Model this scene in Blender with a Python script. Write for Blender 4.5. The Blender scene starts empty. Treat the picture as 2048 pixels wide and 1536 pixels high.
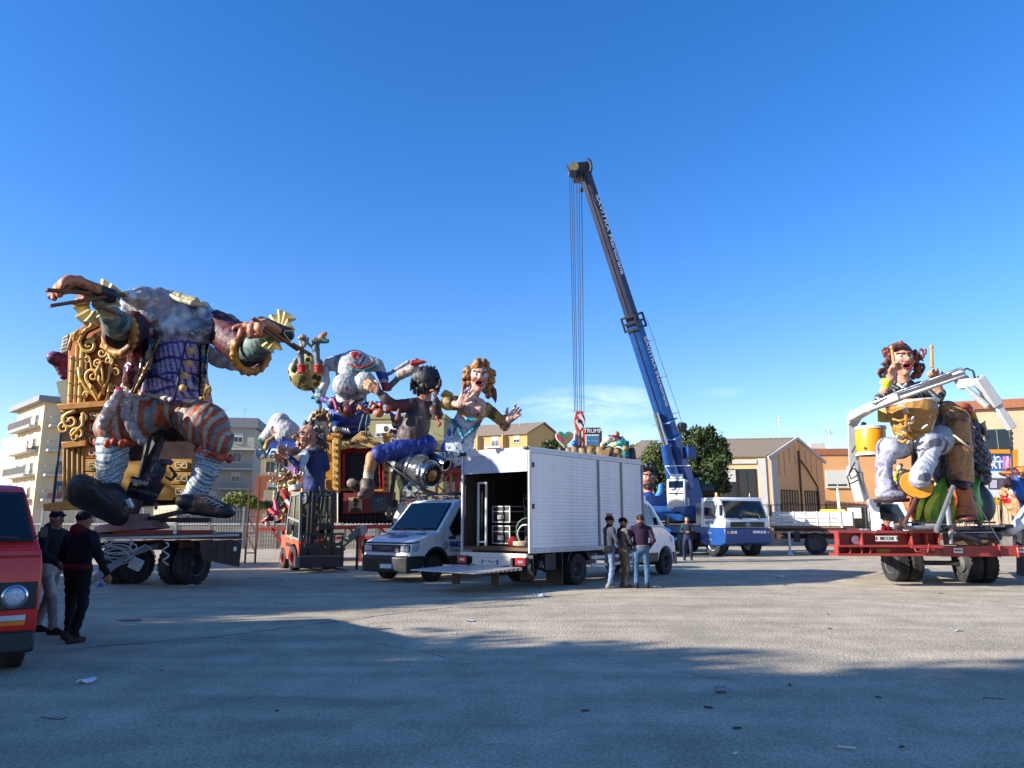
import bpy,math,random
import numpy as np
from mathutils import Vector,Matrix,Euler
R=math.radians
random.seed(7);RNG=np.random.default_rng(7)
SC=bpy.context.scene
COL=SC.collection
# camera
F=1500.0;PITCH=math.atan(275.0/F);CAMZ=1.6
cam_d=bpy.data.cameras.new('camera');cam=bpy.data.objects.new('camera',cam_d);COL.objects.link(cam)
cam_d.sensor_width=36;cam_d.lens=36*F/2048;cam_d.clip_start=.1;cam_d.clip_end=3000
cam.location=(0,0,CAMZ);cam.rotation_euler=(R(90)+PITCH,0,0)
SC.camera=cam
SC.render.resolution_x=1024;SC.render.resolution_y=768
# sky, sun, exposure
SUN_EL=R(22);SUN_DIR=Vector((-.955,-.295,0)).normalized()
world=bpy.data.worlds.new('World');SC.world=world;world.use_nodes=True
wn=world.node_tree;wn.nodes.clear()
out=wn.nodes.new('ShaderNodeOutputWorld');bg=wn.nodes.new('ShaderNodeBackground')
sky=wn.nodes.new('ShaderNodeTexSky');sky.sky_type='NISHITA';sky.sun_disc=False
sky.sun_elevation=SUN_EL;sky.sun_rotation=math.atan2(SUN_DIR.x,SUN_DIR.y)
sky.altitude=0;sky.air_density=1.0;sky.dust_density=.25;sky.ozone_density=2.6
bg.inputs[1].default_value=.095
tc=wn.nodes.new('ShaderNodeTexCoord');sep=wn.nodes.new('ShaderNodeSeparateXYZ')
wn.links.new(tc.outputs['Generated'],sep.inputs[0])
mp=wn.nodes.new('ShaderNodeMapping');mp.inputs['Scale'].default_value=(3.2,3.2,13)
wn.links.new(tc.outputs['Generated'],mp.inputs[0])
nz=wn.nodes.new('ShaderNodeTexNoise');nz.inputs['Scale'].default_value=2.3;nz.inputs['Detail'].default_value=10;nz.inputs['Roughness'].default_value=.68;nz.inputs['Distortion'].default_value=.4
wn.links.new(mp.outputs[0],nz.inputs['Vector'])
def wmath(op,a,b=None,c=None):
 n=wn.nodes.new('ShaderNodeMath');n.operation=op;n.use_clamp=False
 for i,v in enumerate((a,b,c)):
  if v is None:continue
  if isinstance(v,(int,float)):n.inputs[i].default_value=v
  else:wn.links.new(v,n.inputs[i])
 return n.outputs[0]
def cloud(x,z,sx,sz,amp):
 u=wmath('DIVIDE',wmath('SUBTRACT',sep.outputs[0],x),sx);v=wmath('DIVIDE',wmath('SUBTRACT',sep.outputs[2],z),sz)
 d=wmath('ADD',wmath('MULTIPLY',u,u),wmath('MULTIPLY',v,v))
 return wmath('MULTIPLY',wmath('MAXIMUM',wmath('SUBTRACT',1,d),0),amp)
cl=wmath('ADD',wmath('ADD',cloud(.105,.152,.11,.028,1),cloud(.27,.163,.035,.008,.25)),cloud(.12,.112,.09,.02,.6))
cl=wmath('MULTIPLY',cl,wmath('GREATER_THAN',sep.outputs[1],0))
cr=wn.nodes.new('ShaderNodeMapRange');cr.inputs[1].default_value=.36;cr.inputs[2].default_value=.68
wn.links.new(nz.outputs[0],cr.inputs[0])
cl=wmath('MULTIPLY',wmath('MULTIPLY',cl,cr.outputs[0]),.55)
mx=wn.nodes.new('ShaderNodeMix');mx.data_type='RGBA';mx.clamp_factor=True
hs=wn.nodes.new('ShaderNodeHueSaturation');hs.inputs['Saturation'].default_value=1.34;hs.inputs['Value'].default_value=1.0
wn.links.new(sky.outputs[0],hs.inputs['Color'])
tn=wn.nodes.new('ShaderNodeMix');tn.data_type='RGBA';tn.blend_type='MULTIPLY';tn.inputs[0].default_value=1;tn.inputs[7].default_value=(1.12,.99,1.22,1)
wn.links.new(hs.outputs[0],tn.inputs[6]);wn.links.new(cl,mx.inputs[0]);wn.links.new(tn.outputs[2],mx.inputs[6]);mx.inputs[7].default_value=(7.5,8.0,8.8,1)
wn.links.new(mx.outputs[2],bg.inputs[0]);wn.links.new(bg.outputs[0],out.inputs[0])
sun_d=bpy.data.lights.new('sun','SUN');sun_d.energy=4.8;sun_d.angle=R(.5);sun_d.color=(1,.945,.88)
sun=bpy.data.objects.new('sun',sun_d);COL.objects.link(sun);sun.location=(-60,-30,40)
tosun=Vector((SUN_DIR.x*math.cos(SUN_EL),SUN_DIR.y*math.cos(SUN_EL),math.sin(SUN_EL)))
sun.rotation_euler=tosun.to_track_quat('Z','Y').to_euler()
vs=SC.view_settings;vs.view_transform='Standard';vs.look='None';vs.gamma=1;vs.use_curve_mapping=False;vs.exposure=1.2
SC.cycles.max_bounces=8
# pixel (2048 wide photo) -> world
CP,SP=math.cos(PITCH),math.sin(PITCH)
def P(px,py,Y):
 dx,u=px-1024.0,768.0-py
 y=CP*F-SP*u;z=SP*F+CP*u
 t=Y/y
 return Vector((dx*t,Y,CAMZ+z*t))
def G(px,Y):
 dx=px-1024.0
 py=1043+CAMZ*F/Y
 p=P(px,py,Y);return Vector((p.x,Y,0))
def ZY(py,Y):return P(1024,py,Y).z
# tags
def tag(o,label=None,cat=None,group=None,kind=None):
 if label:o['label']=label
 if cat:o['category']=cat
 if group:o['group']=group
 if kind:o['kind']=kind
 return o
def thing(name,label,cat,loc=(0,0,0),rz=0.0,group=None):
 o=bpy.data.objects.new(name,None);COL.objects.link(o);o.empty_display_size=.3
 o.location=loc;o.rotation_euler=(0,0,rz)
 return tag(o,label,cat,group)
def copy_tree(o,parent=None):
 c=o.copy();COL.objects.link(c)
 if parent is not None:c.parent=parent
 for ch in list(o.children):copy_tree(ch,c)
 return c
def rootof(o):
 while o.parent:o=o.parent
 return o
# materials
def lin(c):
 r=[]
 for x in c:
  x=x/255.0
  r.append(x/12.92 if x<=.04045 else((x+.055)/1.055)**2.4)
 return tuple(r)
MATS={}
def mat(name,rgb,rough=.6,metal=0.0,var=.12,scale=6.0,bump=0.0,bscale=40.0,dirt=0.0,dirtcol=(70,60,48),coat=0.0,spec=.5,attr=False,alpha=1.0,trans=0.0,emit=0):
 if name in MATS:return MATS[name]
 m=bpy.data.materials.new(name);m.use_nodes=True;nt=m.node_tree;n=nt.nodes;l=nt.links
 b=n['Principled BSDF'];col=lin(rgb)+(1,)
 tcn=n.new('ShaderNodeTexCoord');no=n.new('ShaderNodeTexNoise');no.inputs['Scale'].default_value=scale
 no.inputs['Detail'].default_value=5;no.inputs['Roughness'].default_value=.62
 l.new(tcn.outputs['Object'],no.inputs['Vector'])
 if attr:
  a=n.new('ShaderNodeAttribute');a.attribute_name='Col';src=a.outputs['Color']
 else:
  rg=n.new('ShaderNodeRGB');rg.outputs[0].default_value=col;src=rg.outputs[0]
 mr=n.new('ShaderNodeMapRange');mr.inputs[1].default_value=.3;mr.inputs[2].default_value=.7
 mr.inputs[3].default_value=1-var;mr.inputs[4].default_value=1+var*.6
 l.new(no.outputs[0],mr.inputs[0])
 vm=n.new('ShaderNodeVectorMath');vm.operation='SCALE'
 l.new(src,vm.inputs[0]);l.new(mr.outputs[0],vm.inputs['Scale']);cur=vm.outputs[0]
 if dirt>0:
  n2=n.new('ShaderNodeTexNoise');n2.inputs['Scale'].default_value=scale*.45;n2.inputs['Detail'].default_value=8;n2.inputs['Roughness'].default_value=.7
  mpp=n.new('ShaderNodeMapping');mpp.inputs['Scale'].default_value=(1.6,1.6,.5);mpp.inputs['Location'].default_value=(3,1,7)
  l.new(tcn.outputs['Object'],mpp.inputs[0]);l.new(mpp.outputs[0],n2.inputs['Vector'])
  m2=n.new('ShaderNodeMapRange');m2.inputs[1].default_value=.45;m2.inputs[2].default_value=.75;m2.inputs[4].default_value=dirt
  l.new(n2.outputs[0],m2.inputs[0])
  mi=n.new('ShaderNodeMix');mi.data_type='RGBA';l.new(m2.outputs[0],mi.inputs[0]);l.new(cur,mi.inputs[6])
  mi.inputs[7].default_value=lin(dirtcol)+(1,);cur=mi.outputs[2]
 l.new(cur,b.inputs['Base Color'])
 r2=n.new('ShaderNodeMapRange');r2.inputs[1].default_value=.3;r2.inputs[2].default_value=.7
 r2.inputs[3].default_value=max(.03,rough-.1);r2.inputs[4].default_value=min(1,rough+.1)
 l.new(no.outputs[0],r2.inputs[0]);l.new(r2.outputs[0],b.inputs['Roughness'])
 b.inputs['Metallic'].default_value=metal;b.inputs['Coat Weight'].default_value=coat;b.inputs['Coat Roughness'].default_value=.08
 b.inputs['Specular IOR Level'].default_value=spec
 if trans:b.inputs['Transmission Weight'].default_value=trans;b.inputs['IOR'].default_value=1.25
 if alpha<1:b.inputs['Alpha'].default_value=alpha
 if bump>0:
  n3=n.new('ShaderNodeTexNoise');n3.inputs['Scale'].default_value=bscale;n3.inputs['Detail'].default_value=4
  l.new(tcn.outputs['Object'],n3.inputs['Vector'])
  bp=n.new('ShaderNodeBump');bp.inputs['Strength'].default_value=bump;bp.inputs['Distance'].default_value=.02
  l.new(n3.outputs[0],bp.inputs['Height']);l.new(bp.outputs[0],b.inputs['Normal'])
 MATS[name]=m;return m
PAINT=mat('papier_mache_paint',(255,255,255),.56,var=.10,scale=5,bump=.35,bscale=9,attr=True)
def brushed(m,amt=.42):
 nt=m.node_tree;n=nt.nodes;l=nt.links;b=n['Principled BSDF'];src=b.inputs['Base Color'].links[0].from_socket;tcn=n.new('ShaderNodeTexCoord')
 for sc,wd,a in((1.7,.022,amt),(4.2,.03,amt*.8),(9,.04,amt*.5)):
  no=n.new('ShaderNodeTexNoise');no.inputs['Scale'].default_value=sc;no.inputs['Detail'].default_value=2;no.inputs['Distortion'].default_value=1.6;l.new(tcn.outputs['Object'],no.inputs['Vector'])
  s1=n.new('ShaderNodeMath');s1.operation='SUBTRACT';s1.inputs[1].default_value=.5;l.new(no.outputs[0],s1.inputs[0]);s2=n.new('ShaderNodeMath');s2.operation='ABSOLUTE';l.new(s1.outputs[0],s2.inputs[0])
  mr=n.new('ShaderNodeMapRange');mr.inputs[1].default_value=wd*.25;mr.inputs[2].default_value=wd;mr.inputs[3].default_value=1-a;mr.inputs[4].default_value=1;l.new(s2.outputs[0],mr.inputs[0])
  vm=n.new('ShaderNodeVectorMath');vm.operation='SCALE';l.new(src,vm.inputs[0]);l.new(mr.outputs[0],vm.inputs['Scale']);src=vm.outputs[0]
 l.new(src,b.inputs['Base Color'])
brushed(PAINT)
CLOTH=mat('clothing_fabric',(255,255,255),.9,var=.14,scale=14,bump=.3,bscale=60,attr=True,spec=.2)
def glass_mat():
 m=bpy.data.materials.new('window_glass');m.use_nodes=True;n=m.node_tree.nodes;l=m.node_tree.links;n.clear()
 o=n.new('ShaderNodeOutputMaterial');g=n.new('ShaderNodeBsdfGlossy');g.inputs['Roughness'].default_value=.03
 t=n.new('ShaderNodeBsdfTransparent');t.inputs[0].default_value=(.55,.62,.6,1);fr=n.new('ShaderNodeFresnel');fr.inputs[0].default_value=1.55
 ad=n.new('ShaderNodeMath');ad.operation='ADD';ad.inputs[1].default_value=.1;l.new(fr.outputs[0],ad.inputs[0])
 mxs=n.new('ShaderNodeMixShader');l.new(ad.outputs[0],mxs.inputs[0]);l.new(t.outputs[0],mxs.inputs[1]);l.new(g.outputs[0],mxs.inputs[2]);l.new(mxs.outputs[0],o.inputs[0])
 return m
GLASS=glass_mat()
DGLASS=mat('dark_window_pane',(20,25,30),.05,var=.4,scale=1.2,spec=.7)
TYRE=mat('tyre_rubber',(30,30,32),.85,var=.25,scale=9,dirt=.5,dirtcol=(92,86,76))
BLACKP=mat('black_plastic',(26,27,30),.5,var=.2,scale=5,dirt=.25,dirtcol=(80,76,68))
RUST=mat('rusty_steel',(104,62,44),.8,var=.35,scale=12,dirt=.6,dirtcol=(60,40,32))
STEEL=mat('galvanised_steel',(150,152,150),.42,.7,var=.2,scale=9)
CHROME=mat('polished_metal',(190,192,195),.15,1.0,var=.1)
WHITEP=mat('white_vehicle_paint',(232,232,228),.28,var=.05,scale=3,coat=.6,dirt=.10,dirtcol=(150,140,120))
REDL=mat('red_lens',(190,20,24),.2,var=.1)
AMBER=mat('amber_lens',(225,120,20),.2,var=.1)
REDL2=None
CLEARL=mat('clear_lens',(215,218,222),.08,.4,var=.1)
# mesh builder
def xf(M4,v):return M4@Vector(v)if M4 is not None else Vector(v)
class MB:
 def __init__(s):s.v=[];s.f=[];s.m=[];s.mats=[];s.mi=0
 def use(s,m):
  if m not in s.mats:s.mats.append(m)
  s.mi=s.mats.index(m);return s
 def add(s,vs,fs):
  k=len(s.v);s.v+=[tuple(v)for v in vs];s.f+=[tuple(i+k for i in f)for f in fs];s.m+=[s.mi]*len(fs);return s
 def box(s,x0,x1,y0,y1,z0,z1,T=None):
  vs=[xf(T,(x,y,z))for x in(x0,x1)for y in(y0,y1)for z in(z0,z1)]
  return s.add(vs,[(0,1,3,2),(4,6,7,5),(0,4,5,1),(2,3,7,6),(0,2,6,4),(1,5,7,3)])
 def cbox(s,c,sz,rot=None):
  T=Matrix.Translation(c)@(rot.to_matrix().to_4x4()if rot else Matrix.Identity(4))
  a,b,d=sz[0]/2,sz[1]/2,sz[2]/2
  return s.box(-a,a,-b,b,-d,d,T)
 def beam(s,p0,p1,w,h=None,up=(0,0,1),w1=None,h1=None):
  p0,p1=Vector(p0),Vector(p1);h=h or w;w1=w1 or w;h1=h1 or h
  d=(p1-p0).normalized();up=Vector(up)
  if abs(d.dot(up))>.99:up=Vector((0,1,0))
  a=d.cross(up).normalized();b=a.cross(d).normalized()
  vs=[]
  for p,ww,hh in((p0,w,h),(p1,w1,h1)):
   for i,j in((-1,-1),(1,-1),(1,1),(-1,1)):vs.append(p+a*i*ww/2+b*j*hh/2)
  return s.add(vs,[(3,2,1,0),(4,5,6,7),(0,1,5,4),(1,2,6,5),(2,3,7,6),(3,0,4,7)])
 def cyl(s,p0,p1,r0,r1=None,n=12):
  p0,p1=Vector(p0),Vector(p1);r1=r0 if r1 is None else r1
  return s.lathe(p0,p1-p0,[(0,0),(r0,0),(r1,1),(0,1)],n,rel=True)
 def lathe(s,o,ax,prof,n=16,rel=False):
  o=Vector(o);ax=Vector(ax);L=ax.length if rel else 1.0;d=ax.normalized()
  a=d.orthogonal().normalized();b=d.cross(a)
  vs=[];idx=[]
  for r,h in prof:
   if r<1e-6:idx.append([len(vs)]*n);vs.append(o+d*h*L)
   else:
    idx.append(list(range(len(vs),len(vs)+n)))
    for i in range(n):
     t=2*math.pi*i/n;vs.append(o+d*h*L+(a*math.cos(t)+b*math.sin(t))*r)
  fs=[]
  for A,B in zip(idx[:-1],idx[1:]):
   for i in range(n):
    q=[A[i],A[(i+1)%n],B[(i+1)%n],B[i]]
    q2=[]
    for x in q:
     if x not in q2:q2.append(x)
    if len(q2)>2:fs.append(tuple(q2))
  return s.add(vs,fs)
 def tube(s,pts,r,n=6):
  pts=[Vector(p)for p in pts];rs=r if isinstance(r,(list,tuple))else[r]*len(pts)
  vs=[];fs=[];a=None
  for i,p in enumerate(pts):
   d=(pts[min(i+1,len(pts)-1)]-pts[max(i-1,0)])
   d=d.normalized()if d.length>1e-9 else Vector((0,0,1))
   if a is None:a=d.orthogonal().normalized()
   a=(a-d*a.dot(d));a=a.normalized()if a.length>1e-6 else d.orthogonal().normalized()
   b=d.cross(a)
   for k in range(n):
    t=2*math.pi*k/n;vs.append(p+(a*math.cos(t)+b*math.sin(t))*rs[i])
  for i in range(len(pts)-1):
   for k in range(n):fs.append((i*n+k,i*n+(k+1)%n,(i+1)*n+(k+1)%n,(i+1)*n+k))
  fs.append(tuple(range(n))[::-1]);fs.append(tuple((len(pts)-1)*n+k for k in range(n)))
  return s.add(vs,fs)
 def ball(s,c,r,n=14,m=8):
  c=Vector(c);r=(r,r,r)if isinstance(r,(int,float))else r
  vs=[c+Vector((0,0,r[2]))];fs=[]
  for j in range(1,m):
   t=math.pi*j/m
   for i in range(n):
    p=2*math.pi*i/n;vs.append(c+Vector((r[0]*math.sin(t)*math.cos(p),r[1]*math.sin(t)*math.sin(p),r[2]*math.cos(t))))
  vs.append(c-Vector((0,0,r[2])))
  for i in range(n):fs.append((0,1+i,1+(i+1)%n))
  for j in range(m-2):
   for i in range(n):a=1+j*n+i;b=1+j*n+(i+1)%n;fs.append((a,a+n,b+n,b))
  k=1+(m-2)*n
  for i in range(n):fs.append((k+i,len(vs)-1,k+(i+1)%n))
  return s.add(vs,fs)
 def prism(s,pts,vec):
  pts=[Vector(p)for p in pts];vec=Vector(vec);n=len(pts)
  nrm=Vector((0,0,0))
  for i in range(n):nrm+=(pts[i]-pts[0]).cross(pts[(i+1)%n]-pts[0])
  if nrm.dot(vec)>0:pts=pts[::-1]
  vs=pts+[p+vec for p in pts]
  fs=[tuple(range(n)),tuple(range(2*n-1,n-1,-1))]
  fs+=[(i,i+n,(i+1)%n+n,(i+1)%n)[::1]for i in range(n)]
  return s.add(vs,fs)
 def sheet(s,grid,thick=.02):
  """grid[i][j] of points -> two-sided sheet with thickness"""
  a,b=len(grid),len(grid[0]);g=[[Vector(p)for p in r]for r in grid]
  up=[]
  for i in range(a):
   for j in range(b):
    d1=g[min(i+1,a-1)][j]-g[max(i-1,0)][j];d2=g[i][min(j+1,b-1)]-g[i][max(j-1,0)]
    n_=d1.cross(d2);n_=n_.normalized()if n_.length>1e-9 else Vector((0,0,1));up.append(g[i][j]+n_*thick)
  vs=[p for r in g for p in r]+up;N=a*b;fs=[]
  I=lambda i,j:i*b+j
  for i in range(a-1):
   for j in range(b-1):
    fs.append((I(i,j),I(i,j+1),I(i+1,j+1),I(i+1,j)))
    fs.append((N+I(i,j),N+I(i+1,j),N+I(i+1,j+1),N+I(i,j+1)))
  for i in range(a-1):
   for j in(0,b-1):fs.append((I(i,j),I(i+1,j),N+I(i+1,j),N+I(i,j)))
  for j in range(b-1):
   for i in(0,a-1):fs.append((I(i,j),I(i,j+1),N+I(i,j+1),N+I(i,j)))
  return s.add(vs,fs)
 def build(s,name,m=None,parent=None,smooth=False,bevel=0,sub=0,world=False,angle=35):
  """world=True: vertices are in world space and the parent chain only translates"""
  me=bpy.data.meshes.new(name)
  off=Vector((0,0,0))
  if world and parent is not None:off=Vector(rootof(parent).location)
  me.from_pydata([tuple(Vector(v)-off)for v in s.v],[],s.f)
  ms=s.mats if s.mats else[m]
  for q in ms:me.materials.append(q)
  if s.mats:me.polygons.foreach_set('material_index',s.m)
  o=bpy.data.objects.new(name,me);COL.objects.link(o)
  if parent is not None:o.parent=parent
  if smooth:me.shade_smooth()
  if smooth=='angle':
   me.shade_flat();me.shade_smooth();me.set_sharp_from_angle(angle=R(angle))
  if bevel:
   b=o.modifiers.new('bevel','BEVEL');b.width=bevel;b.segments=2;b.limit_method='ANGLE';b.angle_limit=R(30);b.harden_normals=False
   me.shade_smooth();me.set_sharp_from_angle(angle=R(40))
  if sub:
   q=o.modifiers.new('subd','SUBSURF');q.levels=q.render_levels=sub
  return o
def npmesh(name,V,Fq,m,parent=None,smooth=True,col=None,off=None):
 me=bpy.data.meshes.new(name);V=np.asarray(V,np.float32);Fq=np.asarray(Fq,np.int32)
 if off is not None:V=V-np.array(off,np.float32)
 k=Fq.shape[1]
 me.vertices.add(len(V));me.vertices.foreach_set('co',V.ravel())
 me.loops.add(Fq.size);me.loops.foreach_set('vertex_index',Fq.ravel())
 me.polygons.add(len(Fq));me.polygons.foreach_set('loop_start',np.arange(0,Fq.size,k,dtype=np.int32))
 try:me.polygons.foreach_set('loop_total',np.full(len(Fq),k,np.int32))
 except Exception:pass
 me.update(calc_edges=True)
 if col is not None:
  a=me.attributes.new('Col','FLOAT_COLOR','POINT');c4=np.ones((len(V),4),np.float32);c4[:,:3]=col;a.data.foreach_set('color',c4.ravel())
 if smooth:me.polygons.foreach_set('use_smooth',np.ones(len(Fq),bool))
 me.materials.append(m);me.validate()
 o=bpy.data.objects.new(name,me);COL.objects.link(o)
 if parent is not None:o.parent=parent
 return o
def text(s,size,m,parent,T,ext=.004,name='lettering',align='CENTER',bold=0.0,shear=0.0,scale_x=1.0,space=1.0):
 cu=bpy.data.curves.new('lettering','FONT');cu.body=s;cu.size=size;cu.extrude=ext;cu.align_x=align;cu.align_y='CENTER'
 cu.offset=bold;cu.shear=shear;cu.space_character=space
 to=bpy.data.objects.new('tmp',cu);COL.objects.link(to)
 dg=bpy.context.evaluated_depsgraph_get();me=bpy.data.meshes.new_from_object(to.evaluated_get(dg))
 bpy.data.objects.remove(to);bpy.data.curves.remove(cu)
 me.transform(T@Matrix.Diagonal((scale_x,1,1,1)));me.materials.clear();me.materials.append(m)
 o=bpy.data.objects.new(name,me);COL.objects.link(o);o.parent=parent;return o
def plane_T(o,ex,ey):
 ex=Vector(ex).normalized();ey=Vector(ey);ey=(ey-ex*ey.dot(ex)).normalized();ez=ex.cross(ey)
 M_=Matrix((ex,ey,ez)).transposed().to_4x4();M_.translation=Vector(o);return M_
# sculpting: blended distance fields + surface nets
def snoise(V,s,seed=0):
 """cheap smooth noise in -1..1 for an (N,3) array"""
 r=np.random.default_rng(seed);o=np.zeros(len(V))
 for i in range(6):
  k=r.normal(size=3);k/=np.linalg.norm(k);o+=np.sin(V@k*s*(1+.35*i)+r.uniform(0,6.28))
 return o/3.2
TONE=1.0
class Sculpt:
 def __init__(s,vox=.03,k=.04):s.vox=vox;s.k=k;s.p=[];s.paint=[]
 def _prim(s,kind,a,b,ra,rb,col,k=None,neg=False,wr=None,flat=None,Rm=None):
  s.p.append(dict(kind=kind,a=np.array(a,float),b=np.array(b,float),ra=ra,rb=rb,col=col,k=s.k if k is None else k,neg=neg,wr=wr,flat=flat,R=Rm))
 def cap(s,a,b,ra,rb,col,**kw):s._prim('cap',a,b,ra,rb,col,**kw)
 def chain(s,pts,rs,col,**kw):
  for i in range(len(pts)-1):s.cap(pts[i],pts[i+1],rs[i],rs[i+1],col,**kw)
 def ell(s,c,r,col,rot=None,**kw):
  s._prim('ell',c,np.array(r,float)if not isinstance(r,(int,float))else np.array([r,r,r],float),0,0,col,Rm=np.array(rot.to_matrix())if rot else None,**kw)
 def pell(s,c,r,col,rot=None,soft=.0):
  s.paint.append(dict(kind='ell',a=np.array(c,float),b=np.array(r,float)if not isinstance(r,(int,float))else np.array([r,r,r],float),ra=0,rb=0,col=col,wr=None,flat=None,R=np.array(rot.to_matrix())if rot else None,soft=soft))
 def pcap(s,a,b,ra,rb,col,soft=.0):
  s.paint.append(dict(kind='cap',a=np.array(a,float),b=np.array(b,float),ra=ra,rb=rb,col=col,wr=None,flat=None,R=None,soft=soft))
 @staticmethod
 def dist(p,X):
  if p['kind']=='ell':
   q=X-p['a']
   if p['R']is not None:q=q@p['R']
   r=p['b'];kk=np.linalg.norm(q/r,axis=-1);k2=np.linalg.norm(q/(r*r),axis=-1)+1e-9
   return kk*(kk-1)/k2,None
  a,b=p['a'],p['b'];Xc=X
  if p['flat']is not None:
   n_,fct=np.array(p['flat'][0],float),p['flat'][1];n_/=np.linalg.norm(n_)
   Xc=X+np.outer(((X-a)@n_)*(1/fct-1),n_)if X.ndim==2 else X
  ab=b-a;L2=ab@ab+1e-12
  h=np.clip(((Xc-a)@ab)/L2,0,1)
  q=Xc-a-h[...,None]*ab
  d=np.linalg.norm(q,axis=-1)-(p['ra']+(p['rb']-p['ra'])*h)
  if p['flat']is not None:d=d*min(1,p['flat'][1]*1.15)
  if p['wr']is not None:
   amp,wl=p['wr'][0],p['wr'][1];L=math.sqrt(L2)
   ax=ab/L;o1=np.cross(ax,[.3,.5,.81]);o1/=np.linalg.norm(o1);o2=np.cross(ax,o1)
   an=np.arctan2(q@o2,q@o1)
   ph=h*L/wl*6.283+1.6*np.sin(an+p['a'][0]*3)+1.1*np.sin(2*an+1+h*3+p['a'][2])
   d=d-amp*(np.abs(np.sin(ph*.5))*1.6-.9)*(.6+.4*np.sin(an*2+h*5))
  return d,h
 def build(s,name,m,parent,smooth=True,colfn=None,disp=None):
  vx=s.vox;lo=np.full(3,1e9);hi=-lo
  bbs=[]
  for p in s.p:
   if p['kind']=='ell':r=max(p['b']);l,h=p['a']-r,p['a']+r
   else:r=max(p['ra'],p['rb'])*1.05+(p['wr'][0]if p['wr']else 0);l,h=np.minimum(p['a'],p['b'])-r,np.maximum(p['a'],p['b'])+r
   e=p['k']+3*vx;bbs.append((l-e,h+e))
   if not p['neg']:lo=np.minimum(lo,l-4*vx);hi=np.maximum(hi,h+4*vx)
  n=np.ceil((hi-lo)/vx).astype(int)+1
  D=np.full(n,10.0,np.float32)
  for p,(l,h)in zip(s.p,bbs):
   i0=np.clip(np.floor((l-lo)/vx).astype(int),0,n);i1=np.clip(np.ceil((h-lo)/vx).astype(int)+1,0,n)
   if np.any(i1<=i0):continue
   g=np.stack(np.meshgrid(*[lo[a]+vx*np.arange(i0[a],i1[a])for a in range(3)],indexing='ij'),-1)
   sh=g.shape[:3];d=Sculpt.dist(p,g.reshape(-1,3))[0].reshape(sh)
   S=D[i0[0]:i1[0],i0[1]:i1[1],i0[2]:i1[2]];k=max(p['k'],1e-4)
   if p['neg']:
    d=-d;hh=np.clip(.5-.5*(S-d)/k,0,1);S[...]=S*(1-hh)+d*hh+k*hh*(1-hh)
   else:
    hh=np.clip(.5+.5*(S-d)/k,0,1);S[...]=S*(1-hh)+d*hh-k*hh*(1-hh)
  D[0]=D[-1]=9;D[:,0]=D[:,-1]=9;D[:,:,0]=D[:,:,-1]=9
  ins=D<0;cs=np.zeros(np.array(n)-1,np.int8)
  for i in(0,1):
   for j in(0,1):
    for k in(0,1):cs+=ins[i:n[0]-1+i,j:n[1]-1+j,k:n[2]-1+k]
  act=(cs>0)&(cs<8);ids=np.full(act.shape,-1,np.int64);A=np.argwhere(act);ids[act]=np.arange(len(A))
  acc=np.zeros((len(A),3));cnt=np.zeros(len(A))
  cor=[(i,j,k)for i in(0,1)for j in(0,1)for k in(0,1)]
  for ca in cor:
   for ax in range(3):
    if ca[ax]:continue
    cb=list(ca);cb[ax]=1
    da=D[tuple((A+ca).T)];db=D[tuple((A+cb).T)];mk=(da<0)!=(db<0)
    t=np.where(mk,da/np.where(mk,da-db,1),0);pt=A+np.array(ca,float);pt[:,ax]+=t
    acc[mk]+=pt[mk];cnt[mk]+=1
  V=lo+vx*acc/np.maximum(cnt,1)[:,None]
  quads=[]
  for ax in range(3):
   b_,c_=(ax+1)%3,(ax+2)%3
   sl=[slice(None)]*3;sl2=[slice(None)]*3;sl[ax]=slice(0,-1);sl2[ax]=slice(1,None)
   E=np.argwhere(ins[tuple(sl)]!=ins[tuple(sl2)])
   E=E[(E[:,b_]>0)&(E[:,c_]>0)]
   eb=np.zeros(3,int);eb[b_]=1;ec=np.zeros(3,int);ec[c_]=1
   q=np.stack([ids[tuple((E-eb-ec).T)],ids[tuple((E-ec).T)],ids[tuple(E.T)],ids[tuple((E-eb).T)]],1)
   fl=~ins[tuple(E.T)];q[fl]=q[fl][:,::-1];quads.append(q)
  Q=np.concatenate(quads);Q=Q[(Q>=0).all(1)]
  e1=V[Q[:,2]]-V[Q[:,0]];e2=V[Q[:,3]]-V[Q[:,1]];fn=np.cross(e1,e2)
  N=np.zeros_like(V)
  for c in range(4):np.add.at(N,Q[:,c],fn)
  N/=np.linalg.norm(N,axis=1)[:,None]+1e-12
  best=np.full(len(V),1e9);C=np.zeros((len(V),3))
  for p in s.p:
   if p['neg']and p['col']is None:continue
   d,h=Sculpt.dist(p,V)
   if p['neg']:mk=(np.abs(d)<vx*1.3)|(d<0)
   else:mk=d<best;best=np.where(mk,d,best)
   if mk.any():
    c=p['col']
    if callable(c):C[mk]=c(V[mk],(h[mk]if h is not None else None),N[mk])
    else:C[mk]=lin(c)
  for p in s.paint:
   d,h=Sculpt.dist(p,V);w=np.clip(-d/max(p['soft'],1e-3),0,1)[:,None]if p['soft']else(d<0)[:,None]*1.0
   c=p['col'];cc=c(V,h,N)if callable(c)else np.array(lin(c))[None]
   C=C*(1-w)+cc*w
  if disp is not None:V=V+N*disp(V,N)[:,None]
  elif m is not CLOTH:V=V+N*((.5-np.abs(snoise(V,7,31)))*vx*.55+snoise(V,19,32)*vx*.16)[:,None]
  if colfn is not None:C=colfn(V,N,C)
  C=C*TONE
  off=rootof(parent).location if parent is not None else None
  return npmesh(name,V,Q,m,parent,smooth,np.clip(C,0,1),off)
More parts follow.
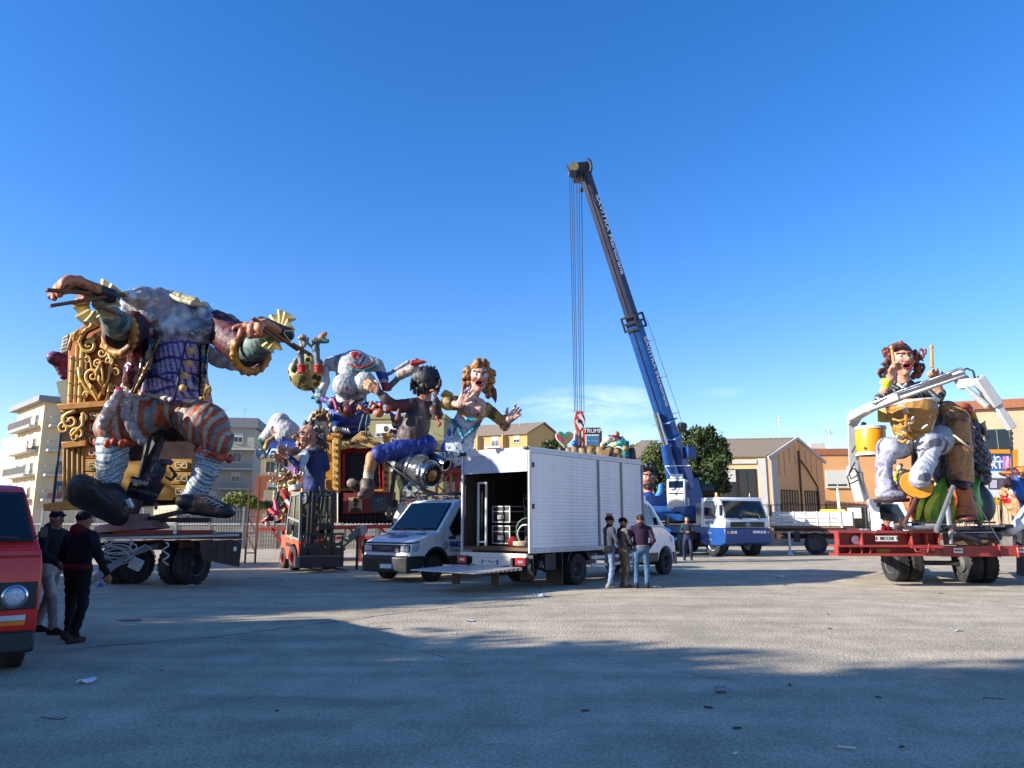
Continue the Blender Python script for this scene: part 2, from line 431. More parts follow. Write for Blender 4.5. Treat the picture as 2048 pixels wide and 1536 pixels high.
def strokes(c1,c2,s=4.0,dirv=(0,0,1),st=3.0,thr=.35,seed=0,w=.25):
 """brushed paint: base c1 with strokes of c2, stretched along dirv"""
 a,b=np.array(lin(c1)),np.array(lin(c2));dv=np.array(dirv,float);dv/=np.linalg.norm(dv)
 def f(V,h,N):
  W=V-np.outer(V@dv,dv)*(1-1/st)
  n_=snoise(W,s,seed)*.75+snoise(W,s*2.3,seed+1)*.4
  t=np.clip((n_-thr)/w,0,1)[:,None];return a*(1-t)+b*t
 return f
def rings(cols,wl,wob=.25,sc=3.0,dirv=None,seed=0):
 cs=[np.array(lin(c))for c in cols]
 def f(V,h,N):
  t=(V@np.array(dirv,float))/wl+wob*snoise(V,sc,seed)
  i=np.floor(t).astype(int)%len(cs);return np.array(cs)[i]
 return f
# ground
def asphalt():
 m=bpy.data.materials.new('asphalt');m.use_nodes=True;nt=m.node_tree;n=nt.nodes;l=nt.links;b=n['Principled BSDF']
 tcn=n.new('ShaderNodeTexCoord')
 def no(sc,det=5,rgh=.6):
  x=n.new('ShaderNodeTexNoise');x.inputs['Scale'].default_value=sc;x.inputs['Detail'].default_value=det;x.inputs['Roughness'].default_value=rgh
  l.new(tcn.outputs['Object'],x.inputs['Vector']);return x.outputs[0]
 big=no(.16,6,.6);mid=no(1.3,6,.65);fine=no(44,4,.85)
 vo=n.new('ShaderNodeTexVoronoi');vo.inputs['Scale'].default_value=34;l.new(tcn.outputs['Object'],vo.inputs['Vector'])
 def mr(x,a,b_,c,d):
  q=n.new('ShaderNodeMapRange');q.inputs[1].default_value=a;q.inputs[2].default_value=b_;q.inputs[3].default_value=c;q.inputs[4].default_value=d;l.new(x,q.inputs[0]);return q.outputs[0]
 def mul(a,b_):
  q=n.new('ShaderNodeMath');q.operation='MULTIPLY';l.new(a,q.inputs[0]);l.new(b_,q.inputs[1]);return q.outputs[0]
 v=mul(mul(mr(big,.35,.65,.86,1.12),mr(mid,.3,.7,.88,1.1)),mul(mr(fine,.34,.66,.62,1.36),mr(vo.outputs['Distance'],.1,.7,.78,1.15)))
 rg=n.new('ShaderNodeMix');rg.data_type='RGBA';rg.inputs[6].default_value=(.40,.338,.24,1);rg.inputs[7].default_value=(.46,.388,.272,1);l.new(mr(mid,.35,.65,0,1),rg.inputs[0])
 vm=n.new('ShaderNodeVectorMath');vm.operation='SCALE';l.new(rg.outputs[2],vm.inputs[0]);l.new(v,vm.inputs['Scale'])
 ws=n.new('ShaderNodeMapping');ws.inputs['Scale'].default_value=(.12,1.1,1);ws.inputs['Rotation'].default_value=(0,0,.25);l.new(tcn.outputs['Object'],ws.inputs[0]);wsn=n.new('ShaderNodeTexNoise');wsn.inputs['Scale'].default_value=1.6;wsn.inputs['Detail'].default_value=6;l.new(ws.outputs[0],wsn.inputs['Vector']);vm2=n.new('ShaderNodeVectorMath');vm2.operation='SCALE';l.new(vm.outputs[0],vm2.inputs[0]);l.new(mr(wsn.outputs[0],.35,.62,.86,1.08),vm2.inputs['Scale']);vm=vm2
 st=no(.55,7,.7);ms=mr(st,.64,.74,0,.45)
 mi=n.new('ShaderNodeMix');mi.data_type='RGBA';l.new(ms,mi.inputs[0]);l.new(vm.outputs[0],mi.inputs[6]);mi.inputs[7].default_value=(.06,.055,.05,1)
 l.new(mi.outputs[2],b.inputs['Base Color']);b.inputs['Roughness'].default_value=.92;b.inputs['Specular IOR Level'].default_value=.25
 bp=n.new('ShaderNodeBump');bp.inputs['Strength'].default_value=.7;bp.inputs['Distance'].default_value=.018
 ad=n.new('ShaderNodeMath');ad.operation='ADD';l.new(fine,ad.inputs[0]);l.new(vo.outputs['Distance'],ad.inputs[1])
 l.new(ad.outputs[0],bp.inputs['Height']);l.new(bp.outputs[0],b.inputs['Normal'])
 return m
g=MB()
xs=[-900,-200,-60]+list(range(-48,49,3))+[60,200,900];ys=[-60,-20,-6]+list(range(-3,57,3))+[80,200,900]
def gz(x,y):
 return .018*math.sin(x*.31+1)*math.sin(y*.27)if(abs(x)<46 and-2<y<52)else 0.0
g.v=[(x,y,0)for x in xs for y in ys]
g.f=[(i*len(ys)+j,(i+1)*len(ys)+j,(i+1)*len(ys)+j+1,i*len(ys)+j+1)for i in range(len(xs)-1)for j in range(len(ys)-1)]
g.m=[0]*len(g.f)
tag(g.build('ground',asphalt()),'weathered pale grey asphalt of the large open yard',None,None,'structure')
DARKTAR=mat('dark_tar',(62,60,58),.85,var=.3,scale=20)
def crack(pts,w):
 mb=MB();prev=None;k=0
 P2=[G(a,CAMZ*F/(b-1043))for a,b in pts];path=[]
 for a,b in zip(P2[:-1],P2[1:]):
  n=max(2,int((b-a).length/.12))
  for i in range(n):
   p=a.lerp(b,i/n);path.append(p+Vector((random.uniform(-.03,.03),random.uniform(-.04,.04),0)))
 vs=[]
 for i,p in enumerate(path):
  d=(path[min(i+1,len(path)-1)]-path[max(0,i-1)]).normalized();nn=Vector((-d.y,d.x,0));ww=w*random.uniform(.4,1.2)
  vs+=[p+nn*ww+Vector((0,0,.004)),p-nn*ww+Vector((0,0,.004))]
 mb.add(vs,[(2*i,2*i+1,2*i+3,2*i+2)for i in range(len(path)-1)])
 tag(mb.build('pavement_crack',DARKTAR),None,None,None,'structure')
crack([(75,1291),(200,1278),(420,1262),(640,1236),(800,1217),(1030,1192),(1180,1180)],.016)
crack([(420,1262),(560,1270),(700,1262)],.008)
crack([(1180,1180),(1400,1172),(1700,1190),(2040,1215)],.010)
crack([(700,1262),(900,1300),(1250,1310),(1500,1345)],.006)
crack([(300,1400),(520,1370),(820,1380)],.004)
mb=MB();c=G(262,1.6*F/(1230-1043));mb.add([c+Vector((math.cos(t)*.21*random.uniform(.8,1.15),math.sin(t)*.16*random.uniform(.8,1.1),.004))for t in[i*.35 for i in range(18)]],[tuple(range(18))])
tag(mb.build('tar_patch',DARKTAR),None,None,None,'structure')
# helpers for buildings
class Face:
 def __init__(s,o,e,n):s.o=Vector(o);s.e=Vector(e).normalized();s.n=Vector(n).normalized()
 def pt(s,a,z,d=0):return s.o+s.e*a+s.n*d+Vector((0,0,z))
 def box(s,mb,a0,a1,z0,z1,d0,d1):
  v=[s.pt(a,z,d)for a in(a0,a1)for d in(d0,d1)for z in(z0,z1)]
  return mb.add(v,[(0,1,3,2),(4,6,7,5),(0,4,5,1),(2,3,7,6),(0,2,6,4),(1,5,7,3)])
def block(name,label,K,d1,w1,d2,w2,H,wallm,roofm,over=.3,th=.35,cat='building'):
 K=Vector(K);d1=Vector(d1+(0,)).normalized();d2=Vector(d2+(0,)).normalized()
 root=thing(name,label,cat,K)
 mb=MB();z=Vector((0,0,0));Z=Vector((0,0,H))
 q=[K,K+d1*w1,K+d1*w1+d2*w2,K+d2*w2]
 mb.prism(q,Z);mb.build('wall',wallm,root,world=True)
 if roofm is not None:
  mb=MB();q2=[K-d1*over-d2*over,K+d1*(w1+over)-d2*over,K+d1*(w1+over)+d2*(w2+over),K-d1*over+d2*(w2+over)]
  mb.prism([p+Z for p in q2],(0,0,th));mb.build('roof',roofm,root,world=True)
 return root,Face(K,d1,-d2),Face(K,d2,-d1)
def win(root,f,a,z,w,h,frame,pane=None,blind=None,bl=.0,sill=None,bars=1,rec=True):
 pane=pane or DGLASS;mb=MB();t=.07
 f.box(mb,a,a+w,z,z+t,0,.09);f.box(mb,a,a+w,z+h-t,z+h,0,.09);f.box(mb,a,a+t,z+t,z+h-t,0,.09);f.box(mb,a+w-t,a+w,z+t,z+h-t,0,.09)
 for i in range(1,bars+1):f.box(mb,a+w*i/(bars+1)-.03,a+w*i/(bars+1)+.03,z+t,z+h-t,.03,.075)
 o=mb.build('window',frame,root,world=True)
 mb=MB();f.box(mb,a+t,a+w-t,z+t,z+h-t,.0,.02);mb.build('pane',pane,o,world=True)
 if blind is not None and bl>0:
  mb=MB();f.box(mb,a+t,a+w-t,z+h-t-(h-2*t)*bl,z+h-t,.021,.085)
  mb.build('roller_blind',blind,o,world=True)
 if sill is not None:
  mb=MB();f.box(mb,a-.1,a+w+.1,z-.1,z-.003,0,.16);mb.build('sill',sill,o,world=True)
 return o
def balcony(root,f,a0,a1,z,slabm,railm,depth=1.2,solid=False,h=1.0):
 mb=MB();f.box(mb,a0,a1,z-.28,z,.003,depth);o=mb.build('balcony',slabm,root,world=True)
 mb=MB()
 if solid:f.box(mb,a0,a1,z+.003,z+h,depth-.1,depth-.01)
 else:
  f.box(mb,a0,a1,z+h-.05,z+h,depth-.08,depth-.02);f.box(mb,a0,a1,z+.08,z+.12,depth-.08,depth-.02)
  n=int((a1-a0)/.16)
  for i in range(n+1):x=a0+(a1-a0)*i/n;f.box(mb,x-.012,x+.012,z,z+h,depth-.065,depth-.035)
  for x in(a0,a1-.03):f.box(mb,x,x+.03,z+h-.05,z+h,0,depth);
 mb.build('railing',railm,o,world=True)
CREAM=mat('cream_plaster',(206,188,150),.9,var=.08,scale=.6,dirt=.25,dirtcol=(140,128,106),bump=.2,bscale=8)
CREAM2=mat('beige_plaster',(178,170,150),.9,var=.08,scale=.6,dirt=.25,dirtcol=(120,112,98))
GREYC=mat('grey_concrete',(128,130,130),.85,var=.12,scale=1.5,dirt=.3,dirtcol=(80,80,76))
PALEC=mat('pale_concrete',(190,186,176),.85,var=.1,scale=1.2,dirt=.25,dirtcol=(120,114,100))
ORPL=mat('orange_plaster',(192,116,80),.9,var=.1,scale=.8,dirt=.3,dirtcol=(140,88,60))
OCHRE=mat('ochre_plaster',(204,152,100),.9,var=.08,scale=.5,dirt=.35,dirtcol=(160,112,66),bump=.15,bscale=5)
OCHRE2=mat('yellow_plaster',(222,188,138),.9,var=.08,scale=.5,dirt=.3,dirtcol=(176,140,92),bump=.15,bscale=5)
OLIVE=mat('olive_plaster',(128,124,86),.9,var=.08,scale=.8,dirt=.2)
TAN=mat('tan_plaster',(196,158,98),.9,var=.06,scale=.6,dirt=.2,dirtcol=(150,120,80))
WHITEF=mat('white_window_frame',(205,205,198),.5,var=.06)
DKFR=mat('dark_iron',(52,44,40),.6,.2,var=.25,scale=14,dirt=.3,dirtcol=(94,56,38))
BLUEB=mat('blue_awning',(44,84,132),.8,var=.15)
BLINDM=mat('pale_roller_blind',(196,196,186),.7,var=.06)
REDCL=mat('red_laundry',(150,36,44),.9)
ROOFT=mat('brown_roof_tiles',(128,114,98),.9,var=.3,scale=10,bump=.6,bscale=14,dirt=.4,dirtcol=(60,58,48))
RAILM=mat('balcony_railing',(150,150,146),.5,.4,var=.1)
# apartment building, far left
u1=(.71,.70);u2=(-.71,.70)
bA,fR,fL=block('apartment_building','cream apartment block with projecting balconies at the left edge, behind the golden throne',G(60,92),u1,14,u2,13,16.2,CREAM,GREYC,.9,.7)
for k in range(5):
 z=.4+3.02*k+.9
 if k:balcony(bA,fR,.6,13.6,z,PALEC,RAILM);balcony(bA,fL,1.0,12,z,PALEC,RAILM,solid=(k==3))
 for a in(1.9,5.6,9.5):
  o=win(bA,fR,a,z+(.02),1.5,2.25,WHITEF,blind=BLUEB if(k+int(a))%3 else BLINDM,bl=.28,bars=1)
 for a in(2.0,5.5,9.0):win(bA,fL,a,z+.02,1.4,2.25,WHITEF,blind=BLINDM,bl=.35)
mb=MB();fR.box(mb,3.4,6.2,10.4,11.3,1.25,1.3);o=mb.build('laundry',REDCL,bA,world=True)
mb=MB();fR.box(mb,4.2,8.2,6.3,6.75,1.25,1.3);mb.build('awning',BLUEB,bA,world=True)
wA=[fL.pt(13.01,0),fL.pt(20,0),fL.pt(20,0,-9),fL.pt(13.01,0,-9)]
mb=MB();mb.prism(wA,(0,0,13.0));mb.build('lower_wing',CREAM,bA,world=True)
# block behind the giant figure, right of it
bB,fR,fL=block('apartment_building','grey beige flat-roofed apartment block right behind the giant figure',G(352,112),(.985,.17),10.2,(-.17,.985),12,15.6,CREAM2,GREYC,.45,1.5)
fR2=Face(fR.pt(10.2,0),(-.17,.985),(.985,.17))
for k in range(5):
 z=.6+2.95*k
 for a,w in((1.2,1.2),(4.0,1.3),(7.2,1.3)):win(bB,fR,a,z+.9,w,1.5,WHITEF,blind=BLINDM if(k+int(a))%2 else None,bl=.4,sill=PALEC)
 if k:balcony(bB,fR,5.6,11.6,z,PALEC,RAILM,1.3)
bB2,fR,fL=block('apartment_building','pale low apartment block with white windows between the grey block and the orange house',G(468,128),(1,.05),8.5,(-.05,1),10,11.9,PALEC,GREYC,.4,.4)
for k in range(4):
 for a in(1.0,3.3,5.6):win(bB2,fR,a+.5,1.4+2.8*k,1.2,1.5,WHITEF,blind=BLINDM,bl=.3,sill=PALEC)
# orange house
bC,fR,fL=block('apartment_building','orange and cream stepped apartment house beyond the wall, above the rusty scaffold poles',G(503,98),(.96,.28),8.4,(-.28,.96),9,7.5,ORPL,None)
K=fR.pt(0,0)
mb=MB();q=[fR.pt(.6,0,-.3),fR.pt(8.4,0,-.3),fR.pt(8.4,0,-7),fR.pt(.6,0,-7)]
mb.prism([p+Vector((0,0,7.503))for p in q],(0,0,2.4));mb.build('upper_storey',CREAM,bC,world=True)
mb=MB();q=[fR.pt(.2,0,.2),fR.pt(8.8,0,.2),fR.pt(8.8,0,-7.5),fR.pt(.2,0,-7.5)]
mb.prism([p+Vector((0,0,9.905))for p in q],(0,0,.35));mb.build('roof',CREAM,bC,world=True)
f2=Face(fR.pt(0,0,-.3),fR.e,fR.n)
for a in(1.2,2.9,5.0,6.8):win(bC,f2,a,7.9,1.2,1.5,CREAM,blind=BLINDM if a>4 else None,bl=.5)
for k in(0,1):
 for a0 in(.8,4.4):
  balcony(bC,fR,a0+.4,a0+2.7,1.5+3.0*k,CREAM,CREAM,.9,solid=True,h=1.1);win(bC,fR,a0+.8,1.55+3*k,1.4,2.1,WHITEF,blind=BLINDM,bl=.3)
# olive building above the theatre
bD,fR,fL=block('apartment_building','olive green flat-roofed block with white windows, behind the theatre frame and the puppet boy',G(700,86),(.99,-.1),10.5,(.1,.99),12,13.2,OLIVE,OLIVE,.15,.5)
for k in range(2,4):
 z=1.2+3.1*k;balcony(bD,fR,1.0,9.5,z,PALEC,RAILM,.9)
 for a in(2.6,3.9,6.9):win(bD,fR,a,z+.6 if a<6 else z+.9,1.25,1.5,WHITEF,blind=BLINDM,bl=.75 if a<6 else .4)
mb=MB();fR.box(mb,5.7,6.4,12.0,12.5,.0,.35);mb.build('air_conditioner',PALEC,bD,world=True)
# tan building with gable
bE,fR,fL=block('apartment_building','tan four-storey block with gabled side and white balconies, behind the puppet princess',G(1055,150),(-.93,.37),16,(.74,.67),9,19.0,TAN,None)
e=fR.e;
mb=MB();gE=[fL.pt(0,19),fL.pt(9,19),fL.pt(4.5,21.3)]
mb.prism([p+fR.e*.02 for p in gE],fR.e*15.9);mb.build('gable',TAN,bE,world=True)
mb=MB()
for s_ in(0,1):
 A,B=(fL.pt(-.5,18.85),fL.pt(4.5,21.45))if s_==0 else(fL.pt(9.5,18.85),fL.pt(4.5,21.45))
 A=A-fR.e*.4;B=B-fR.e*.4;mb.prism([A,B,B+Vector((0,0,.25)),A+Vector((0,0,.25))],fR.e*17)
mb.build('roof',ROOFT,bE,world=True)
for k in range(2,6):
 z=1.3+3.05*k
 for a in(1.6,):win(bE,fR,a,z+.7,1.3,1.5,WHITEF,blind=BLINDM,bl=.6,sill=PALEC)
 for a0 in(5.0,10.6):
  mb=MB();fR.box(mb,a0-.5,a0-.2,0,18.9,.0,1.0)if k==2 else None
  if k==2:mb.build('pilaster',TAN,bE,world=True)
  balcony(bE,fR,a0,a0+3.6,z,PALEC,WHITEF,1.0);win(bE,fR,a0+1.2,z+.05,1.5,2.1,WHITEF,blind=BLINDM,bl=.4)
# low cream house behind the tree
bF,fR,fL=block('house','low cream house with thin grey roof edge left of the crane boom',G(1252,66),(.99,.1),8,(-.1,.99),8,6.6,OCHRE2,None)
mb=MB();A=[fR.pt(-.5,6.6,.5),fR.pt(8.5,6.6+1.4,.5),fR.pt(8.5,6.25+1.4,.5),fR.pt(-.5,6.35,.5)];mb.prism(A,-fR.n*9);mb.build('roof',GREYC,bF,world=True)
win(bF,fR,1.2,3.7,1.6,1.2,WHITEF)
# workshop with gable (left facade lit, gable in shade)
K=G(1542,58)
d1=(-.985,.17);d2=(.80,.60)
bG,fR,fL=block('workshop_building','ochre workshop with tall gable wall, brown tiled roof and long dark window band',K,d1,12.0,d2,7.4,6.55,OCHRE2,None)
mb=MB();mb.prism([fL.pt(0,0,.02),fL.pt(7.4,0,.02),fL.pt(7.4,6.55,.02),fL.pt(3.8,8.05,.02),fL.pt(0,6.55,.02)],fL.n*.25);mb.build('gable_wall',mat('lightened_gable_plaster',(226,172,118),.9,var=.08,scale=.5,dirt=.3,dirtcol=(176,120,74)),bG,world=True)  # gable colour made lighter to offset the shade on this side
mb=MB();mb.prism([fL.pt(0,6.55,-.01),fL.pt(7.4,6.55,-.01),fL.pt(3.8,8.04,-.01)],-fL.n*12);mb.build('attic_wall',OCHRE2,bG,world=True)
mb=MB()
for A,B in(((-.25,6.5),(3.8,8.08)),((7.6,6.5),(3.8,8.08))):
 a=fL.pt(A[0],A[1],.2);b=fL.pt(B[0],B[1],.2);mb.prism([a,b,b+Vector((0,0,.1)),a+Vector((0,0,.1))],-fL.n*12.3)
mb.build('roof',ROOFT,bG,world=True)
mb=MB()
for i in range(34):
 p=fL.pt(3.8,8.18,.1-i*.36);mb.cyl(p,p-fL.n*.33,.11,.09,8)
o=mb.build('ridge_tiles',ROOFT,bG,world=True);o['kind']='stuff'
mb=MB()
for A,B in(((-.3,6.42),(3.8,8.2)),((7.7,6.42),(3.8,8.2))):
 mb.beam(fL.pt(A[0],A[1],.34),fL.pt(B[0],B[1],.34),.12,.22)
mb.build('verge_board',PALEC,bG,world=True)
mb=MB();fL.box(mb,-.03,.75,0,6.4,.28,.4);fR.box(mb,-.03,.55,0,6.4,.0,.12);mb.build('corner_pilaster',PALEC,bG,world=True)
mb=MB();fR.box(mb,.6,11.8,6.0,6.25,.0,.18);mb.build('cornice',PALEC,bG,world=True)
for i,a in enumerate((.75,2.2,3.65,5.1,6.55)):
 win(bG,fR,a,3.3,1.4,2.3,DKFR,blind=PALEC if i in(1,2,3,4)else None,bl=.42,bars=1)
fG=Face(fL.pt(0,0,.27),fL.e,fL.n)
for a0,w in((1.2,2.2),(4.4,2.0)):
 mb=MB();fG.box(mb,a0,a0+w,.8,4.0,0,.02);o=mb.build('window',mat('dusty_glass',(120,96,72),.35,var=.3,scale=.9),bG,world=True)
 mb=MB()
 for i in range(7):x=a0+w*i/6;fG.box(mb,x-.03,x+.03,.8,4.0,.02,.07)
 for z in(.8,1.9,3.0,4.0):fG.box(mb,a0,a0+w,z-.04,z+.04,.021,.08)
 mb.build('frame',DKFR,o,world=True)
mb=MB();mb.tube([fG.pt(3.8,0,.1),fG.pt(3.8,5.9,.1),fG.pt(3.8,7.2,.1)],.07);mb.tube([fG.pt(3.8,6.6,.1),fG.pt(4.8,5.8,.1),fG.pt(6.2,4.4,.1),fG.pt(6.3,0,.1)],.06)
mb.build('drain_pipe',RUST,bG,world=True)
mb=MB()
for i in range(1,9):x=.4+i*.75;zt=6.5+(1.4*x/3.8 if x<3.8 else 1.4*(7.4-x)/3.6);fG.box(mb,x-.03,x+.03,zt-1.3-.4*(i%3),zt-.15,0,.025)
mb.build('rust_streak',mat('rust_streak',(186,132,84),.9,var=.3),bG,world=True)
# long school-like building behind, right
bH,fR,fL=block('long_building','long two-storey ochre building with white roller blinds behind the white lorry',G(1628,66),(.995,-.06),17.2,(.06,.995),10,7.35,OCHRE,mat('terracotta_band',(150,96,66),.9,var=.15,dirt=.3),.12,.55)
for a in(1.4,6.0,10.6):win(bH,fR,a,4.55,1.85,1.45,WHITEF,blind=BLINDM,bl=.86,sill=PALEC,bars=1)
for a in(3.4,8.1):win(bH,fR,a,.8,3.2,2.1,WHITEF,blind=None,bars=2)
mb=MB();fR.box(mb,0.6,1.9,7.91,8.5,-2,-1);mb.build('air_conditioner',PALEC,bH,world=True)
for a in(3.9,9.6):
 mb=MB();mb.tube([fR.pt(a,7.3,.1),fR.pt(a,6.2,.1),fR.pt(a+.25,5.9,.15)],.05);mb.build('rain_spout',RUST,bH,world=True)
# right-hand building
bI,fR,fL=block('corner_building','beige building with terracotta roof edge and balcony at the right edge, above the orange billboard',G(1938,60),(.93,-.36),16,(.36,.93),12,10.4,mat('pale_brown_plaster',(190,160,128),.9,var=.08,scale=.6,dirt=.25),mat('terracotta_band',(150,96,66)),.35,.7)
win(bI,fR,1.8,5.2,1.8,3.6,mat('green_frame',(96,116,96),.6),blind=BLINDM,bl=.0,bars=1)
win(bI,fR,5.6,6.6,1.6,2.0,WHITEF,blind=BLINDM,bl=.7)
balcony(bI,fR,.4,9,4.4,PALEC,RAILM,1.2)
for bb_,f_,zz,sp in((bA,Face(G(60,92),u1+(0,),(.7,-.71,0)),16.9,(2,7,11)),(bD,Face(G(700,86),(.99,-.1,0),(-.1,-.99,0)),13.7,(2,6)),(bE,Face(G(1055,150),(-.93,.37,0),(-.74,-.67,0)),21.2,(4,9,13)),(bB,Face(G(352,112),(.985,.17,0),(.17,-.985,0)),17.1,(5,8)),(bH,Face(G(1628,66),(.995,-.06,0),(-.06,-.995,0)),7.9,(3,12))):
 for a in sp:
  mb=MB();p=f_.pt(a,zz-.3,-3);mb.cyl(p,p+Vector((0,0,2.4)),.035,n=5)
  for k in range(5):mb.beam(p+Vector((-.4+.04*k,0,2.3-k*.12)),p+Vector((.4-.04*k,0,2.3-k*.12)),.025)
  mb.beam(p+Vector((0,0,2.0)),p+Vector((.7,.3,2.1)),.025);mb.build('aerial',STEEL,bb_,world=True)
f_=Face(G(60,92),u1+(0,),(.7,-.71,0))
for a,z in((4.4,3.3),(8.0,6.3),(4.4,9.4),(12.0,9.4),(8.0,12.4)):mb=MB();f_.box(mb,a,a+.9,z,z+.65,.01,.4);mb.build('air_conditioner',PALEC,bA,world=True)
for a,z in((1.2,4.3),(9.2,7.4),(6.6,10.4),(2.2,13.4)):mb=MB();f_.box(mb,a,a+1.4,z,z+.7,.7,.8);mb.build('laundry',[REDCL,BLUEB,WHITEF,OLIVE][int(z)%4],bA,world=True)
# antenna mast
t=thing('antenna_mast','very thin radio mast on the skyline left of the ochre workshop gable','antenna',G(1572,90))
mb=MB();a=G(1572,90);zt=ZY(832,90)
mb.cyl(a,a+Vector((0,0,zt)),.06,.02,5)
for i in range(6):mb.beam(a+Vector((-.5+.05*i,0,zt-.3-i*.35)),a+Vector((.5-.05*i,0,zt-.3-i*.35)),.02)
mb.build('mast',STEEL,t,world=True)
# perimeter wall and fences
def wall_run(p0,p1,H,m,label,name='boundary_wall',nseg=12):
 p0,p1=Vector(p0),Vector(p1);t=thing(name,label,'wall',p0);d=(p1-p0).normalized();L=(p1-p0).length;nn=Vector((d.y,-d.x,0))
 for i in range(nseg):
  a=p0+d*(L*i/nseg);b=p0+d*(L*(i+1)/nseg-.015)
  mb=MB();mb.prism([a,b,b-nn*.25,a-nn*.25],(0,0,H+random.uniform(-.03,.03)));mb.build('wall_panel',m,t,world=True)
 mb=MB();a=p0+nn*.05;b=p1+nn*.05;mb.prism([v+Vector((0,0,H+.04))for v in(a,b,b-nn*.35,a-nn*.35)],(0,0,.1));mb.build('coping',PALEC,t,world=True)
 return t
OLDW=mat('weathered_wall',(146,138,124),.95,var=.25,scale=1.5,dirt=.6,dirtcol=(84,78,68),bump=.4,bscale=12)
wall_run((-48,46,0),(-4,46,0),1.35,OLDW,'weathered concrete boundary wall behind the left float and the forklift',nseg=16)
wall_run((-4,52,0),(15,54,0),1.3,OLDW,'weathered low wall in the background between the box truck and the blue crane',nseg=8)
wall_run((15.2,52,0),(48,50,0),1.0,OLDW,'low base wall of the iron railing behind the white flatbed lorry',nseg=10)
def mesh_fence(p0,p1,z0,z1,label,step=2.0,cell=.16,m=None,spikes=False):
 p0,p1=Vector(p0),Vector(p1);t=thing('fence',label,'fence',p0);d=(p1-p0).normalized();L=(p1-p0).length;n=int(L/step)
 m=m or STEEL
 for i in range(n+1):
  a=p0+d*step*i;mb=MB();mb.box(a.x-.03,a.x+.03,a.y-.03,a.y+.03,0 if not spikes else z0,z1+.05);mb.build('post',m,t,world=True)
 mb=MB();k=int(L/cell)
 for i in range(k):a=p0+d*cell*(i+.5);mb.beam(a+Vector((0,0,z0)),a+Vector((0,0,z1+(.12 if spikes else 0))),.014 if not spikes else .025)
 for z in(np.arange(z0,z1+.01,.25)if not spikes else(z0+.15,z1-.05)):mb.beam(p0+Vector((0,.02,z)),p1+Vector((0,.02,z)),.012 if not spikes else .05)
 o=mb.build('wire_mesh' if not spikes else 'bars',m,t,world=True);o['kind']='stuff'
mesh_fence((-48,45.4,0),(-4,45.4,0),.5,2.35,'grey wire mesh fence in front of the weathered wall, left background')
mesh_fence((15.2,51.6,0),(48,49.6,0),1.15,2.75,'rusty brown iron railing in front of the ochre workshop',3.0,.32,DKFR,True)
# vegetation
BARK=mat('bark',(70,58,46),.95,var=.3,scale=12,bump=.8,bscale=18)
def leafmat(name,c):
 m=mat(name,c,.55,var=.45,scale=.9,spec=.3);return m
LEAFD=leafmat('dark_evergreen_leaves',(58,74,36));LEAFM=leafmat('olive_green_leaves',(84,96,50));LEAFY=leafmat('yellow_green_leaves',(112,120,52))
def leaves(name,centres,radii,n,size,m,parent,seed=0,squash=.85,dense=.55):
 r=np.random.default_rng(seed);cen=np.array([tuple(c)for c in centres]);rad=np.array(radii)
 w=rad**2;idx=r.choice(len(cen),n,p=w/w.sum())
 u=r.normal(size=(n,3));u/=np.linalg.norm(u,axis=1)[:,None]
 rr=dense+(1-dense)*r.random(n)**.6;rr*=1+.12*r.normal(size=n)
 rr*=1+.24*np.sin(u[:,0]*7+idx*2.1)*np.sin(u[:,2]*6+idx)+.18*np.sin(u[:,1]*15+idx)
 c=cen[idx]+u*(rad[idx]*rr)[:,None]*np.array([1,1,squash])
 a=r.normal(size=(n,3));a/=np.linalg.norm(a,axis=1)[:,None];b=np.cross(a,u+.6*r.normal(size=(n,3)));b/=np.linalg.norm(b,axis=1)[:,None]+1e-9
 s1=size*(.6+.8*r.random(n))[:,None];s2=s1*.45
 V=np.stack([c-a*s1,c-b*s2,c+a*s1,c+b*s2],1).reshape(-1,3)
 Q=np.arange(4*n).reshape(-1,4)
 return npmesh(name,V,Q,m,parent,False,None,rootof(parent).location)
def tree(label,base,H,blobs,n,size,m,seed,group=None,name='tree',trunk_r=.18):
 """blobs: list of (dx, dy, z, r)"""
 t=thing(name,label,'tree',base,0,group);base=Vector(base);r=random.Random(seed)
 mb=MB();top=base+Vector((.1,0,H*.45));mb.tube([base,base+Vector((.06,.03,H*.2)),top],[trunk_r,trunk_r*.8,trunk_r*.6],8)
 for b in blobs:
  e=base+Vector((b[0],b[1],b[2]));mid=top.lerp(e,.5)+Vector((r.uniform(-.2,.2),r.uniform(-.2,.2),.2));mb.tube([top-Vector((0,0,.3)),mid,e],[trunk_r*.5,trunk_r*.34,.04],6)
 mb.build('trunk',BARK,t,smooth=True,world=True)
 cs=[];rs=[]
 for b in blobs:
  c=base+Vector(b[:3]);cs.append(c);rs.append(b[3])
  for k in range(7):
   v=Vector((r.gauss(0,1),r.gauss(0,1),r.gauss(0,1))).normalized();cs.append(c+v*b[3]*.72);rs.append(b[3]*r.uniform(.32,.55))
 leaves('crown',cs,rs,n,size,m,t,seed,dense=.4)
 return t
def blobs_px(base_px,Y,lst):
 b=G(base_px,Y);o=[]
 for px,py,rpx,dy in lst:q=P(px,py,Y+dy);o.append((q.x-b.x,dy,q.z,rpx*Y/F))
 return b,o
b,bl=blobs_px(1405,50,[(1405,895,38,0),(1428,930,30,-.6),(1375,915,34,.5),(1418,965,34,-.4),(1380,965,36,-.3),(1390,880,24,.4),(1436,895,22,0),(1440,955,18,0),(1452,915,12,0),(1366,868,13,0),(1418,866,14,0),(1450,975,12,0)])
tree('large dense evergreen tree directly behind the crane cab',b,7,bl,30000,.115,LEAFD,3,trunk_r=.3)
b,bl=blobs_px(1312,53,[(1312,905,22,0),(1304,930,26,0),(1325,945,24,0),(1330,900,14,0),(1298,960,18,0),(1335,975,20,0)])
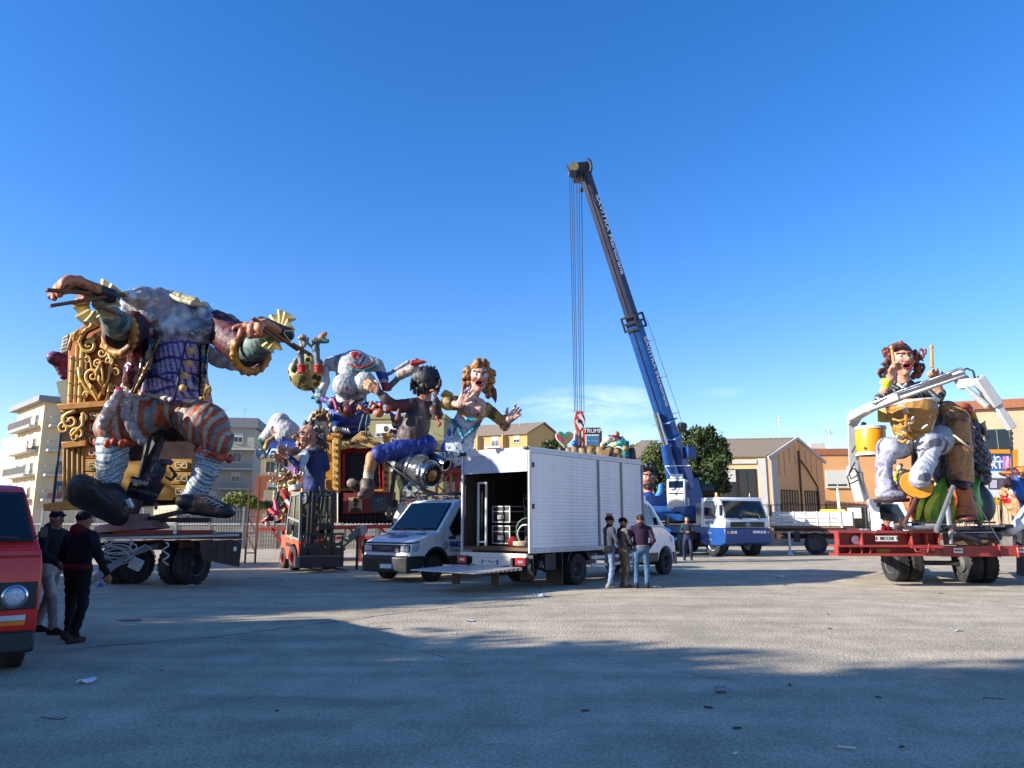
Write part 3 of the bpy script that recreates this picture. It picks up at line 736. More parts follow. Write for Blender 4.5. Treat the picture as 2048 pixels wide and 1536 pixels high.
tree('narrower leafy tree left of the crane boom',b,6,bl,15000,.10,LEAFM,4,trunk_r=.2)
b,bl=blobs_px(1098,75,[(1098,895,16,0),(1122,900,14,0),(1116,878,10,0)])
tree('small dark tree right of the tan gabled block, over the box truck',b,9,bl,5000,.12,LEAFD,5)
b,bl=blobs_px(1268,80,[(1268,905,15,0),(1288,912,12,0),(1252,905,10,0)])
tree('small distant tree left of the low cream house',b,9,bl,4000,.12,LEAFM,6)
b,bl=blobs_px(480,56,[(462,1000,14,0),(484,998,16,0),(504,1004,15,0),(520,1012,10,0)])
tree('yellow green bushy tree behind the wall right of the giant left shoe',b,3,bl,8000,.09,LEAFY,8,trunk_r=.1)
b,bl=blobs_px(560,57,[(540,1012,12,0),(562,1008,14,0),(585,1012,12,0),(604,1010,12,0)])
tree('dull green shrubs over the wall left of the forklift',b,2,bl,6000,.09,LEAFM,9,name='shrub',trunk_r=.08)
def shade_tree(x,y,H,seed,lean=1.0):
 r=random.Random(seed);bl=[]
 for k in range(9):
  a=r.uniform(0,6.28);q=r.uniform(0,2.3);bl.append((math.cos(a)*q,math.sin(a)*q,H*r.uniform(.42,.86),r.uniform(1.0,1.9)))
 tree('unseen tall dense tree left of the yard, added to cast shade on it',(x,y,0),H,bl,9000,.2,LEAFD,seed,'unseen trees added left of the yard for shade',trunk_r=.3)
SHADE=[(-22.5,-3,13),(-26,-1,13.5),(-27.5,9.5,12.5),(-18,-4,12.2),(-20,-1,12),(-21,1.5,11),(-22,4.5,9.3),(-24,7.5,9),(-26,11,14),(-28.5,13.5,13.4),(-31,16,13),(-35,20,12),(-19,-7.5,12.8),(-23,-13,11),(-27,2,11),(-29,8,11.5),(-25,-4,12),(-24,1,11.5),(-22,-10,13),(-17,-10,12)]  # unseen trees, placed and sized to cast the shade on yard and shutter
for i,(x,y,h)in enumerate(SHADE):shade_tree(x,y,h,40+i)
# vehicle helpers
LASTINFO={}
def heading(v):return math.atan2(v[1],v[0])
TREAD={}
def wheel(par,c,ax,Rr,w,rimm,name='wheel',dish=.35):
 """tyre as the wheel, rim as its sub-part; ax points outward"""
 c=Vector(c);ax=Vector(ax).normalized();mb=MB();o=c-ax*w/2
 ri=Rr*.58
 pr=[(ri,0.0),(ri+.02,.01*w),(Rr*.90,.0),(Rr*.965,.05*w),(Rr,.16*w)]
 for k in range(4):
  a=.16+k*.17;pr+=[(Rr,(a+.13)*w),(Rr-.012,(a+.135)*w),(Rr-.012,(a+.165)*w),(Rr,(a+.17)*w)]
 pr+=[(Rr,.86*w),(Rr*.965,.95*w),(Rr*.90,w),(ri+.02,.99*w),(ri,w),(ri-.01,.5*w),(ri,0)]
 mb.lathe(o,ax,pr,28)
 n=26;a_=ax.orthogonal().normalized();b_=ax.cross(a_)
 for i in range(n):
  t=2*math.pi*i/n;rad=a_*math.cos(t)+b_*math.sin(t)
  for s_ in(.14,.86):mb.beam(c+ax*(s_-.5)*w+rad*(Rr-.01),c+ax*(s_-.5)*w+rad*(Rr+.008),w*.14,Rr*.10,up=ax)
 t=mb.build(name,TYRE,par,smooth='angle')
 mb=MB();f=w*.48
 mb.lathe(c-ax*w*.45,ax,[(0,f),(ri*.22,f),(ri*.28,f-.02),(ri*.42,f-dish*w),(ri*.8,f-dish*w*.8),(ri*.9,w*.88),(ri*1.01,w*.93),(ri*1.01,w*.05),(0,w*.05)],24)
 for i in range(8):
  q=2*math.pi*i/8;p=c-ax*w*.45+(a_*math.cos(q)+b_*math.sin(q))*ri*.34+ax*(f-.02);mb.cyl(p,p+ax*.025,.014,n=6)
 mb.build('rim',rimm,t,smooth='angle')
 return t
def arc(cx,cz,r,a0,a1,n=8):return[(cx+r*math.cos(R(a0+(a1-a0)*i/n)),cz+r*math.sin(R(a0+(a1-a0)*i/n)))for i in range(n+1)]
def side_prism(mb,pts,hw):
 """pts: (x,z) outline; hw(x,z) half width"""
 L=[(x,hw(x,z),z)for x,z in pts];Rr=[(x,-hw(x,z),z)for x,z in pts];n=len(pts)
 ar=sum(pts[i][0]*pts[(i+1)%n][1]-pts[(i+1)%n][0]*pts[i][1]for i in range(n))
 if ar>0:L=L[::-1];Rr=Rr[::-1]
 mb.add(L+Rr,[tuple(range(n)),tuple(range(2*n-1,n-1,-1))]+[(i,i+n,(i+1)%n+n,(i+1)%n)for i in range(n)])
def side_panel(mb,pts,hw,sgn,off,th=.012):
 """flat piece lying on the side surface, pts in (x,z)"""
 v=[Vector((x,sgn*(hw(x,z)+off),z))for x,z in pts];mb.prism(v,(0,sgn*th,0))
def rrect(x0,x1,z0,z1,r,n=3):
 o=[]
 for cx,cz,a in((x1-r,z1-r,0),(x0+r,z1-r,90),(x0+r,z0+r,180),(x1-r,z0+r,270)):o+=arc(cx,cz,r,a,a+90,n)
 return o
def plate(par,T,txt,w=.52,h=.11,name='number_plate'):
 mb=MB();mb.use(mat('plate_white',(225,225,220),.4));mb.box(-w/2+.05,w/2-.05,-h/2,h/2,0,.01,T)
 mb.use(mat('plate_blue',(20,60,160),.4));mb.box(-w/2,-w/2+.05,-h/2,h/2,0,.01,T);mb.box(w/2-.05,w/2,-h/2,h/2,0,.01,T)
 o=mb.build(name,None,par)
 if txt:text(txt,h*.92,mat('plate_ink',(15,15,18),.5),o,T@Matrix.Translation((0,0,.012)),.001,'lettering',scale_x=.95)
 return o
NAVY=mat('navy_lettering',(22,44,130),.4,var=.05)
REDM=mat('red_trailer_paint',(150,52,44),.6,var=.2,scale=4,dirt=.45,dirtcol=(84,44,36),bump=.2,bscale=18)
INTR=mat('dark_interior',(30,30,32),.8)
ALU=mat('ribbed_aluminium',(222,219,216),.55,.05,var=.06,scale=2.5,dirt=.22,dirtcol=(140,134,132))
DKGREY=mat('dark_grey_steel',(52,54,58),.6,.3,var=.25,scale=6,dirt=.4,dirtcol=(86,78,66))
# box truck with tail lift
uT=Vector((.633,.774,0)).normalized();lT=Vector((-uT.y,uT.x,0));K=Vector((.40,18.24,0));oT=K+lT*1.07
bt=thing('box_truck','white box truck with open rear shutter, ribbed side and lowered tail lift','truck',oT,heading(uT))
W2=1.07;L=5.45;Z0,Z1=.90,3.40
mb=MB();mb.box(0.02,L,-W2+.03,W2-.03,Z0,Z0+.08);mb.build('cargo_floor',mat('plywood_floor',(94,70,50),.8,var=.3,dirt=.4),bt)
mb=MB();mb.box(.02,L,W2-.06,W2,Z0+.08,Z1-.06);mb.box(.02,L,-W2+.035,-W2+.06,Z0+.08,Z1-.06);mb.box(L-.05,L,-W2+.06,W2-.06,Z0+.08,Z1-.06)
for x in np.arange(.5,L-.2,.62):mb.box(x,x+.04,W2-.1,W2-.06,Z0+.08,Z1-.1);
mb.build('inner_wall',mat('brown_inner_lining',(42,34,31),.85,var=.2),bt)
mb=MB();mb.box(-.01,L+.02,-W2-.01,W2+.01,Z1-.06,Z1);mb.build('roof',ALU,bt,bevel=.015)
RAIL=mat('pale_frame_rail',(196,198,200),.45,.1,var=.08,dirt=.3,dirtcol=(120,116,110))
mb=MB()
for y in(-W2,W2):s_=1 if y>0 else-1;mb.box(-.03,.07,min(y,y+.05*s_),max(y,y+.05*s_),Z0-.05,Z1-.002)
mb.box(-.03,.04,-W2,W2,Z1-.16,Z1-.003)
mb.build('rear_frame',RAIL,bt,bevel=.012)
for nm,a,b_ in(('bottom_rail',Z0-.05,Z0+.06),('top_rail',Z1-.14,Z1-.062)):
 mb=MB();mb.box(.071,L,-W2-.035,-W2+.002,a,b_);mb.build(nm,RAIL,bt,bevel=.008)
secs=[(.075,3.02),(3.10,4.22),(4.30,L-.05)]
mb=MB()
for x in(3.02,4.22,L-.05):mb.box(x,x+.08,-W2-.04,-W2+.034,Z0+.06,Z1-.14)
mb.build('side_post',mat('grey_side_post',(110,110,114),.5,.3),bt)
NS=27;z0s,z1s=Z0+.065,Z1-.145;hs_=(z1s-z0s)/NS
for a,b_ in secs:
 mb=MB();y=-W2+.034
 pr=[(0,y),(0,y-.044),(.008,y-.047),(hs_*.5,y-.050),(hs_-.008,y-.047),(hs_-.0005,y-.044),(hs_-.0005,y)]
 mb.prism([(a+.003,q[1],q[0])for q in pr],(b_-a-.006,0,0));s0=mb.build('side_slat',ALU,bt,smooth='angle',angle=50);s0.location.z=z0s
 for k in range(1,NS):
  c_=s0.copy();COL.objects.link(c_);c_.location=(0,random.uniform(-.0015,.0015),z0s+k*hs_)
mb=MB();n=9
for i in range(n):mb.box(-.012,.012,-W2+.03,W2-.03,Z1-.60+i*.049,Z1-.60+i*.049+.046)
mb.build('roller_shutter',mat('shutter_blue_grey',(158,172,188),.4,var=.05),bt)
mb=MB();mb.cyl((-.06,-W2+.1,Z1-.04),(-.06,-W2-.03,Z1-.04),.035);mb.cyl((-.06,W2-.1,Z1-.08),(-.06,W2+.05,Z1-.08),.05);mb.build('corner_lamp',BLACKP,bt)
mb=MB();mb.box(-.02,L+1.6,-.5,-.4,.58,.8);mb.box(-.02,L+1.6,.4,.5,.58,.8)
for x in np.arange(.3,L,.7):mb.box(x,x+.08,-W2+.05,W2-.05,.8,.899)
mb.cyl((2.1,-.9,.4),(2.1,.9,.4),.07);mb.ball((2.1,0,.42),.16)
mb.build('chassis',DKGREY,bt)
mb=MB();mb.box(-.1,-.03,-W2,W2,Z0-.16,Z0-.055);mb.build('rear_sill',mat('sill_cream',(214,208,190),.5,dirt=.2),bt,bevel=.01)
mb=MB();mb.box(-.14,-.06,-.62,.62,.52,.74);o=mb.build('rear_bumper',mat('sill_cream',(214,208,190)),bt,bevel=.01)
plate(bt,plane_T((-.15,.02,.63),(0,-1,0),(0,0,1)),'FH 902AP')
for s_ in(-1,1):
 mb=MB();mb.box(-.16,-.04,s_*.94-.17,s_*.94+.17,.56,.76);o=mb.build('tail_light',BLACKP,bt,bevel=.01)
 mb=MB();mb.box(-.175,-.161,s_*.94-.15,s_*.94+.15,.58,.74);mb.build('lens',REDL,o)
 mb=MB();mb.box(-.18,-.176,s_*.94-.09,s_*.94+.06,.63,.69);mb.build('reversing_lens',CLEARL,o)
TL=.47
LIFT=mat('lift_platform_alloy',(206,204,196),.35,.2,var=.1,dirt=.25)
mb=MB();mb.prism([(-.2,-1.02,TL),(-.2,-1.02,TL+.07),(-1.85,-1.02,TL+.02),(-1.85,-1.02,TL)],(0,2.04,0));lp=mb.build('tail_lift_platform',LIFT,bt)
mb=MB();mb.use(REDL)
for i in range(10):
 x=-.3-i*.155;mb.add([(x,-1.024,TL+.055-i*.005),(x-.08,-1.024,TL+.053-i*.005),(x-.12,-1.024,TL+.004),(x-.04,-1.024,TL+.004)],[(0,1,2,3)])
mb.build('warning_stripe',None,lp)
mb=MB()
for y in(-.55,.55):mb.beam((-.35,y,TL+.02),(.9,y,.55),.09,.12);mb.cyl((-.2,y,TL+.02),(.6,y,.72),.035)
mb.build('lift_arm',DKGREY,bt)
for y in(-.65,.6):
 mb=MB();mb.box(-.75,-.72,y-.12,y+.12,.12,TL-.003);o=mb.build('lift_foot_flap',BLACKP,bt)
mb=MB();mb.box(.22,.26,-1.02,-.62,.2,.85);mb.build('mudflap',BLACKP,bt)
mb=MB();mb.box(.75,1.2,-1.0,-.62,.42,.82);mb.box(.45,.6,-1.04,-.9,.5,.66);mb.build('toolbox',DKGREY,bt,bevel=.01)
mb=MB();mb.box(1.36,1.40,-1.06,-.56,.06,.86);mb.build('mudflap',BLACKP,bt)
mb=MB();o=arc(2.1,.42,.53,20,160,10)
for(x0,z0),(x1,z1)in zip(o[:-1],o[1:]):mb.beam((x0,-.82,z0),(x1,-.82,z1),.5,.03)
for(x0,z0),(x1,z1)in zip(o[:-1],o[1:]):mb.beam((x0,.82,z0),(x1,.82,z1),.5,.03)
mb.build('mudguard',BLACKP,bt)
RIMG=mat('dusty_steel_rim',(92,92,92),.6,.4,var=.2,dirt=.5)
for s_ in(-1,1):
 wheel(bt,(2.1,s_*.94,.39),(0,s_,0),.39,.24,RIMG,dish=.9);wheel(bt,(2.1,s_*.66,.39),(0,s_,0),.39,.22,RIMG)
 wheel(bt,(6.95,s_*.90,.37),(0,s_,0),.37,.24,RIMG,dish=.2)
mb=MB()
mb.box(2.75,5.2,-1.03,-1.0,.42,.5);mb.box(2.75,5.2,-1.03,-1.0,.62,.70);mb.box(3.0,3.05,-1.0,-.5,.45,.75);mb.box(4.9,4.95,-1.0,-.5,.45,.75);mb.build('side_guard',RAIL,bt)
def hwT(x,z):
 w=1.0-(max(0,z-1.45)**1)*.13;w-=max(0,x-7.2)**2*.35;return w
low=[(5.6,.42),(6.45,.42)]+arc(6.95,.38,.48,175,5,8)+[(7.5,.3),(7.85,.28),(7.9,.55),(7.86,.85),(7.7,1.12),(6.95,1.38),(6.6,1.45),(5.6,1.45)]
mb=MB();side_prism(mb,low,hwT);up_=[(5.6,1.447),(6.62,1.447),(6.95,1.42),(6.35,2.05),(6.1,2.22),(5.8,2.28),(5.6,2.28)];side_prism(mb,up_,lambda x,z:hwT(x,z)-.004)
cab=mb.build('cab',WHITEP,bt,bevel=.05)
mb=MB();mb.box(6.4,7.5,-.72,.72,.3,1.1);mb.build('wheel_well',INTR,bt)
mb=MB()
for sg in(-1,1):side_panel(mb,[(5.65,.42),(6.43,.42),(6.45,.68),(5.65,.68)],hwT,sg,.003);side_panel(mb,[(7.48,.36),(7.84,.3),(7.86,.66),(7.46,.66)],hwT,sg,.0,.02)
mb.box(7.86,7.95,-.85,.85,.28,.6);mb.build('bumper_trim',BLACKP,bt,bevel=.01)
for sg in(-1,1):
 mb=MB();side_panel(mb,[(5.72,1.5),(6.2,1.5),(6.25,1.55),(5.98,2.12),(5.72,2.16)],hwT,sg,.004);mb.build('door_window',DGLASS,bt)
 mb=MB();side_panel(mb,[(6.27,1.5),(6.66,1.5),(6.2,2.02),(6.06,2.1)],hwT,sg,.004);mb.build('quarter_window',DGLASS,bt)
 mb=MB();mb.box(6.62,6.82,sg*1.12-.05,sg*1.12+.1*sg,1.42,1.78);mb.build('mirror',BLACKP,bt,bevel=.03)
 mb=MB();mb.prism([(7.5,sg*.93,.98),(7.78,sg*.83,.92),(7.74,sg*.84,1.06),(7.4,sg*.95,1.16)],(0,-.1*sg,0));mb.build('headlight',CLEARL,bt)
 mb=MB();mb.box(5.9,6.06,sg*1.0-.02,sg*1.0+.02,1.2,1.24);mb.build('door_handle',BLACKP,bt)
mb=MB();mb.prism([(6.93,-.88,1.46),(6.93,.88,1.46),(6.4,.82,2.02),(6.4,-.82,2.02)],(.02,0,.02));mb.build('windscreen',DGLASS,bt)
TM=Matrix.Translation(oT)@Matrix.Rotation(heading(uT),4,'Z')
def flight_case(x,y,z,label,sx=.62,sy=.58,sz=.5,lid=True):
 p=TM@Vector((x,y,z));t=thing('flight_case',label,'flight case',p,heading(uT),'flight cases in the box truck')
 mb=MB();mb.box(0,sx,-sy/2,sy/2,.06,sz);mb.build('body',mat('case_laminate',(20,20,23),.5,var=.15),t)
 mb=MB();e=.013
 for y_ in(-sy/2,sy/2):
  for x_ in(0,sx):mb.box(x_-e,x_+e,y_-e,y_+e,.05,sz+.01)
  for z_ in(.06,sz*.72,sz):mb.box(e,sx-e,y_-e*.9,y_+e*.9,z_-e,z_+e)
 for x_ in(0,sx):
  for z_ in(.06,sz*.72,sz):mb.box(x_-e*.9,x_+e*.9,-sy/2+e,sy/2-e,z_-e,z_+e)
 mb.build('edge_profile',ALUM_EDGE,t)
 mb=MB();mb.box(-.035,-.012,-.1,.1,sz*.3,sz*.52);mb.box(-.05,-.036,-.05,.07,sz*.36,sz*.46);mb.build('handle',ALUM_EDGE,t)
 mb=MB()
 for x_ in(.08,sx-.08):
  for y_ in(-sy/2+.08,sy/2-.08):mb.cyl((x_,y_-.02,.03),(x_,y_+.02,.03),.03)
 mb.build('castor',BLACKP,t)
ALUM_EDGE=mat('case_edge_aluminium',(205,205,205),.35,.3,var=.08)
ff=Z0+.085
flight_case(.75,.42,ff,'bottom black flight case of the stack at the truck opening')
flight_case(.75,.42,ff+.54,'top black flight case of the stack at the truck opening',sz=.46)
flight_case(1.5,.18,ff,'darker flight case deeper inside the truck behind the stack',sy=.9,sz=.95)
flight_case(2.3,.45,ff,'tall dark case at the back left of the cargo bay',sx=.8,sy=.9,sz=1.25)
flight_case(2.2,-.45,ff,'dark low case at the back right of the cargo bay behind the hoses',sx=.9,sy=.8,sz=.8)
mb=MB()
for k in range(44):mb.ball((.1+k*.122,-W2-.036,Z0+.0),.012,6,4)
mb.build('rivets',DKGREY,bt)['kind']='stuff'
mb=MB();mb.box(3.45,3.75,-W2-.02,-W2-.014,1.72,1.82);mb.build('red_label',mat('red_print',(150,40,40),.5),bt)
mb=MB()
for x,z in((.09,1.9),(.09,2.9)):mb.box(x,x+.08,-W2-.05,-W2-.036,z,z+.12)
mb.build('hinge',DKGREY,bt)['kind']='stuff'
p=TM@Vector((.35,.86,ff));t=thing('roll_frame','tall white metal frame standing at the left inside the box truck','frame',p,heading(uT))
mb=MB();mb.beam((0,0,0),(0,0,1.62),.045);mb.beam((0,-.27,0),(0,-.27,1.62),.045);mb.beam((0,0,1.6),(0,-.27,1.6),.045);mb.beam((0,.02,.1),(0,-.3,.1),.04);mb.build('frame',mat('white_enamel',(205,205,200),.4),t)
mb=MB()
for k in range(26):mb.beam((.03,.0,.12+k*.05),(.03,-.12,.12+k*.05),.012)
o=mb.build('ladder_rungs',DKGREY,t);o['kind']='stuff'
p=TM@Vector((.9,-.55,ff));t=thing('hand_truck','red hand truck standing behind the cable coils in the box truck','hand truck',p,heading(uT))
REDT=mat('red_tube',(150,30,34),.4,var=.1)
mb=MB();mb.tube([(0,.16,.1),(0,.16,1.1),(-.03,.2,1.22),(-.12,.24,1.3)],.015,8);mb.tube([(0,-.16,.1),(0,-.16,1.1),(-.03,-.14,1.22),(-.12,-.1,1.3)],.015,8)
for z in(.55,.8,1.08):mb.beam((0,-.16,z),(0,.16,z),.03)
mb.box(-.2,0,-.2,.2,.02,.04);mb.build('frame',REDT,t)
for s_ in(-1,1):mb=MB();mb.lathe((.06,s_*.24-.03,.13),(0,1,0),[(0,0),(.13,0),(.13,.06),(0,.06)],16);mb.build('wheel',TYRE,t)
def coil(name,label,cat,c,rx,n,m,r=.018,tilt=0.0,group=None,lift=.02):
 p=TM@Vector(c);t=MB();rr=random.Random(int(rx*1000));pts=[]
 for i in range(n*16):
  a=i/16*2*math.pi;k=rx*(1+rr.uniform(-.04,.04));z=lift+.012*(i/16)
  v=Vector((math.cos(a)*k,math.sin(a)*k*.9,z));v=Euler((0,tilt,.3)).to_matrix()@v;pts.append(v)
 t.tube(pts,r,6);o=t.build(name,m,None,smooth=True);o.location=p;o.rotation_euler=(0,0,heading(uT));tag(o,label,cat,group);return o
coil('hose_coil','green hose coil leaning on the right jamb of the open box truck','hose',(.35,-.75,ff+.35),.34,4,mat('green_hose',(62,92,74),.5),.016,R(80))
coil('cable_coil','white cable coil leaning in front of the green hose in the truck','cable',(.22,-.82,ff+.28),.26,4,mat('white_cable',(185,185,178),.5),.014,R(72))
coil('rope_pile','pale rope pile on the truck floor under the coils','rope',(.22,-.72,ff+.03),.25,7,mat('pale_rope',(168,150,124),.9),.02,0)
p=TM@Vector((.4,-.25,ff+.12));mb=MB();mb.lathe((0,-.04,0),(0,1,0),[(0,0),(.09,0),(.13,.02),(.13,.06),(.09,.08),(0,.08)],18);o=mb.build('spare_trolley_wheel',REDT,None,smooth='angle');o.location=p;tag(o,'small red trolley wheel lying low beside the flight cases in the truck','wheel')
# white van, VENEZIA
uV=Vector((-.6,-.8,0));lV=Vector((.8,-.6,0));NC=Vector((-2.62,20.25,0))-lV*1.0
vn=thing('van','white delivery van with blue VENEZIA lettering and roof rack beside the box truck','van',NC,heading(uV))
def hwV(x,z):
 w=1.0-max(0,z-1.25)*.12;w-=max(0,x+.75)**2*.22;return w
low=[(-5.4,.42),(-4.6,.42)]+arc(-4.1,.40,.45,178,2,8)+[(-1.45,.42)]+arc(-.92,.40,.46,178,2,8)+[(-.38,.36),(-.02,.30),(.03,.36),(.03,.68),(-.03,.72),(-.06,1.0),(-.12,1.06),(-.5,1.19),(-.98,1.30),(-5.4,1.32)]
mb=MB();side_prism(mb,low,hwV)
up_=[(-5.4,1.317),(-.97,1.297),(-1.02,1.31),(-1.78,2.13),(-2.05,2.22),(-3.2,2.27),(-5.4,2.27)];side_prism(mb,up_,lambda x,z:hwV(x,z)-.004)
vb=mb.build('body',WHITEP,vn,bevel=.045)
mb=MB();mb.box(-1.4,-.4,-.7,.7,.32,1.05);mb.box(-4.6,-3.6,-.7,.7,.32,1.0);mb.build('wheel_well',INTR,vn)
mb=MB();side_prism(mb,[(-.35,.27),(.06,.25),(.085,.4),(.085,.66),(.0,.70),(-.46,.70),(-.46,.5)],lambda x,z:hwV(x,z)+.012)
mb.build('bumper',BLACKP,vn,bevel=.03)
mb=MB();side_prism(mb,arc(-.92,.40,.53,178,2,10)+arc(-.92,.40,.45,2,178,10),lambda x,z:hwV(x,z)+.012)
for sg in(-1,1):side_panel(mb,[(-3.6,.42),(-1.44,.42),(-1.42,.66),(-3.6,.66)],hwV,sg,.002,.02)
mb.build('side_moulding',BLACKP,vn)
GRILL=mat('grille_grey',(96,100,106),.4,.3)
mb=MB();mb.box(-.06,-.005,-.52,.5,.78,.98)
o=mb.build('grille',BLACKP,vn,bevel=.01)
mb=MB()
for z in(.80,.84,.88,.92):mb.box(-.004,.01,-.46,.46,z,z+.016)
mb.box(-.004,.016,-.2,.2,.85,.92)
mb.build('grille_bar',GRILL,o)
mb=MB();side_prism(mb,[(-.28,1.04),(-.06,1.01),(-.03,1.035),(-.3,1.08)],lambda x,z:hwV(x,z)+.004);mb.build('bonnet_edge',BLACKP,vn)
for sg in(-1,1):
 mb=MB();mb.box(-.08,-.008,min(sg*.54,sg*.86),max(sg*.54,sg*.86),.79,.98);o=mb.build('headlight',BLACKP,vn,bevel=.012)
 mb=MB();mb.box(-.007,.004,min(sg*.56,sg*.70),max(sg*.56,sg*.70),.81,.96);mb.box(-.007,.002,min(sg*.72,sg*.85),max(sg*.72,sg*.85),.81,.96);mb.build('lens',CLEARL,o)
 mb=MB();side_panel(mb,[(-.26,.82),(-.09,.80),(-.09,.97),(-.30,1.0)],hwV,sg,.003);mb.build('indicator',CLEARL,vn)
 mb=MB();side_panel(mb,[(-1.52,1.30),(-1.62,1.18),(-2.0,1.24),(-2.12,1.30),(-2.55,1.34),(-2.6,1.4),(-2.6,2.02),(-2.54,2.09),(-2.2,2.07),(-1.95,1.98),(-1.45,1.42)],hwV,sg,.003);mb.build('door_window_seal',BLACKP,vn)
 mb=MB();side_panel(mb,[(-1.6,1.33),(-1.66,1.24),(-2.0,1.28),(-2.12,1.34),(-2.54,1.39),(-2.54,2.02),(-2.2,2.02),(-1.98,1.93),(-1.52,1.44)],hwV,sg,.016,.006);mb.build('door_window',DGLASS,vn)
 mb=MB();mb.box(-1.5,-1.32,min(sg*1.07,sg*1.22),max(sg*1.07,sg*1.22),1.12,1.2)if sg>0 else mb.box(-1.5,-1.32,-1.22,-1.02,1.2,1.45);mb.build('mirror',BLACKP,vn,bevel=.03)
 mb=MB();mb.box(-2.6,-2.45,sg*1.0-.02,sg*1.0+.02,1.0,1.12);mb.build('door_handle',BLACKP,vn,bevel=.01)
 mb=MB();side_panel(mb,[(-2.66,.66),(-2.67,.66),(-2.67,2.1),(-2.66,2.1)],hwV,sg,.001,.004);side_panel(mb,[(-1.5,.75),(-1.51,.75),(-1.56,1.2),(-1.55,1.2)],hwV,sg,.001,.004);mb.build('door_gap',BLACKP,vn)
mb=MB();ws=[(-1.045,-.88,1.355),(-1.045,.88,1.355),(-1.76,.80,2.125),(-1.76,-.80,2.125)];mb.prism(ws,(.012,0,.012));mb.build('windscreen_seal',BLACKP,vn)
mb=MB();ws=[(-1.075,-.84,1.40),(-1.075,.84,1.40),(-1.73,.77,2.107),(-1.73,-.77,2.107)];mb.prism([Vector(p)+Vector((.013,0,.013))for p in ws],(.006,0,.006));mb.build('windscreen',DGLASS,vn)
for y0,y1 in((.5,-.1),(-.25,-.7)):mb=MB();mb.beam((-.98,y0,1.36),(-1.1,y1,1.46),.03);mb.build('wiper',BLACKP,vn)
for y in(-.55,.6):mb=MB();mb.prism([(-.78,y-.18,1.262),(-.72,y-.18,1.248),(-.72,y+.12,1.248),(-.78,y+.12,1.262)],(0,0,.012));mb.build('bonnet_vent',BLACKP,vn)
mb=MB();mb.tube([(-1.15,1.0,1.05),(-1.2,1.06,1.4)],.006);mb.build('aerial',BLACKP,vn)
Tb=plane_T((-.45,.0,1.195),(0,1,0),(-1,0,.30))
text('VENEZIA',.19,NAVY,vn,Tb@Matrix.Translation((0,0,.012)),.002,bold=.006)
text('Tel. 0925 21.121',.075,NAVY,vn,Tb@Matrix.Translation((0,-.15,.01)),.001)
T2=plane_T((-1.70,1.002,.96),(-1,0,0),(0,0,1))
text('VENEZIA',.2,NAVY,vn,T2@Matrix.Translation((.06,0,.012)),.002,bold=.009,scale_x=.8)
text('Tel. 0925 21.121',.08,mat('red_lettering',(120,30,50),.4),vn,T2@Matrix.Translation((.06,-.16,.012)),.001,bold=.003)
text('www.venezia.it',.07,NAVY,vn,T2@Matrix.Translation((.06,-.25,.012)),.001)if False else None
def ring_logo(par,T,r):
 mb=MB();n=24;vs=[]
 for i in range(n):
  t=2*math.pi*i/n
  for q in(r,r*.8):vs.append(T@Vector((q*math.cos(t),q*math.sin(t),.012)))
 mb.add(vs,[(2*i,2*((i+1)%n),2*((i+1)%n)+1,2*i+1)for i in range(n)])
 mb.add([T@Vector(p)for p in((-.4*r,.5*r,.013),(-.2*r,.5*r,.013),(.0,-.3*r,.013),(-.05*r,-.6*r,.013))],[(0,1,2,3)]);mb.add([T@Vector(p)for p in((.3*r,.6*r,.013),(.5*r,.6*r,.013),(.1*r,-.6*r,.013),(-.05*r,-.6*r,.013))],[(0,1,2,3)])
 mb.build('logo',NAVY,par)
ring_logo(vn,T2@Matrix.Translation((-.42,-.02,0)),.1);ring_logo(vn,Tb@Matrix.Translation((0,.2,0)),.1)
plate(vn,plane_T((.09,.1,.42),(0,1,0),(0,0,1)),'')
for s_ in(-1,1):
 wheel(vn,(-.92,s_*.84,.35),(0,s_,0),.35,.22,RIMG,dish=.15);wheel(vn,(-4.1,s_*.84,.35),(0,s_,0),.35,.22,RIMG,dish=.6)
mb=MB()
for y in(-.72,.72):mb.beam((-1.95,y,2.40),(-5.2,y,2.42),.04);
for x in np.arange(-2.0,-5.3,-.55):
 mb.beam((x,-.74,2.38),(x,.74,2.38),.035)
 for y in(-.72,.72):mb.beam((x,y,2.24),(x,y,2.4),.03)
for x,y in((-2.2,.3),(-2.9,-.2),(-3.4,.4)):mb.tube([(x,y,2.42),(x-.5,y-.3,2.46),(x-1.2,y+.1,2.45),(x-1.9,y-.1,2.5)],.03)
mb.build('roof_rack',DKGREY,vn)
mb=MB();mb.box(-1.3,-.6,-.25,.25,.3,.5);mb.build('oil_sump',INTR,vn)
# forklift
uF=Vector((.55,-.83,0)).normalized();pF=G(600,26.2)+Vector((.35,0,0))
fk=thing('forklift','orange and grey forklift with glazed cab and tall black mast beside the white van','forklift',pF,heading(uF))
ORG=mat('faded_orange_paint',(206,78,46),.5,var=.12,scale=3,dirt=.35,dirtcol=(140,84,60));FGR=mat('forklift_grey',(122,128,122),.5,var=.1,dirt=.3)
def hwF(x,z):return .62 if x>-1.35 else .62-(abs(x)-1.35)*.3
mb=MB();side_prism(mb,[(-1.75,.42),(-1.45,.35)]+arc(-1.15,.3,.42,170,10,6)+[(-.6,.34),(-.42,.34)]+arc(.05,.38,.5,178,2,6)+[(.55,.6),(.55,.9),(.2,.98),(-.6,1.0),(-.9,1.1),(-1.5,1.15),(-1.72,1.0)],hwF)
mb.build('body',ORG,fk,bevel=.04)
mb=MB();mb.box(-1.5,-.85,-.5,.5,1.13,1.32);mb.build('engine_cover',ORG,fk,bevel=.08)
mb=MB();mb.box(-1.55,-.5,-.4,.4,.5,1.0);mb.box(-.4,.5,-.42,.42,.3,.95);mb.build('inner_body',INTR,fk)
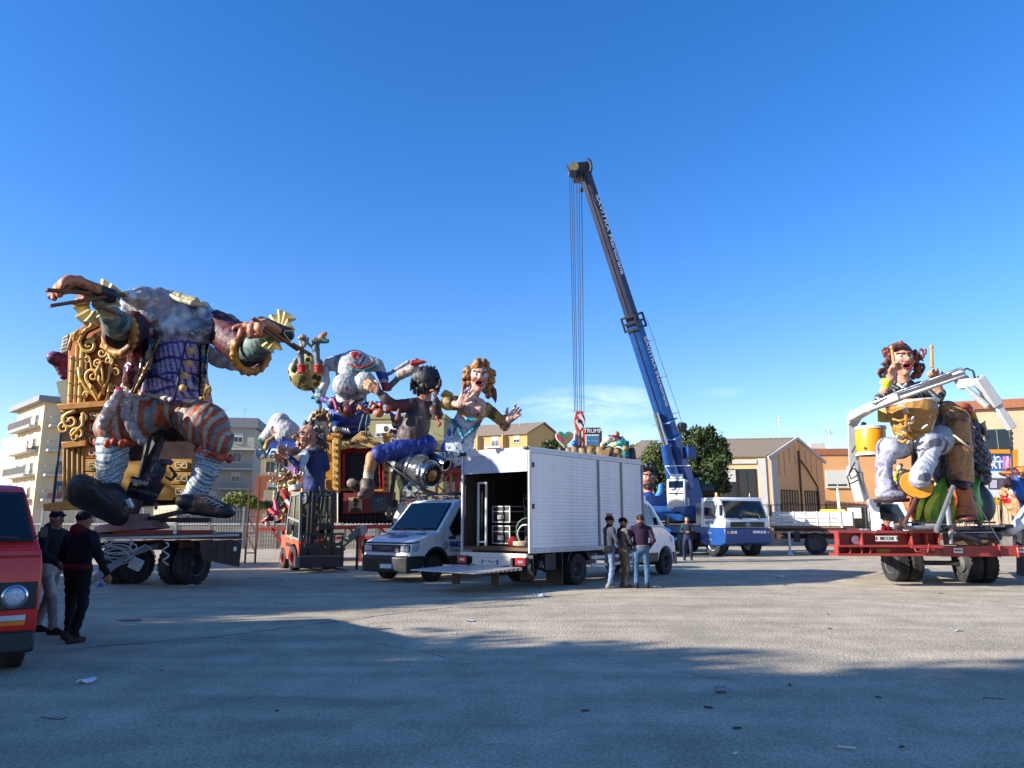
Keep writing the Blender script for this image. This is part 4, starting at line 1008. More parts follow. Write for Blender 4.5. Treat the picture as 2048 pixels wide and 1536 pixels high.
mb=MB();side_panel(mb,[(-.8,.78),(-.2,.74),(-.2,.86),(-.8,.9)],hwF,-1,.002);mb.build('cooling_slot',BLACKP,fk)
A={'rb':(-.95,1.1),'rm':(-.88,1.75),'rt':(-.62,2.5),'ft':(.32,2.52),'fm':(.42,1.6),'fb':(.45,.95)}
mb=MB()
for y in(-.56,.56):
 q=lambda k:(A[k][0],y,A[k][1])
 for a,b_ in(('rb','rm'),('rm','rt'),('rt','ft'),('ft','fm'),('fm','fb'),('rm','fm')):mb.beam(q(a),q(b_),.075)
 mb.beam((-.28,y,1.0),(-.2,y,2.5),.07);mb.beam((-.95,y,1.12),(.45,y,1.0),.08)
for k in('rt','rm','rb','ft'):mb.beam((A[k][0],-.56,A[k][1]),(A[k][0],.56,A[k][1]),.07)
mb.build('cab_frame',FGR,fk)
mb=MB();mb.box(-.68,.38,-.6,.6,2.53,2.6);mb.build('cab_roof',FGR,fk,bevel=.03)
for nm,pts in(('side_window',[(-.88,1.75),(-.26,1.72),(-.22,2.46),(-.62,2.46)]),('side_window',[(-.93,1.18),(-.3,1.1),(-.27,1.66),(-.88,1.68)]),('door_window',[(-.2,1.1),(.4,1.0),(.4,1.6),(-.18,1.64)]),('door_window',[(-.18,1.72),(.38,1.68),(.3,2.46),(-.15,2.46)])):
 for sg in(-1,1):mb=MB();mb.prism([(x,sg*.565,z)for x,z in pts],(0,sg*.008,0));mb.build(nm,GLASS,fk)
mb=MB();mb.prism([(-.9,-.54,1.18),(-.9,.54,1.18),(-.64,.54,2.44),(-.64,-.54,2.44)],(-.01,0,0));mb.build('rear_window',GLASS,fk)
mb=MB();mb.box(-.55,-.1,-.25,.25,1.0,1.15);mb.box(-.6,-.48,-.22,.22,1.15,1.75);mb.build('seat',BLACKP,fk,bevel=.03)
mb=MB();mb.box(-.62,-.5,-.12,.12,1.0,1.05);mb.tube([(.2,0,1.0),(.1,0,1.45)],.03);mb.lathe((.1,0,1.45),(-.5,0,.8),[(.16,0),(.18,.02),(.16,.04),(.14,.02),(.16,0)],16);mb.build('steering_wheel',BLACKP,fk)
mb=MB();mb.cyl((-.3,-.3,2.6),(-.3,-.3,2.72),.07,.05);mb.build('beacon',AMBER,fk)
mb=MB();mb.box(-.55,-.4,-.578,-.572,1.0,1.16);mb.build('warning_sticker',mat('yellow_sticker',(226,176,40),.5),fk)
mb=MB();mb.box(.5,.55,-.9,-.8,1.3,1.5);mb.build('mirror',BLACKP,fk)
MAST=mat('black_mast_steel',(34,36,40),.45,.4,var=.25,scale=5,dirt=.3,dirtcol=(80,74,66))
mb=MB()
for y in(-.42,.42):mb.box(.72,.86,y-.04,y+.04,.08,2.62);mb.box(.86,.95,y*.8-.03,y*.8+.03,.08,2.58)
for z in(.3,1.5,2.58):mb.box(.72,.84,-.42,.42,z-.04,z+.04)
mb.build('mast',MAST,fk,bevel=.006)
mb=MB()
for y in(-.22,.22):mb.cyl((.8,y,.1),(.8,y,2.45),.035)
for y in(-.1,.1):mb.tube([(.95,y,.4),(.95,y,2.6),(.85,y,2.75),(.8,y,2.5)],.016)
mb.build('lift_cylinder',DKGREY,fk,smooth='angle')
mb=MB();mb.lathe((.7,-.5,2.35),(0,-1,0),[(0,0),(.17,0),(.17,.05),(.13,.055),(.13,.02),(.06,.02),(.05,.06),(0,.06)],20);mb.build('work_lamp',FGR,fk)
mb=MB();mb.box(1.03,1.1,-.75,.75,.15,.75);mb.box(1.03,1.12,-.6,.6,.8,.9);mb.box(1.03,1.08,-.75,.75,1.15,1.22)
for y in np.linspace(-.7,.7,6):mb.box(1.03,1.07,y-.02,y+.02,.75,1.2)
mb.build('carriage',MAST,fk)
mb=MB()
for y in(-.4,.4):mb.box(1.1,1.16,y-.06,y+.06,.06,.8);mb.prism([(1.16,y-.06,.06),(2.3,y-.06,.06),(2.3,y-.06,.075),(1.16,y-.06,.11)],(0,.12,0))
mb.build('fork',MAST,fk)
mb=MB();mb.box(1.15,1.75,-.95,.5,.16,.5);mb.build('attachment_box',mat('dark_crate',(48,46,46),.7,dirt=.3),fk,bevel=.01)
for(x,y,r_,w_)in((.05,-.55,.40,.26),(.05,.55,.40,.26),(-1.15,-.52,.34,.22),(-1.15,.52,.34,.22)):wheel(fk,(x,y,r_),(0,-1 if y<0 else 1,0),r_,w_,mat('red_rim',(150,52,44),.5,dirt=.3),dish=.4)
a,b_=P(682,1090,26.3),P(716,1064,26.0)
t=thing('loading_beam','pale grey sloping steel beam between the forklift mast and the van','beam',(a.x,a.y,0));mb=MB();mb.beam(a,b_,.16,.2);mb.beam(a,P(690,1100,26.2),.06);mb.beam(b_,P(728,1058,26.4),.22,.26);mb.build('beam',FGR,t,world=True,bevel=.01)
mb=MB();mb.beam(b_,(b_.x,b_.y,0),.08);mb.build('support_leg',DKGREY,t,world=True)
# blue mobile crane
uC=Vector((.35,-.94,0)).normalized();lC=Vector((-uC.y,uC.x,0));NCc=Vector((9.75,35.0,0))+lC*1.25
cr=thing('mobile_crane','blue and white mobile crane with raised telescopic boom and white cabs','crane',NCc,heading(uC))
BLUEC=mat('crane_blue_paint',(2,62,124),.38,var=.12,scale=2,dirt=.2,dirtcol=(50,60,84));WH=mat('crane_white_paint',(214,216,214),.4,var=.06,scale=2,dirt=.15)
mb=MB();mb.box(-9.6,-1.9,-1.2,1.2,1.05,1.42);mb.box(-9.6,-1.9,-.5,.5,.6,1.05);mb.build('carrier_frame',BLUEC,cr,bevel=.03)
def hwC(x,z):return 1.25-max(0,z-2.0)*.06
mb=MB();side_prism(mb,[(-1.9,1.32),(0.0,1.30),(.03,1.62),(-.02,1.72),(-.42,2.68),(-.5,2.72),(-1.85,2.72)],hwC);mb.build('cab',WH,cr,bevel=.05)
mb=MB();side_prism(mb,[(-1.95,.62),(-1.6,.5),(-.35,.5),(.02,.62),(.06,1.0),(.04,1.297),(-1.95,1.297)],lambda x,z:1.27);mb.build('bumper',BLUEC,cr,bevel=.04)
mb=MB();z0,z1=1.72,2.58;x0,x1=-.02,-.38
def wsp(y,k,o=0.0):return(x0+(x1-x0)*k+o,y,z0+(z1-z0)*k+o*.4)
mb.prism([wsp(-1.12,.04),wsp(1.12,.04),wsp(1.08,.97),wsp(-1.08,.97)],(.012,0,.005));mb.build('windscreen',DGLASS,cr)
for y0,y1 in((.75,.25),(-.3,-.8)):mb=MB();mb.beam(wsp(y0,-.02,.03),wsp(y1+.9*(y0-y1),.25,.03),.035);mb.beam(wsp(y0,-.02,.03),wsp(y0-.7,.22,.03),.03);mb.build('wiper',BLACKP,cr)
mb=MB();mb.box(.02,.05,-.95,.95,1.34,1.58);o=mb.build('grille',BLACKP,cr,bevel=.01)
mb=MB()
for(y,z)in((-.07,1.43),(.07,1.43),(0,1.50)):mb.lathe((.055,y,z),(1,0,0),[(.06,0),(.075,.004),(.06,.008),(.06,0)],16)
mb.build('badge',CHROME,o)
for sg in(-1,1):
 mb=MB();side_panel(mb,rrect(-1.55,-.72,1.72,2.56,.1),hwC,sg,.003);mb.build('door_window',DGLASS,cr)
 mb=MB()
 for z in(1.36,2.64):side_panel(mb,[(-1.65,z),(-.55,z),(-.55,z+.012),(-1.65,z+.012)],hwC,sg,.002,.004)
 side_panel(mb,[(-1.65,1.36),(-1.638,1.36),(-1.638,2.64),(-1.65,2.64)],hwC,sg,.002,.004);side_panel(mb,[(-.35,1.36),(-.338,1.36),(-.5,2.64),(-.512,2.64)],hwC,sg,.002,.004);mb.build('door_gap',DKGREY,cr)
 mb=MB();mb.box(-.1,.0,sg*1.38-.07,sg*1.38+.07,1.85,2.35);mb.beam((-.15,sg*1.2,2.3),(-.05,sg*1.38,2.25),.03);mb.build('mirror',BLACKP,cr,bevel=.02)
 for k,(m_,w_)in enumerate(((AMBER,.1),(CLEARL,.12),(CLEARL,.14))):
  mb=MB();y=sg*(1.1-k*.19);mb.box(.065,.08,y-w_/2,y+w_/2,1.05,1.17);mb.build('headlight',m_,cr)
 mb=MB()
 for z in(.72,1.02):side_panel(mb,rrect(-1.4,-.95,z,z+.09,.03),lambda x,zz:1.27,sg,.004);
 mb.build('step',GRILL,cr)
plate(cr,plane_T((.07,.45,1.12),(0,1,0),(0,0,1)),'')
mb=MB();side_panel(mb,rrect(-1.4,-.9,1.42,1.64,.01),hwC,-1,.003);mb.build('door_emblem',mat('pale_emblem',(120,148,160),.5,var=.4,scale=6),cr)
mb=MB();mb.box(-1.5,-1.36,-1.262,-1.252,1.5,1.6);mb.build('door_lock',BLACKP,cr)
mb=MB();mb.box(-2.35,-1.93,-1.2,-.3,1.44,2.5);mb.build('exhaust_box',STEEL,cr,bevel=.02)
for y,x in((-.9,-1.0),(.95,-.9)):mb=MB();mb.cyl((x,y,2.72),(x,y,2.78),.09);mb.cyl((x,y,2.78),(x,y,2.95),.08,.05);mb.build('beacon',AMBER if y<0 else mat('dark_beacon',(60,40,32),.3),cr)
for x in(-1.1,-3.6,-6.2,-7.8):
 for s_ in(-1,1):wheel(cr,(x,s_*1.0,.58),(0,s_,0),.58,.42,mat('crane_rim',(178,180,182),.5,.2,dirt=.4),dish=.7)
mb=MB()
for x in(-2.3,-9.2):
 mb.box(x-.15,x+.15,-2.2,2.2,.75,1.0)
 for s_ in(-1,1):mb.cyl((x,s_*2.15,.1),(x,s_*2.15,.85),.07);mb.cyl((x,s_*2.15,0),(x,s_*2.15,.12),.3,.12)
mb.build('outrigger',DKGREY,cr)
mb=MB();mb.cyl((-5.2,0,1.42),(-5.2,0,1.62),.9,n=24);mb.build('turntable',DKGREY,cr)
mb=MB();mb.box(-7.5,-2.0,-1.28,-.7,1.43,1.5);mb.build('deck_plate',mat('cream_deck',(196,188,160),.6,dirt=.3),cr)
CI=(Matrix.Translation(NCc)@Matrix.Rotation(heading(uC),4,'Z')).inverted()
cp=lambda px,py,Y:CI@P(px,py,Y)
mb=MB();q=[cp(1300,1025,38.6),cp(1392,1022,37.8),cp(1400,1022,40.6),cp(1310,1025,41.4)];zb=1.62
q=[Vector((v.x,v.y,zb))for v in q];mb.prism(q,(0,0,.75));mb.build('superstructure',BLUEC,cr,bevel=.03)
mb=MB();v0,v1,v2=cp(1378,1000,39.6),cp(1398,985,39.9),cp(1415,1010,40)
mb.prism([cp(1362,1018,39.4),cp(1412,1015,40.2),cp(1396,955,40.2),cp(1382,955,39.9)],uC.to_3d()*0+(CI.to_3x3()@Vector((.1,.9,0))));mb.build('boom_mount',BLUEC,cr,bevel=.02)
mb=MB();q=cp(1305,1005,40.5);mb.cbox(q,(1.2,1.6,.7));mb.build('counterweight',BLUEC,cr,bevel=.04)
mb=MB();q=cp(1410,978,41);mb.cyl(q-Vector((0,.4,0)),q+Vector((0,.4,0)),.3);mb.build('winch_drum',DKGREY,cr)
mb=MB();ca=cp(1335,1018,37.6);cb_=cp(1372,1018,37.3);w=(Vector((cb_.x,cb_.y,0))-Vector((ca.x,ca.y,0)));dn=Vector((-w.y,w.x,0)).normalized()
if(CI.to_3x3()@Vector((0,1,0))).dot(dn)<0:dn=-dn
zb,zt=ca.z,cp(1335,958,37.6).z;ww=w.normalized()*(w.length+.0);o_=Vector((ca.x,ca.y,0))
def cabp(a,d,k):return o_+ww*a+dn*d+Vector((0,0,zb+(zt-zb)*k))
prof=[(0,0),(1.5,0),(1.5,1),(.12,1.0),(-.06,.55)]
mb.prism([cabp(0,d,k)for d,k in prof],ww);oc=mb.build('operator_cab',WH,cr,bevel=.05)
mb=MB();mb.prism([cabp(.1,-.05,.50),cabp(.9,-.05,.50),cabp(.9,.10,.93),cabp(.1,.10,.93)],-dn*.02);mb.build('window',DGLASS,oc)
mb=MB();mb.prism([cabp(.12,-.02,.10),cabp(.88,-.02,.10),cabp(.88,-.05,.38),cabp(.12,-.05,.38)],-dn*.015);mb.build('lower_panel',mat('cream_panel',(214,208,184),.5),oc)
mb=MB();mb.prism([cabp(1,.25,.1),cabp(1,.68,.1),cabp(1,.68,.93),cabp(1,.25,.93)],ww*.012);mb.prism([cabp(1,.78,.4),cabp(1,1.4,.4),cabp(1,1.4,.93),cabp(1,.78,.93)],ww*.012);mb.build('side_window',DGLASS,oc)
mb=MB();mb.beam(cabp(.45,-.1,.45),cabp(.75,.02,.75),.03);mb.build('wiper',BLACKP,oc)
mb=MB();mb.prism([cabp(.2,.1,1.02),cabp(.85,.1,1.02),cabp(.85,.2,1.17),cabp(.2,.2,1.17)],dn*.3);mb.beam(cabp(-.1,.3,1.45),cabp(1.3,.3,1.45),.04);mb.beam(cabp(-.1,.3,1.45),cabp(.3,.5,1.0),.03);mb.build('roof_lamp',WH,oc)
mb=MB();q=cabp(.9,-.2,-.05);mb.cbox(q,(.9,.5,.35));mb.beam(cabp(-.3,-.3,-.12),cabp(.5,-.3,-.12),.3,.12);mb.build('step_box',BLUEC,cr)
tipP,midP,basP=cp(1170,345,36.5),cp(1265,648,38.3),cp(1375,975,40.2)
bd=(tipP-basP).normalized();midP=basP+bd*(midP-basP).dot(bd);camd=CI.to_3x3()@Vector((0,-1,0));
sx=bd.cross(camd).normalized();cy=sx.cross(bd).normalized()
rot=Matrix((sx*math.cos(.75)+cy*math.sin(.75),-sx*math.sin(.75)+cy*math.cos(.75)));
ax_,ay_=rot[0],rot[1]
def boom(a,b_,w0,w1,h0,h1,m,nm):
 mb=MB();vs=[]
 for p,w,h in((a,w0,h0),(b_,w1,h1)):
  for u,v in((-.5,-.35),(-.35,-.5),(.35,-.5),(.5,-.35),(.5,.42),(.3,.5),(-.3,.5),(-.5,.42)):vs.append(p+ax_*u*w+ay_*v*h)
 mb.add(vs,[tuple(range(8))[::-1],tuple(range(8,16))]+[(i,(i+1)%8,(i+1)%8+8,i+8)for i in range(8)]);return mb.build(nm,m,cr,smooth='angle')
bb=boom(basP,midP,.74,.66,.88,.76,BLUEC,'boom_base_section')
bi=boom(midP+bd*.02,tipP,.54,.48,.62,.54,mat('inner_boom_steel',(8,28,60),.55,.0,var=.3,scale=1.2,dirt=.35,dirtcol=(70,52,40)),'boom_inner_section')
BLK=mat('boom_black_band',(22,24,30),.5,var=.2)
mb=MB()
for k,s_ in((0,1.25),(.35,1.2),(-.35,1.2)):
 p=midP+bd*k;boomv=[]
 for u,v in((-.5,-.5),(.5,-.5),(.5,.5),(-.5,.5)):boomv.append(p+ax_*u*.68*s_+ay_*v*.78*s_)
 mb.prism(boomv,bd*.12)
for u in(-.58,.58):
 for v in(-.55,.55):mb.beam(midP-bd*.35+ax_*u*.7+ay_*v*.8,midP+bd*.45+ax_*u*.7+ay_*v*.8,.08)
mb.build('boom_collar',BLK,cr)
mb=MB()
for p0,p1,w,h,w1,h1 in((basP,midP,.74,.88,.66,.76),(midP,tipP,.54,.62,.48,.54)):
 mb.beam(p0+ay_*h*.505+ax_*w*.05+bd*.4,p1+ay_*h1*.505+ax_*w1*.05-bd*.3,.06)
mb.build('boom_seam',BLK,cr)
mb=MB();
for k in range(4):p=basP.lerp(midP,.22+k*.22)+ax_*.5;p2=p+ax_*.42;mb.beam(p,p2,.035)
mb.tube([basP.lerp(midP,.2)+ax_*.9,midP+ax_*.8],.012,4);mb.build('cable_guide',DKGREY,cr)
for k,r_ in((.36,.19),(.2,.22)):
 mb=MB();p=basP.lerp(midP,k)+ax_*.75;mb.cyl(p-ay_*.15-ax_*.1,p+ay_*.15+ax_*.25,r_,n=18)if k>.3 else mb.cbox(p,(.5,.5,.6));mb.build('hose_reel',BLUEC if k<.3 else DKGREY,cr,bevel=.01)
mb=MB();p=basP.lerp(midP,.4);
for k in(0,.9):
 q=p-bd*k;mb.prism([q-ax_*.6-ay_*.4,q+ax_*.5-ay_*.4,q+ax_*.5+ay_*.55,q-ax_*.6+ay_*.55],bd*.06)
mb.build('boom_bracket',mat('pale_blue_bracket',(110,150,200),.5),cr)
c0,c1,c2=cp(1345,968,39.3),cp(1331,890,39.0),cp(1312,826,38.8)
mb=MB();mb.cyl(c0,c1,.27,n=16);mb.build('lift_cylinder',BLUEC,cr,smooth='angle');mb=MB();mb.cyl(c1,c2,.15,n=16);mb.build('piston_rod',CHROME,cr,smooth='angle')
WHL=mat('white_lettering',(214,218,222),.5)
sd=ax_ if ax_.dot(camd)>0 else-ax_
def onboom(p0,p1,f,wd,hh,off):
 n_=sd;p=p0.lerp(p1,f)+n_*off;up=ay_;dd=-bd
 if dd.cross(up).dot(n_)<0:up=-up
 return plane_T(p,dd,up)
text('SAVITRA Martorana',.52,WHL,cr,onboom(midP,tipP,.58,0,0,.27),.004,bold=.012)
text('SAVITRA Martorana',.46,WHL,cr,onboom(basP,midP,.70,0,0,.36),.004,bold=.012)
mb=MB();h0=cp(1166,352,36.6);h1=cp(1176,322,36.4);h2=cp(1140,326,36.2);h3=cp(1150,352,36.2);h4=cp(1186,355,36.6)
dp=CI.to_3x3()@Vector((0,.9,0));mb.prism([h0,h4,h1,h2,h3],dp);mb.build('boom_head',BLK,cr,bevel=.03)
mb=MB();hc=cp(1148,332,35.9);mb.cyl(hc,hc+dp*.9,.24,n=20);mb.build('sheave',mat('sheave_yellow',(120,112,78),.6,.3,dirt=.4),cr,smooth='angle')
mb=MB();hc=cp(1160,346,35.9)
for k in range(5):q=cp(1146+k*6,347,35.9+.2*k);mb.cyl(q,q+dp*.12,.2,n=14)
mb.tube([cp(1178,352,36.5),cp(1182,335,36.5),cp(1180,322,36.4),cp(1174,316,36.4)],[.12,.1,.08,.05]);mb.tube([cp(1140,345,36),cp(1134,331,36)],.05);mb.build('head_fittings',BLK,cr,smooth='angle')
mb=MB()
for k,(a,b_)in enumerate(((1139,1149),(1143,1152),(1147,1155),(1153,1160),(1158,1163),(1163,1168))):
 mb.tube([cp(a,350,36.0+.1*(k%3)),cp(b_,825,36.0+.1*(k%3))],.017,5)
mb.tube([cp(1163,352,36.0),cp(1163,378,36)],.03,5);mb.cbox(cp(1163,380,36),(.14,.14,.2))
mb.build('hoist_rope',DKGREY,cr)
mb=MB();RW=mat('hook_block_red',(170,62,50),.5,var=.2,dirt=.4)
q=[cp(1152,822,35.95),cp(1166,822,35.95),cp(1171,840,35.95),cp(1167,858,35.95),cp(1160,866,35.95),cp(1152,858,35.95),cp(1148,840,35.95)]
mb.prism(q,dp*.4);hb=mb.build('hook_block',RW,cr,bevel=.02)
mb=MB();mb.prism([cp(1150,842,35.9),cp(1156,838,35.9),cp(1166,854,35.9),cp(1160,860,35.9)],-dp*.03);mb.prism([cp(1155,830,35.9),cp(1161,827,35.9),cp(1169,841,35.9),cp(1168,850,35.9)],-dp*.03);mb.build('stripe',mat('pale_stripe',(206,200,190),.5),hb)
mb=MB();mb.cyl(cp(1159,842,35.85),cp(1159,842,35.85)+dp*.5,.1,n=12);mb.tube([cp(1160,864,36),cp(1160,876,36),cp(1167,884,36),cp(1165,894,36),cp(1156,892,36)],.06);mb.build('hook',BLK,hb,smooth='angle')
# white flatbed lorry with loader crane
uI=Vector((.93,-.37,0)).normalized();rI=Vector((uI.y,-uI.x,0));wI=Vector((14.9,37.6,0));oI=wI-rI*1.05
iv=thing('flatbed_lorry','white flatbed lorry with drop sides and folding grey loader crane behind the red trailer','lorry',oI,heading(uI))
mb=MB();mb.box(-1.9,5.6,-.5,-.38,.75,1.0);mb.box(-1.9,5.6,.38,.5,.75,1.0);mb.box(-1.9,2.0,-1.1,1.1,1.12,1.28);mb.build('chassis',mat('dark_red_chassis',(84,36,32),.7,dirt=.5),iv)
mb=MB();mb.box(-2.0,2.2,-1.2,1.2,1.28,1.38);mb.build('deck',mat('deck_boards',(110,92,70),.8,var=.3),iv)
BED=mat('white_bed_paint',(204,204,198),.5,var=.07,dirt=.35,dirtcol=(130,122,108))
for sg in(-1,1):
 for k in range(4):
  for x0,x1 in((-2.0,-.62),(-.58,.8),(.84,2.2)):
   mb=MB();z=1.40+k*.175;mb.box(x0,x1,sg*1.22-.02,sg*1.22+.02,z,z+.148);mb.build('side_board',BED,iv,bevel=.008)
 mb=MB()
 for x in(-2.0,-1.3,-.6,.1,.82,1.5,2.2):mb.box(x-.03,x+.03,sg*1.25-.02,sg*1.25+.02,1.38,2.1)
 mb.build('board_strap',BED,iv)
for k in range(4):mb=MB();mb.box(-2.04,-2.0,-1.2,1.2,1.40+k*.175,1.565+k*.175);mb.build('tail_board',BED,iv)
for k in range(4):mb=MB();mb.box(2.9,2.94,-1.2,1.2,1.40+k*.175,1.565+k*.175);mb.build('head_board',BED,iv)
mb=MB();mb.box(2.2,2.9,-1.22,-1.18,1.4,2.1);mb.beam((2.25,-1.2,1.3),(2.15,-1.2,3.2),.1);mb.beam((2.25,1.2,1.3),(2.2,1.2,3.1),.1);mb.beam((2.2,-1.2,3.05),(2.2,1.2,3.05),.08);mb.build('stake',BED,iv)
mb=MB();mb.box(3.1,3.7,-1.15,-.6,1.75,2.25);mb.build('tool_box',WH,iv,bevel=.02)
def hwI(x,z):return 1.12-max(0,z-1.6)*.05
mb=MB();side_prism(mb,[(4.1,.95),(4.15,.8)]+arc(4.75,.6,.58,160,15,7)+[(5.6,.65),(5.95,.7),(5.98,1.2),(5.9,1.6),(5.5,2.55),(5.4,2.62),(4.1,2.68)],hwI);mb.build('cab',WHITEP,iv,bevel=.06)
mb=MB();mb.box(4.2,5.4,-.8,.8,.6,1.3);mb.build('wheel_well',INTR,iv)
for sg in(-1,1):
 mb=MB();side_panel(mb,[(4.5,1.72),(5.0,1.5),(5.62,1.52),(5.64,1.62),(5.3,2.42),(4.55,2.42),(4.5,2.3)],hwI,sg,.003);mb.build('door_window',DGLASS,iv)
 mb=MB();mb.box(5.3,5.45,sg*1.25-.06,sg*1.25+.06,1.3,1.8);mb.box(4.4,4.6,sg*1.1-.06,sg*1.1+.1,2.3,2.5);mb.build('mirror',BLACKP,iv,bevel=.02)
 mb=MB();side_panel(mb,[(4.2,1.28),(5.7,1.28),(5.7,1.31),(4.2,1.31)],hwI,sg,.003,.004);mb.build('trim_line',AMBER,iv)
 mb=MB();mb.box(4.3,4.45,sg*1.12-.02,sg*1.12+.02,1.1,1.22);mb.build('door_handle',BLACKP,iv)
 mb=MB();side_prism(mb,arc(4.75,.6,.68,165,10,8)+arc(4.75,.6,.57,10,165,8),lambda x,z:1.15);mb.build('wheel_arch',BLACKP,iv)if sg>0 else None
mb=MB();mb.prism([(5.88,-1.0,1.66),(5.88,1.0,1.66),(5.52,.96,2.5),(5.52,-.96,2.5)],(.015,0,.005));mb.build('windscreen',DGLASS,iv)
mb=MB();mb.box(5.93,6.0,-.8,.8,1.15,1.4);mb.box(5.9,6.05,-1.1,1.1,.6,.95);mb.build('bumper',BLACKP,iv,bevel=.02)
for sg in(-1,1):mb=MB();mb.box(6.04,6.07,sg*.85-.12,sg*.85+.12,.75,.9);mb.build('headlight',CLEARL,iv)
for x in(0,4.75):
 for s_ in(-1,1):
  wheel(iv,(x,s_*1.02,.52),(0,s_,0),.52,.28,RIMG,dish=.9)
  if x==0:wheel(iv,(x,s_*.70,.52),(0,s_,0),.52,.26,RIMG)
mb=MB();o=arc(0,.55,.66,30,150,8)
for(x0,z0),(x1,z1)in zip(o[:-1],o[1:]):
 for y in(-.86,.86):mb.beam((x0,y,z0),(x1,y,z1),.6,.03)
mb.build('mudguard',BLACKP,iv)
mb=MB();mb.box(1.3,2.2,-1.05,-.5,.5,1.1);mb.box(-1.0,-.7,-1.05,-.95,.6,1.1);mb.cyl((1.1,.8,.8),(2.0,.8,.8),.25);mb.build('fuel_tank',DKGREY,iv,bevel=.02)
mb=MB();mb.cyl((3.4,-1.3,.12),(3.4,-1.3,1.35),.09);mb.cyl((3.4,-1.3,0),(3.4,-1.3,.12),.22,.1);mb.cyl((-1.2,-1.25,.12),(-1.2,-1.25,1.1),.06);mb.cyl((-1.2,-1.25,0),(-1.2,-1.25,.1),.2,.08);mb.cyl((3.4,-1.3,1.35),(3.4,-1.3,1.6),.14);mb.build('outrigger',WH,iv)
ybb=MB();ybb.box(.3,1.5,-.5,.3,1.9,2.2);ybb.build('yellow_bundle',mat('yellow_tarp',(220,190,40),.6,var=.15),iv,bevel=.08)
for ch in iv.children:
 nm=ch.name.split('.')[0]
 if nm in('cab','wheel_well','door_window','mirror','trim_line','door_handle','wheel_arch','windscreen','bumper','headlight','tool_box','head_board')or(nm=='wheel' and ch.data.vertices[0].co.x>3):ch.location.x-=1.55
 elif nm in('side_board','board_strap','deck','stake'):ch.data.transform(Matrix.Translation((-2,0,0))@Matrix.Diagonal((.76,1,1,1))@Matrix.Translation((2,0,0)))
II=(Matrix.Translation(oI)@Matrix.Rotation(heading(uI),4,'Z')).inverted();ip=lambda px,py,Y:II@P(px,py,Y)
LG=mat('loader_light_grey',(172,174,172),.45,var=.08,dirt=.2)
mb=MB();mb.beam(ip(1724,1000,36.2),ip(1705,930,35.8),.5,.55,w1=.42);mb.beam(ip(1708,940,35.8),ip(1704,838,34.5),.42,.4,w1=.4);mb.beam(ip(1704,842,34.5),ip(1714,826,33.8),.45);
ln=mb.build('loader_column',LG,iv,bevel=.03)
mb=MB();mb.cyl(ip(1716,905,34.4),ip(1728,846,33.4),.11);mb.cyl(ip(1714,918,34.8),ip(1716,905,34.4),.07);mb.cyl(ip(1728,990,36),ip(1722,945,35.6),.09);mb.build('loader_cylinder',STEEL,iv,smooth='angle')
mb=MB();J=[ip(1706,834,34.2),ip(1738,816,20.4),ip(1800,792,19.6),ip(1930,745,18.6)]
mb.beam(J[0],J[1],.4,.4,w1=.24,h1=.24);mb.beam(J[1],J[2],.24,.23);mb.beam(J[2],J[3],.2,.2);mb.build('loader_main_boom',LG,iv,bevel=.03)
mb=MB();mb.cyl(ip(1745,806,20.1),ip(1900,747,18.7),.05);mb.cyl(ip(1790,786,19.5),ip(1925,736,18.4),.035);mb.build('boom_rod',CHROME,iv,smooth='angle')
mb=MB();mb.prism([ip(1908,742,18.76),ip(1920,740,18.7),ip(1946,758,18.52),ip(1968,748,18.4),ip(1962,766,18.4),ip(1938,776,18.52),ip(1926,776,18.58)],II.to_3x3()@Vector((0,.22,0)));mb.build('knuckle_plate',LG,iv,bevel=.02)
mb=MB();mb.beam(ip(1955,757,18.4),ip(1994,812,18.4),.25,.25);mb.beam(ip(1990,806,18.4),ip(2024,858,18.4),.18,.18);mb.build('loader_jib',LG,iv,bevel=.02)
mb=MB();mb.cyl(ip(1932,774,18.46),ip(1974,812,18.4),.05);mb.cyl(ip(1944,786,18.46),ip(1974,812,18.4),.08);mb.build('jib_cylinder',LG,iv,smooth='angle')
mb=MB();mb.tube([ip(1922,742,18.58),ip(1934,737,18.52),ip(1946,742,18.46),ip(1950,756,18.4)],.026);mb.tube([ip(1946,766,18.52),ip(1962,786,18.4),ip(1960,800,18.4),ip(1976,812,18.4)],.02)
mb.tube([ip(1716,960,35),ip(1700,968,34.8),ip(1694,955,34.8),ip(1706,936,35),ip(1718,946,35)],.03);mb.tube([ip(1716,950,35),ip(1702,958,34.8),ip(1698,946,34.8),ip(1710,925,35)],.03);mb.tube([ip(1704,905,34.5),ip(1712,890,34),ip(1718,860,33.5)],.03);mb.build('hydraulic_hose',BLACKP,iv,smooth=True)
mb=MB();
for k in range(9):
 q=ip(2022+(k%2),862+k*5,18.4);mb.cbox(q,(.07,.03,.08)if k%2 else(.03,.07,.08))
mb.tube([ip(2023,900,18.4),ip(2025,960,18.2)],.02);mb.build('lifting_chain',DKGREY,iv)
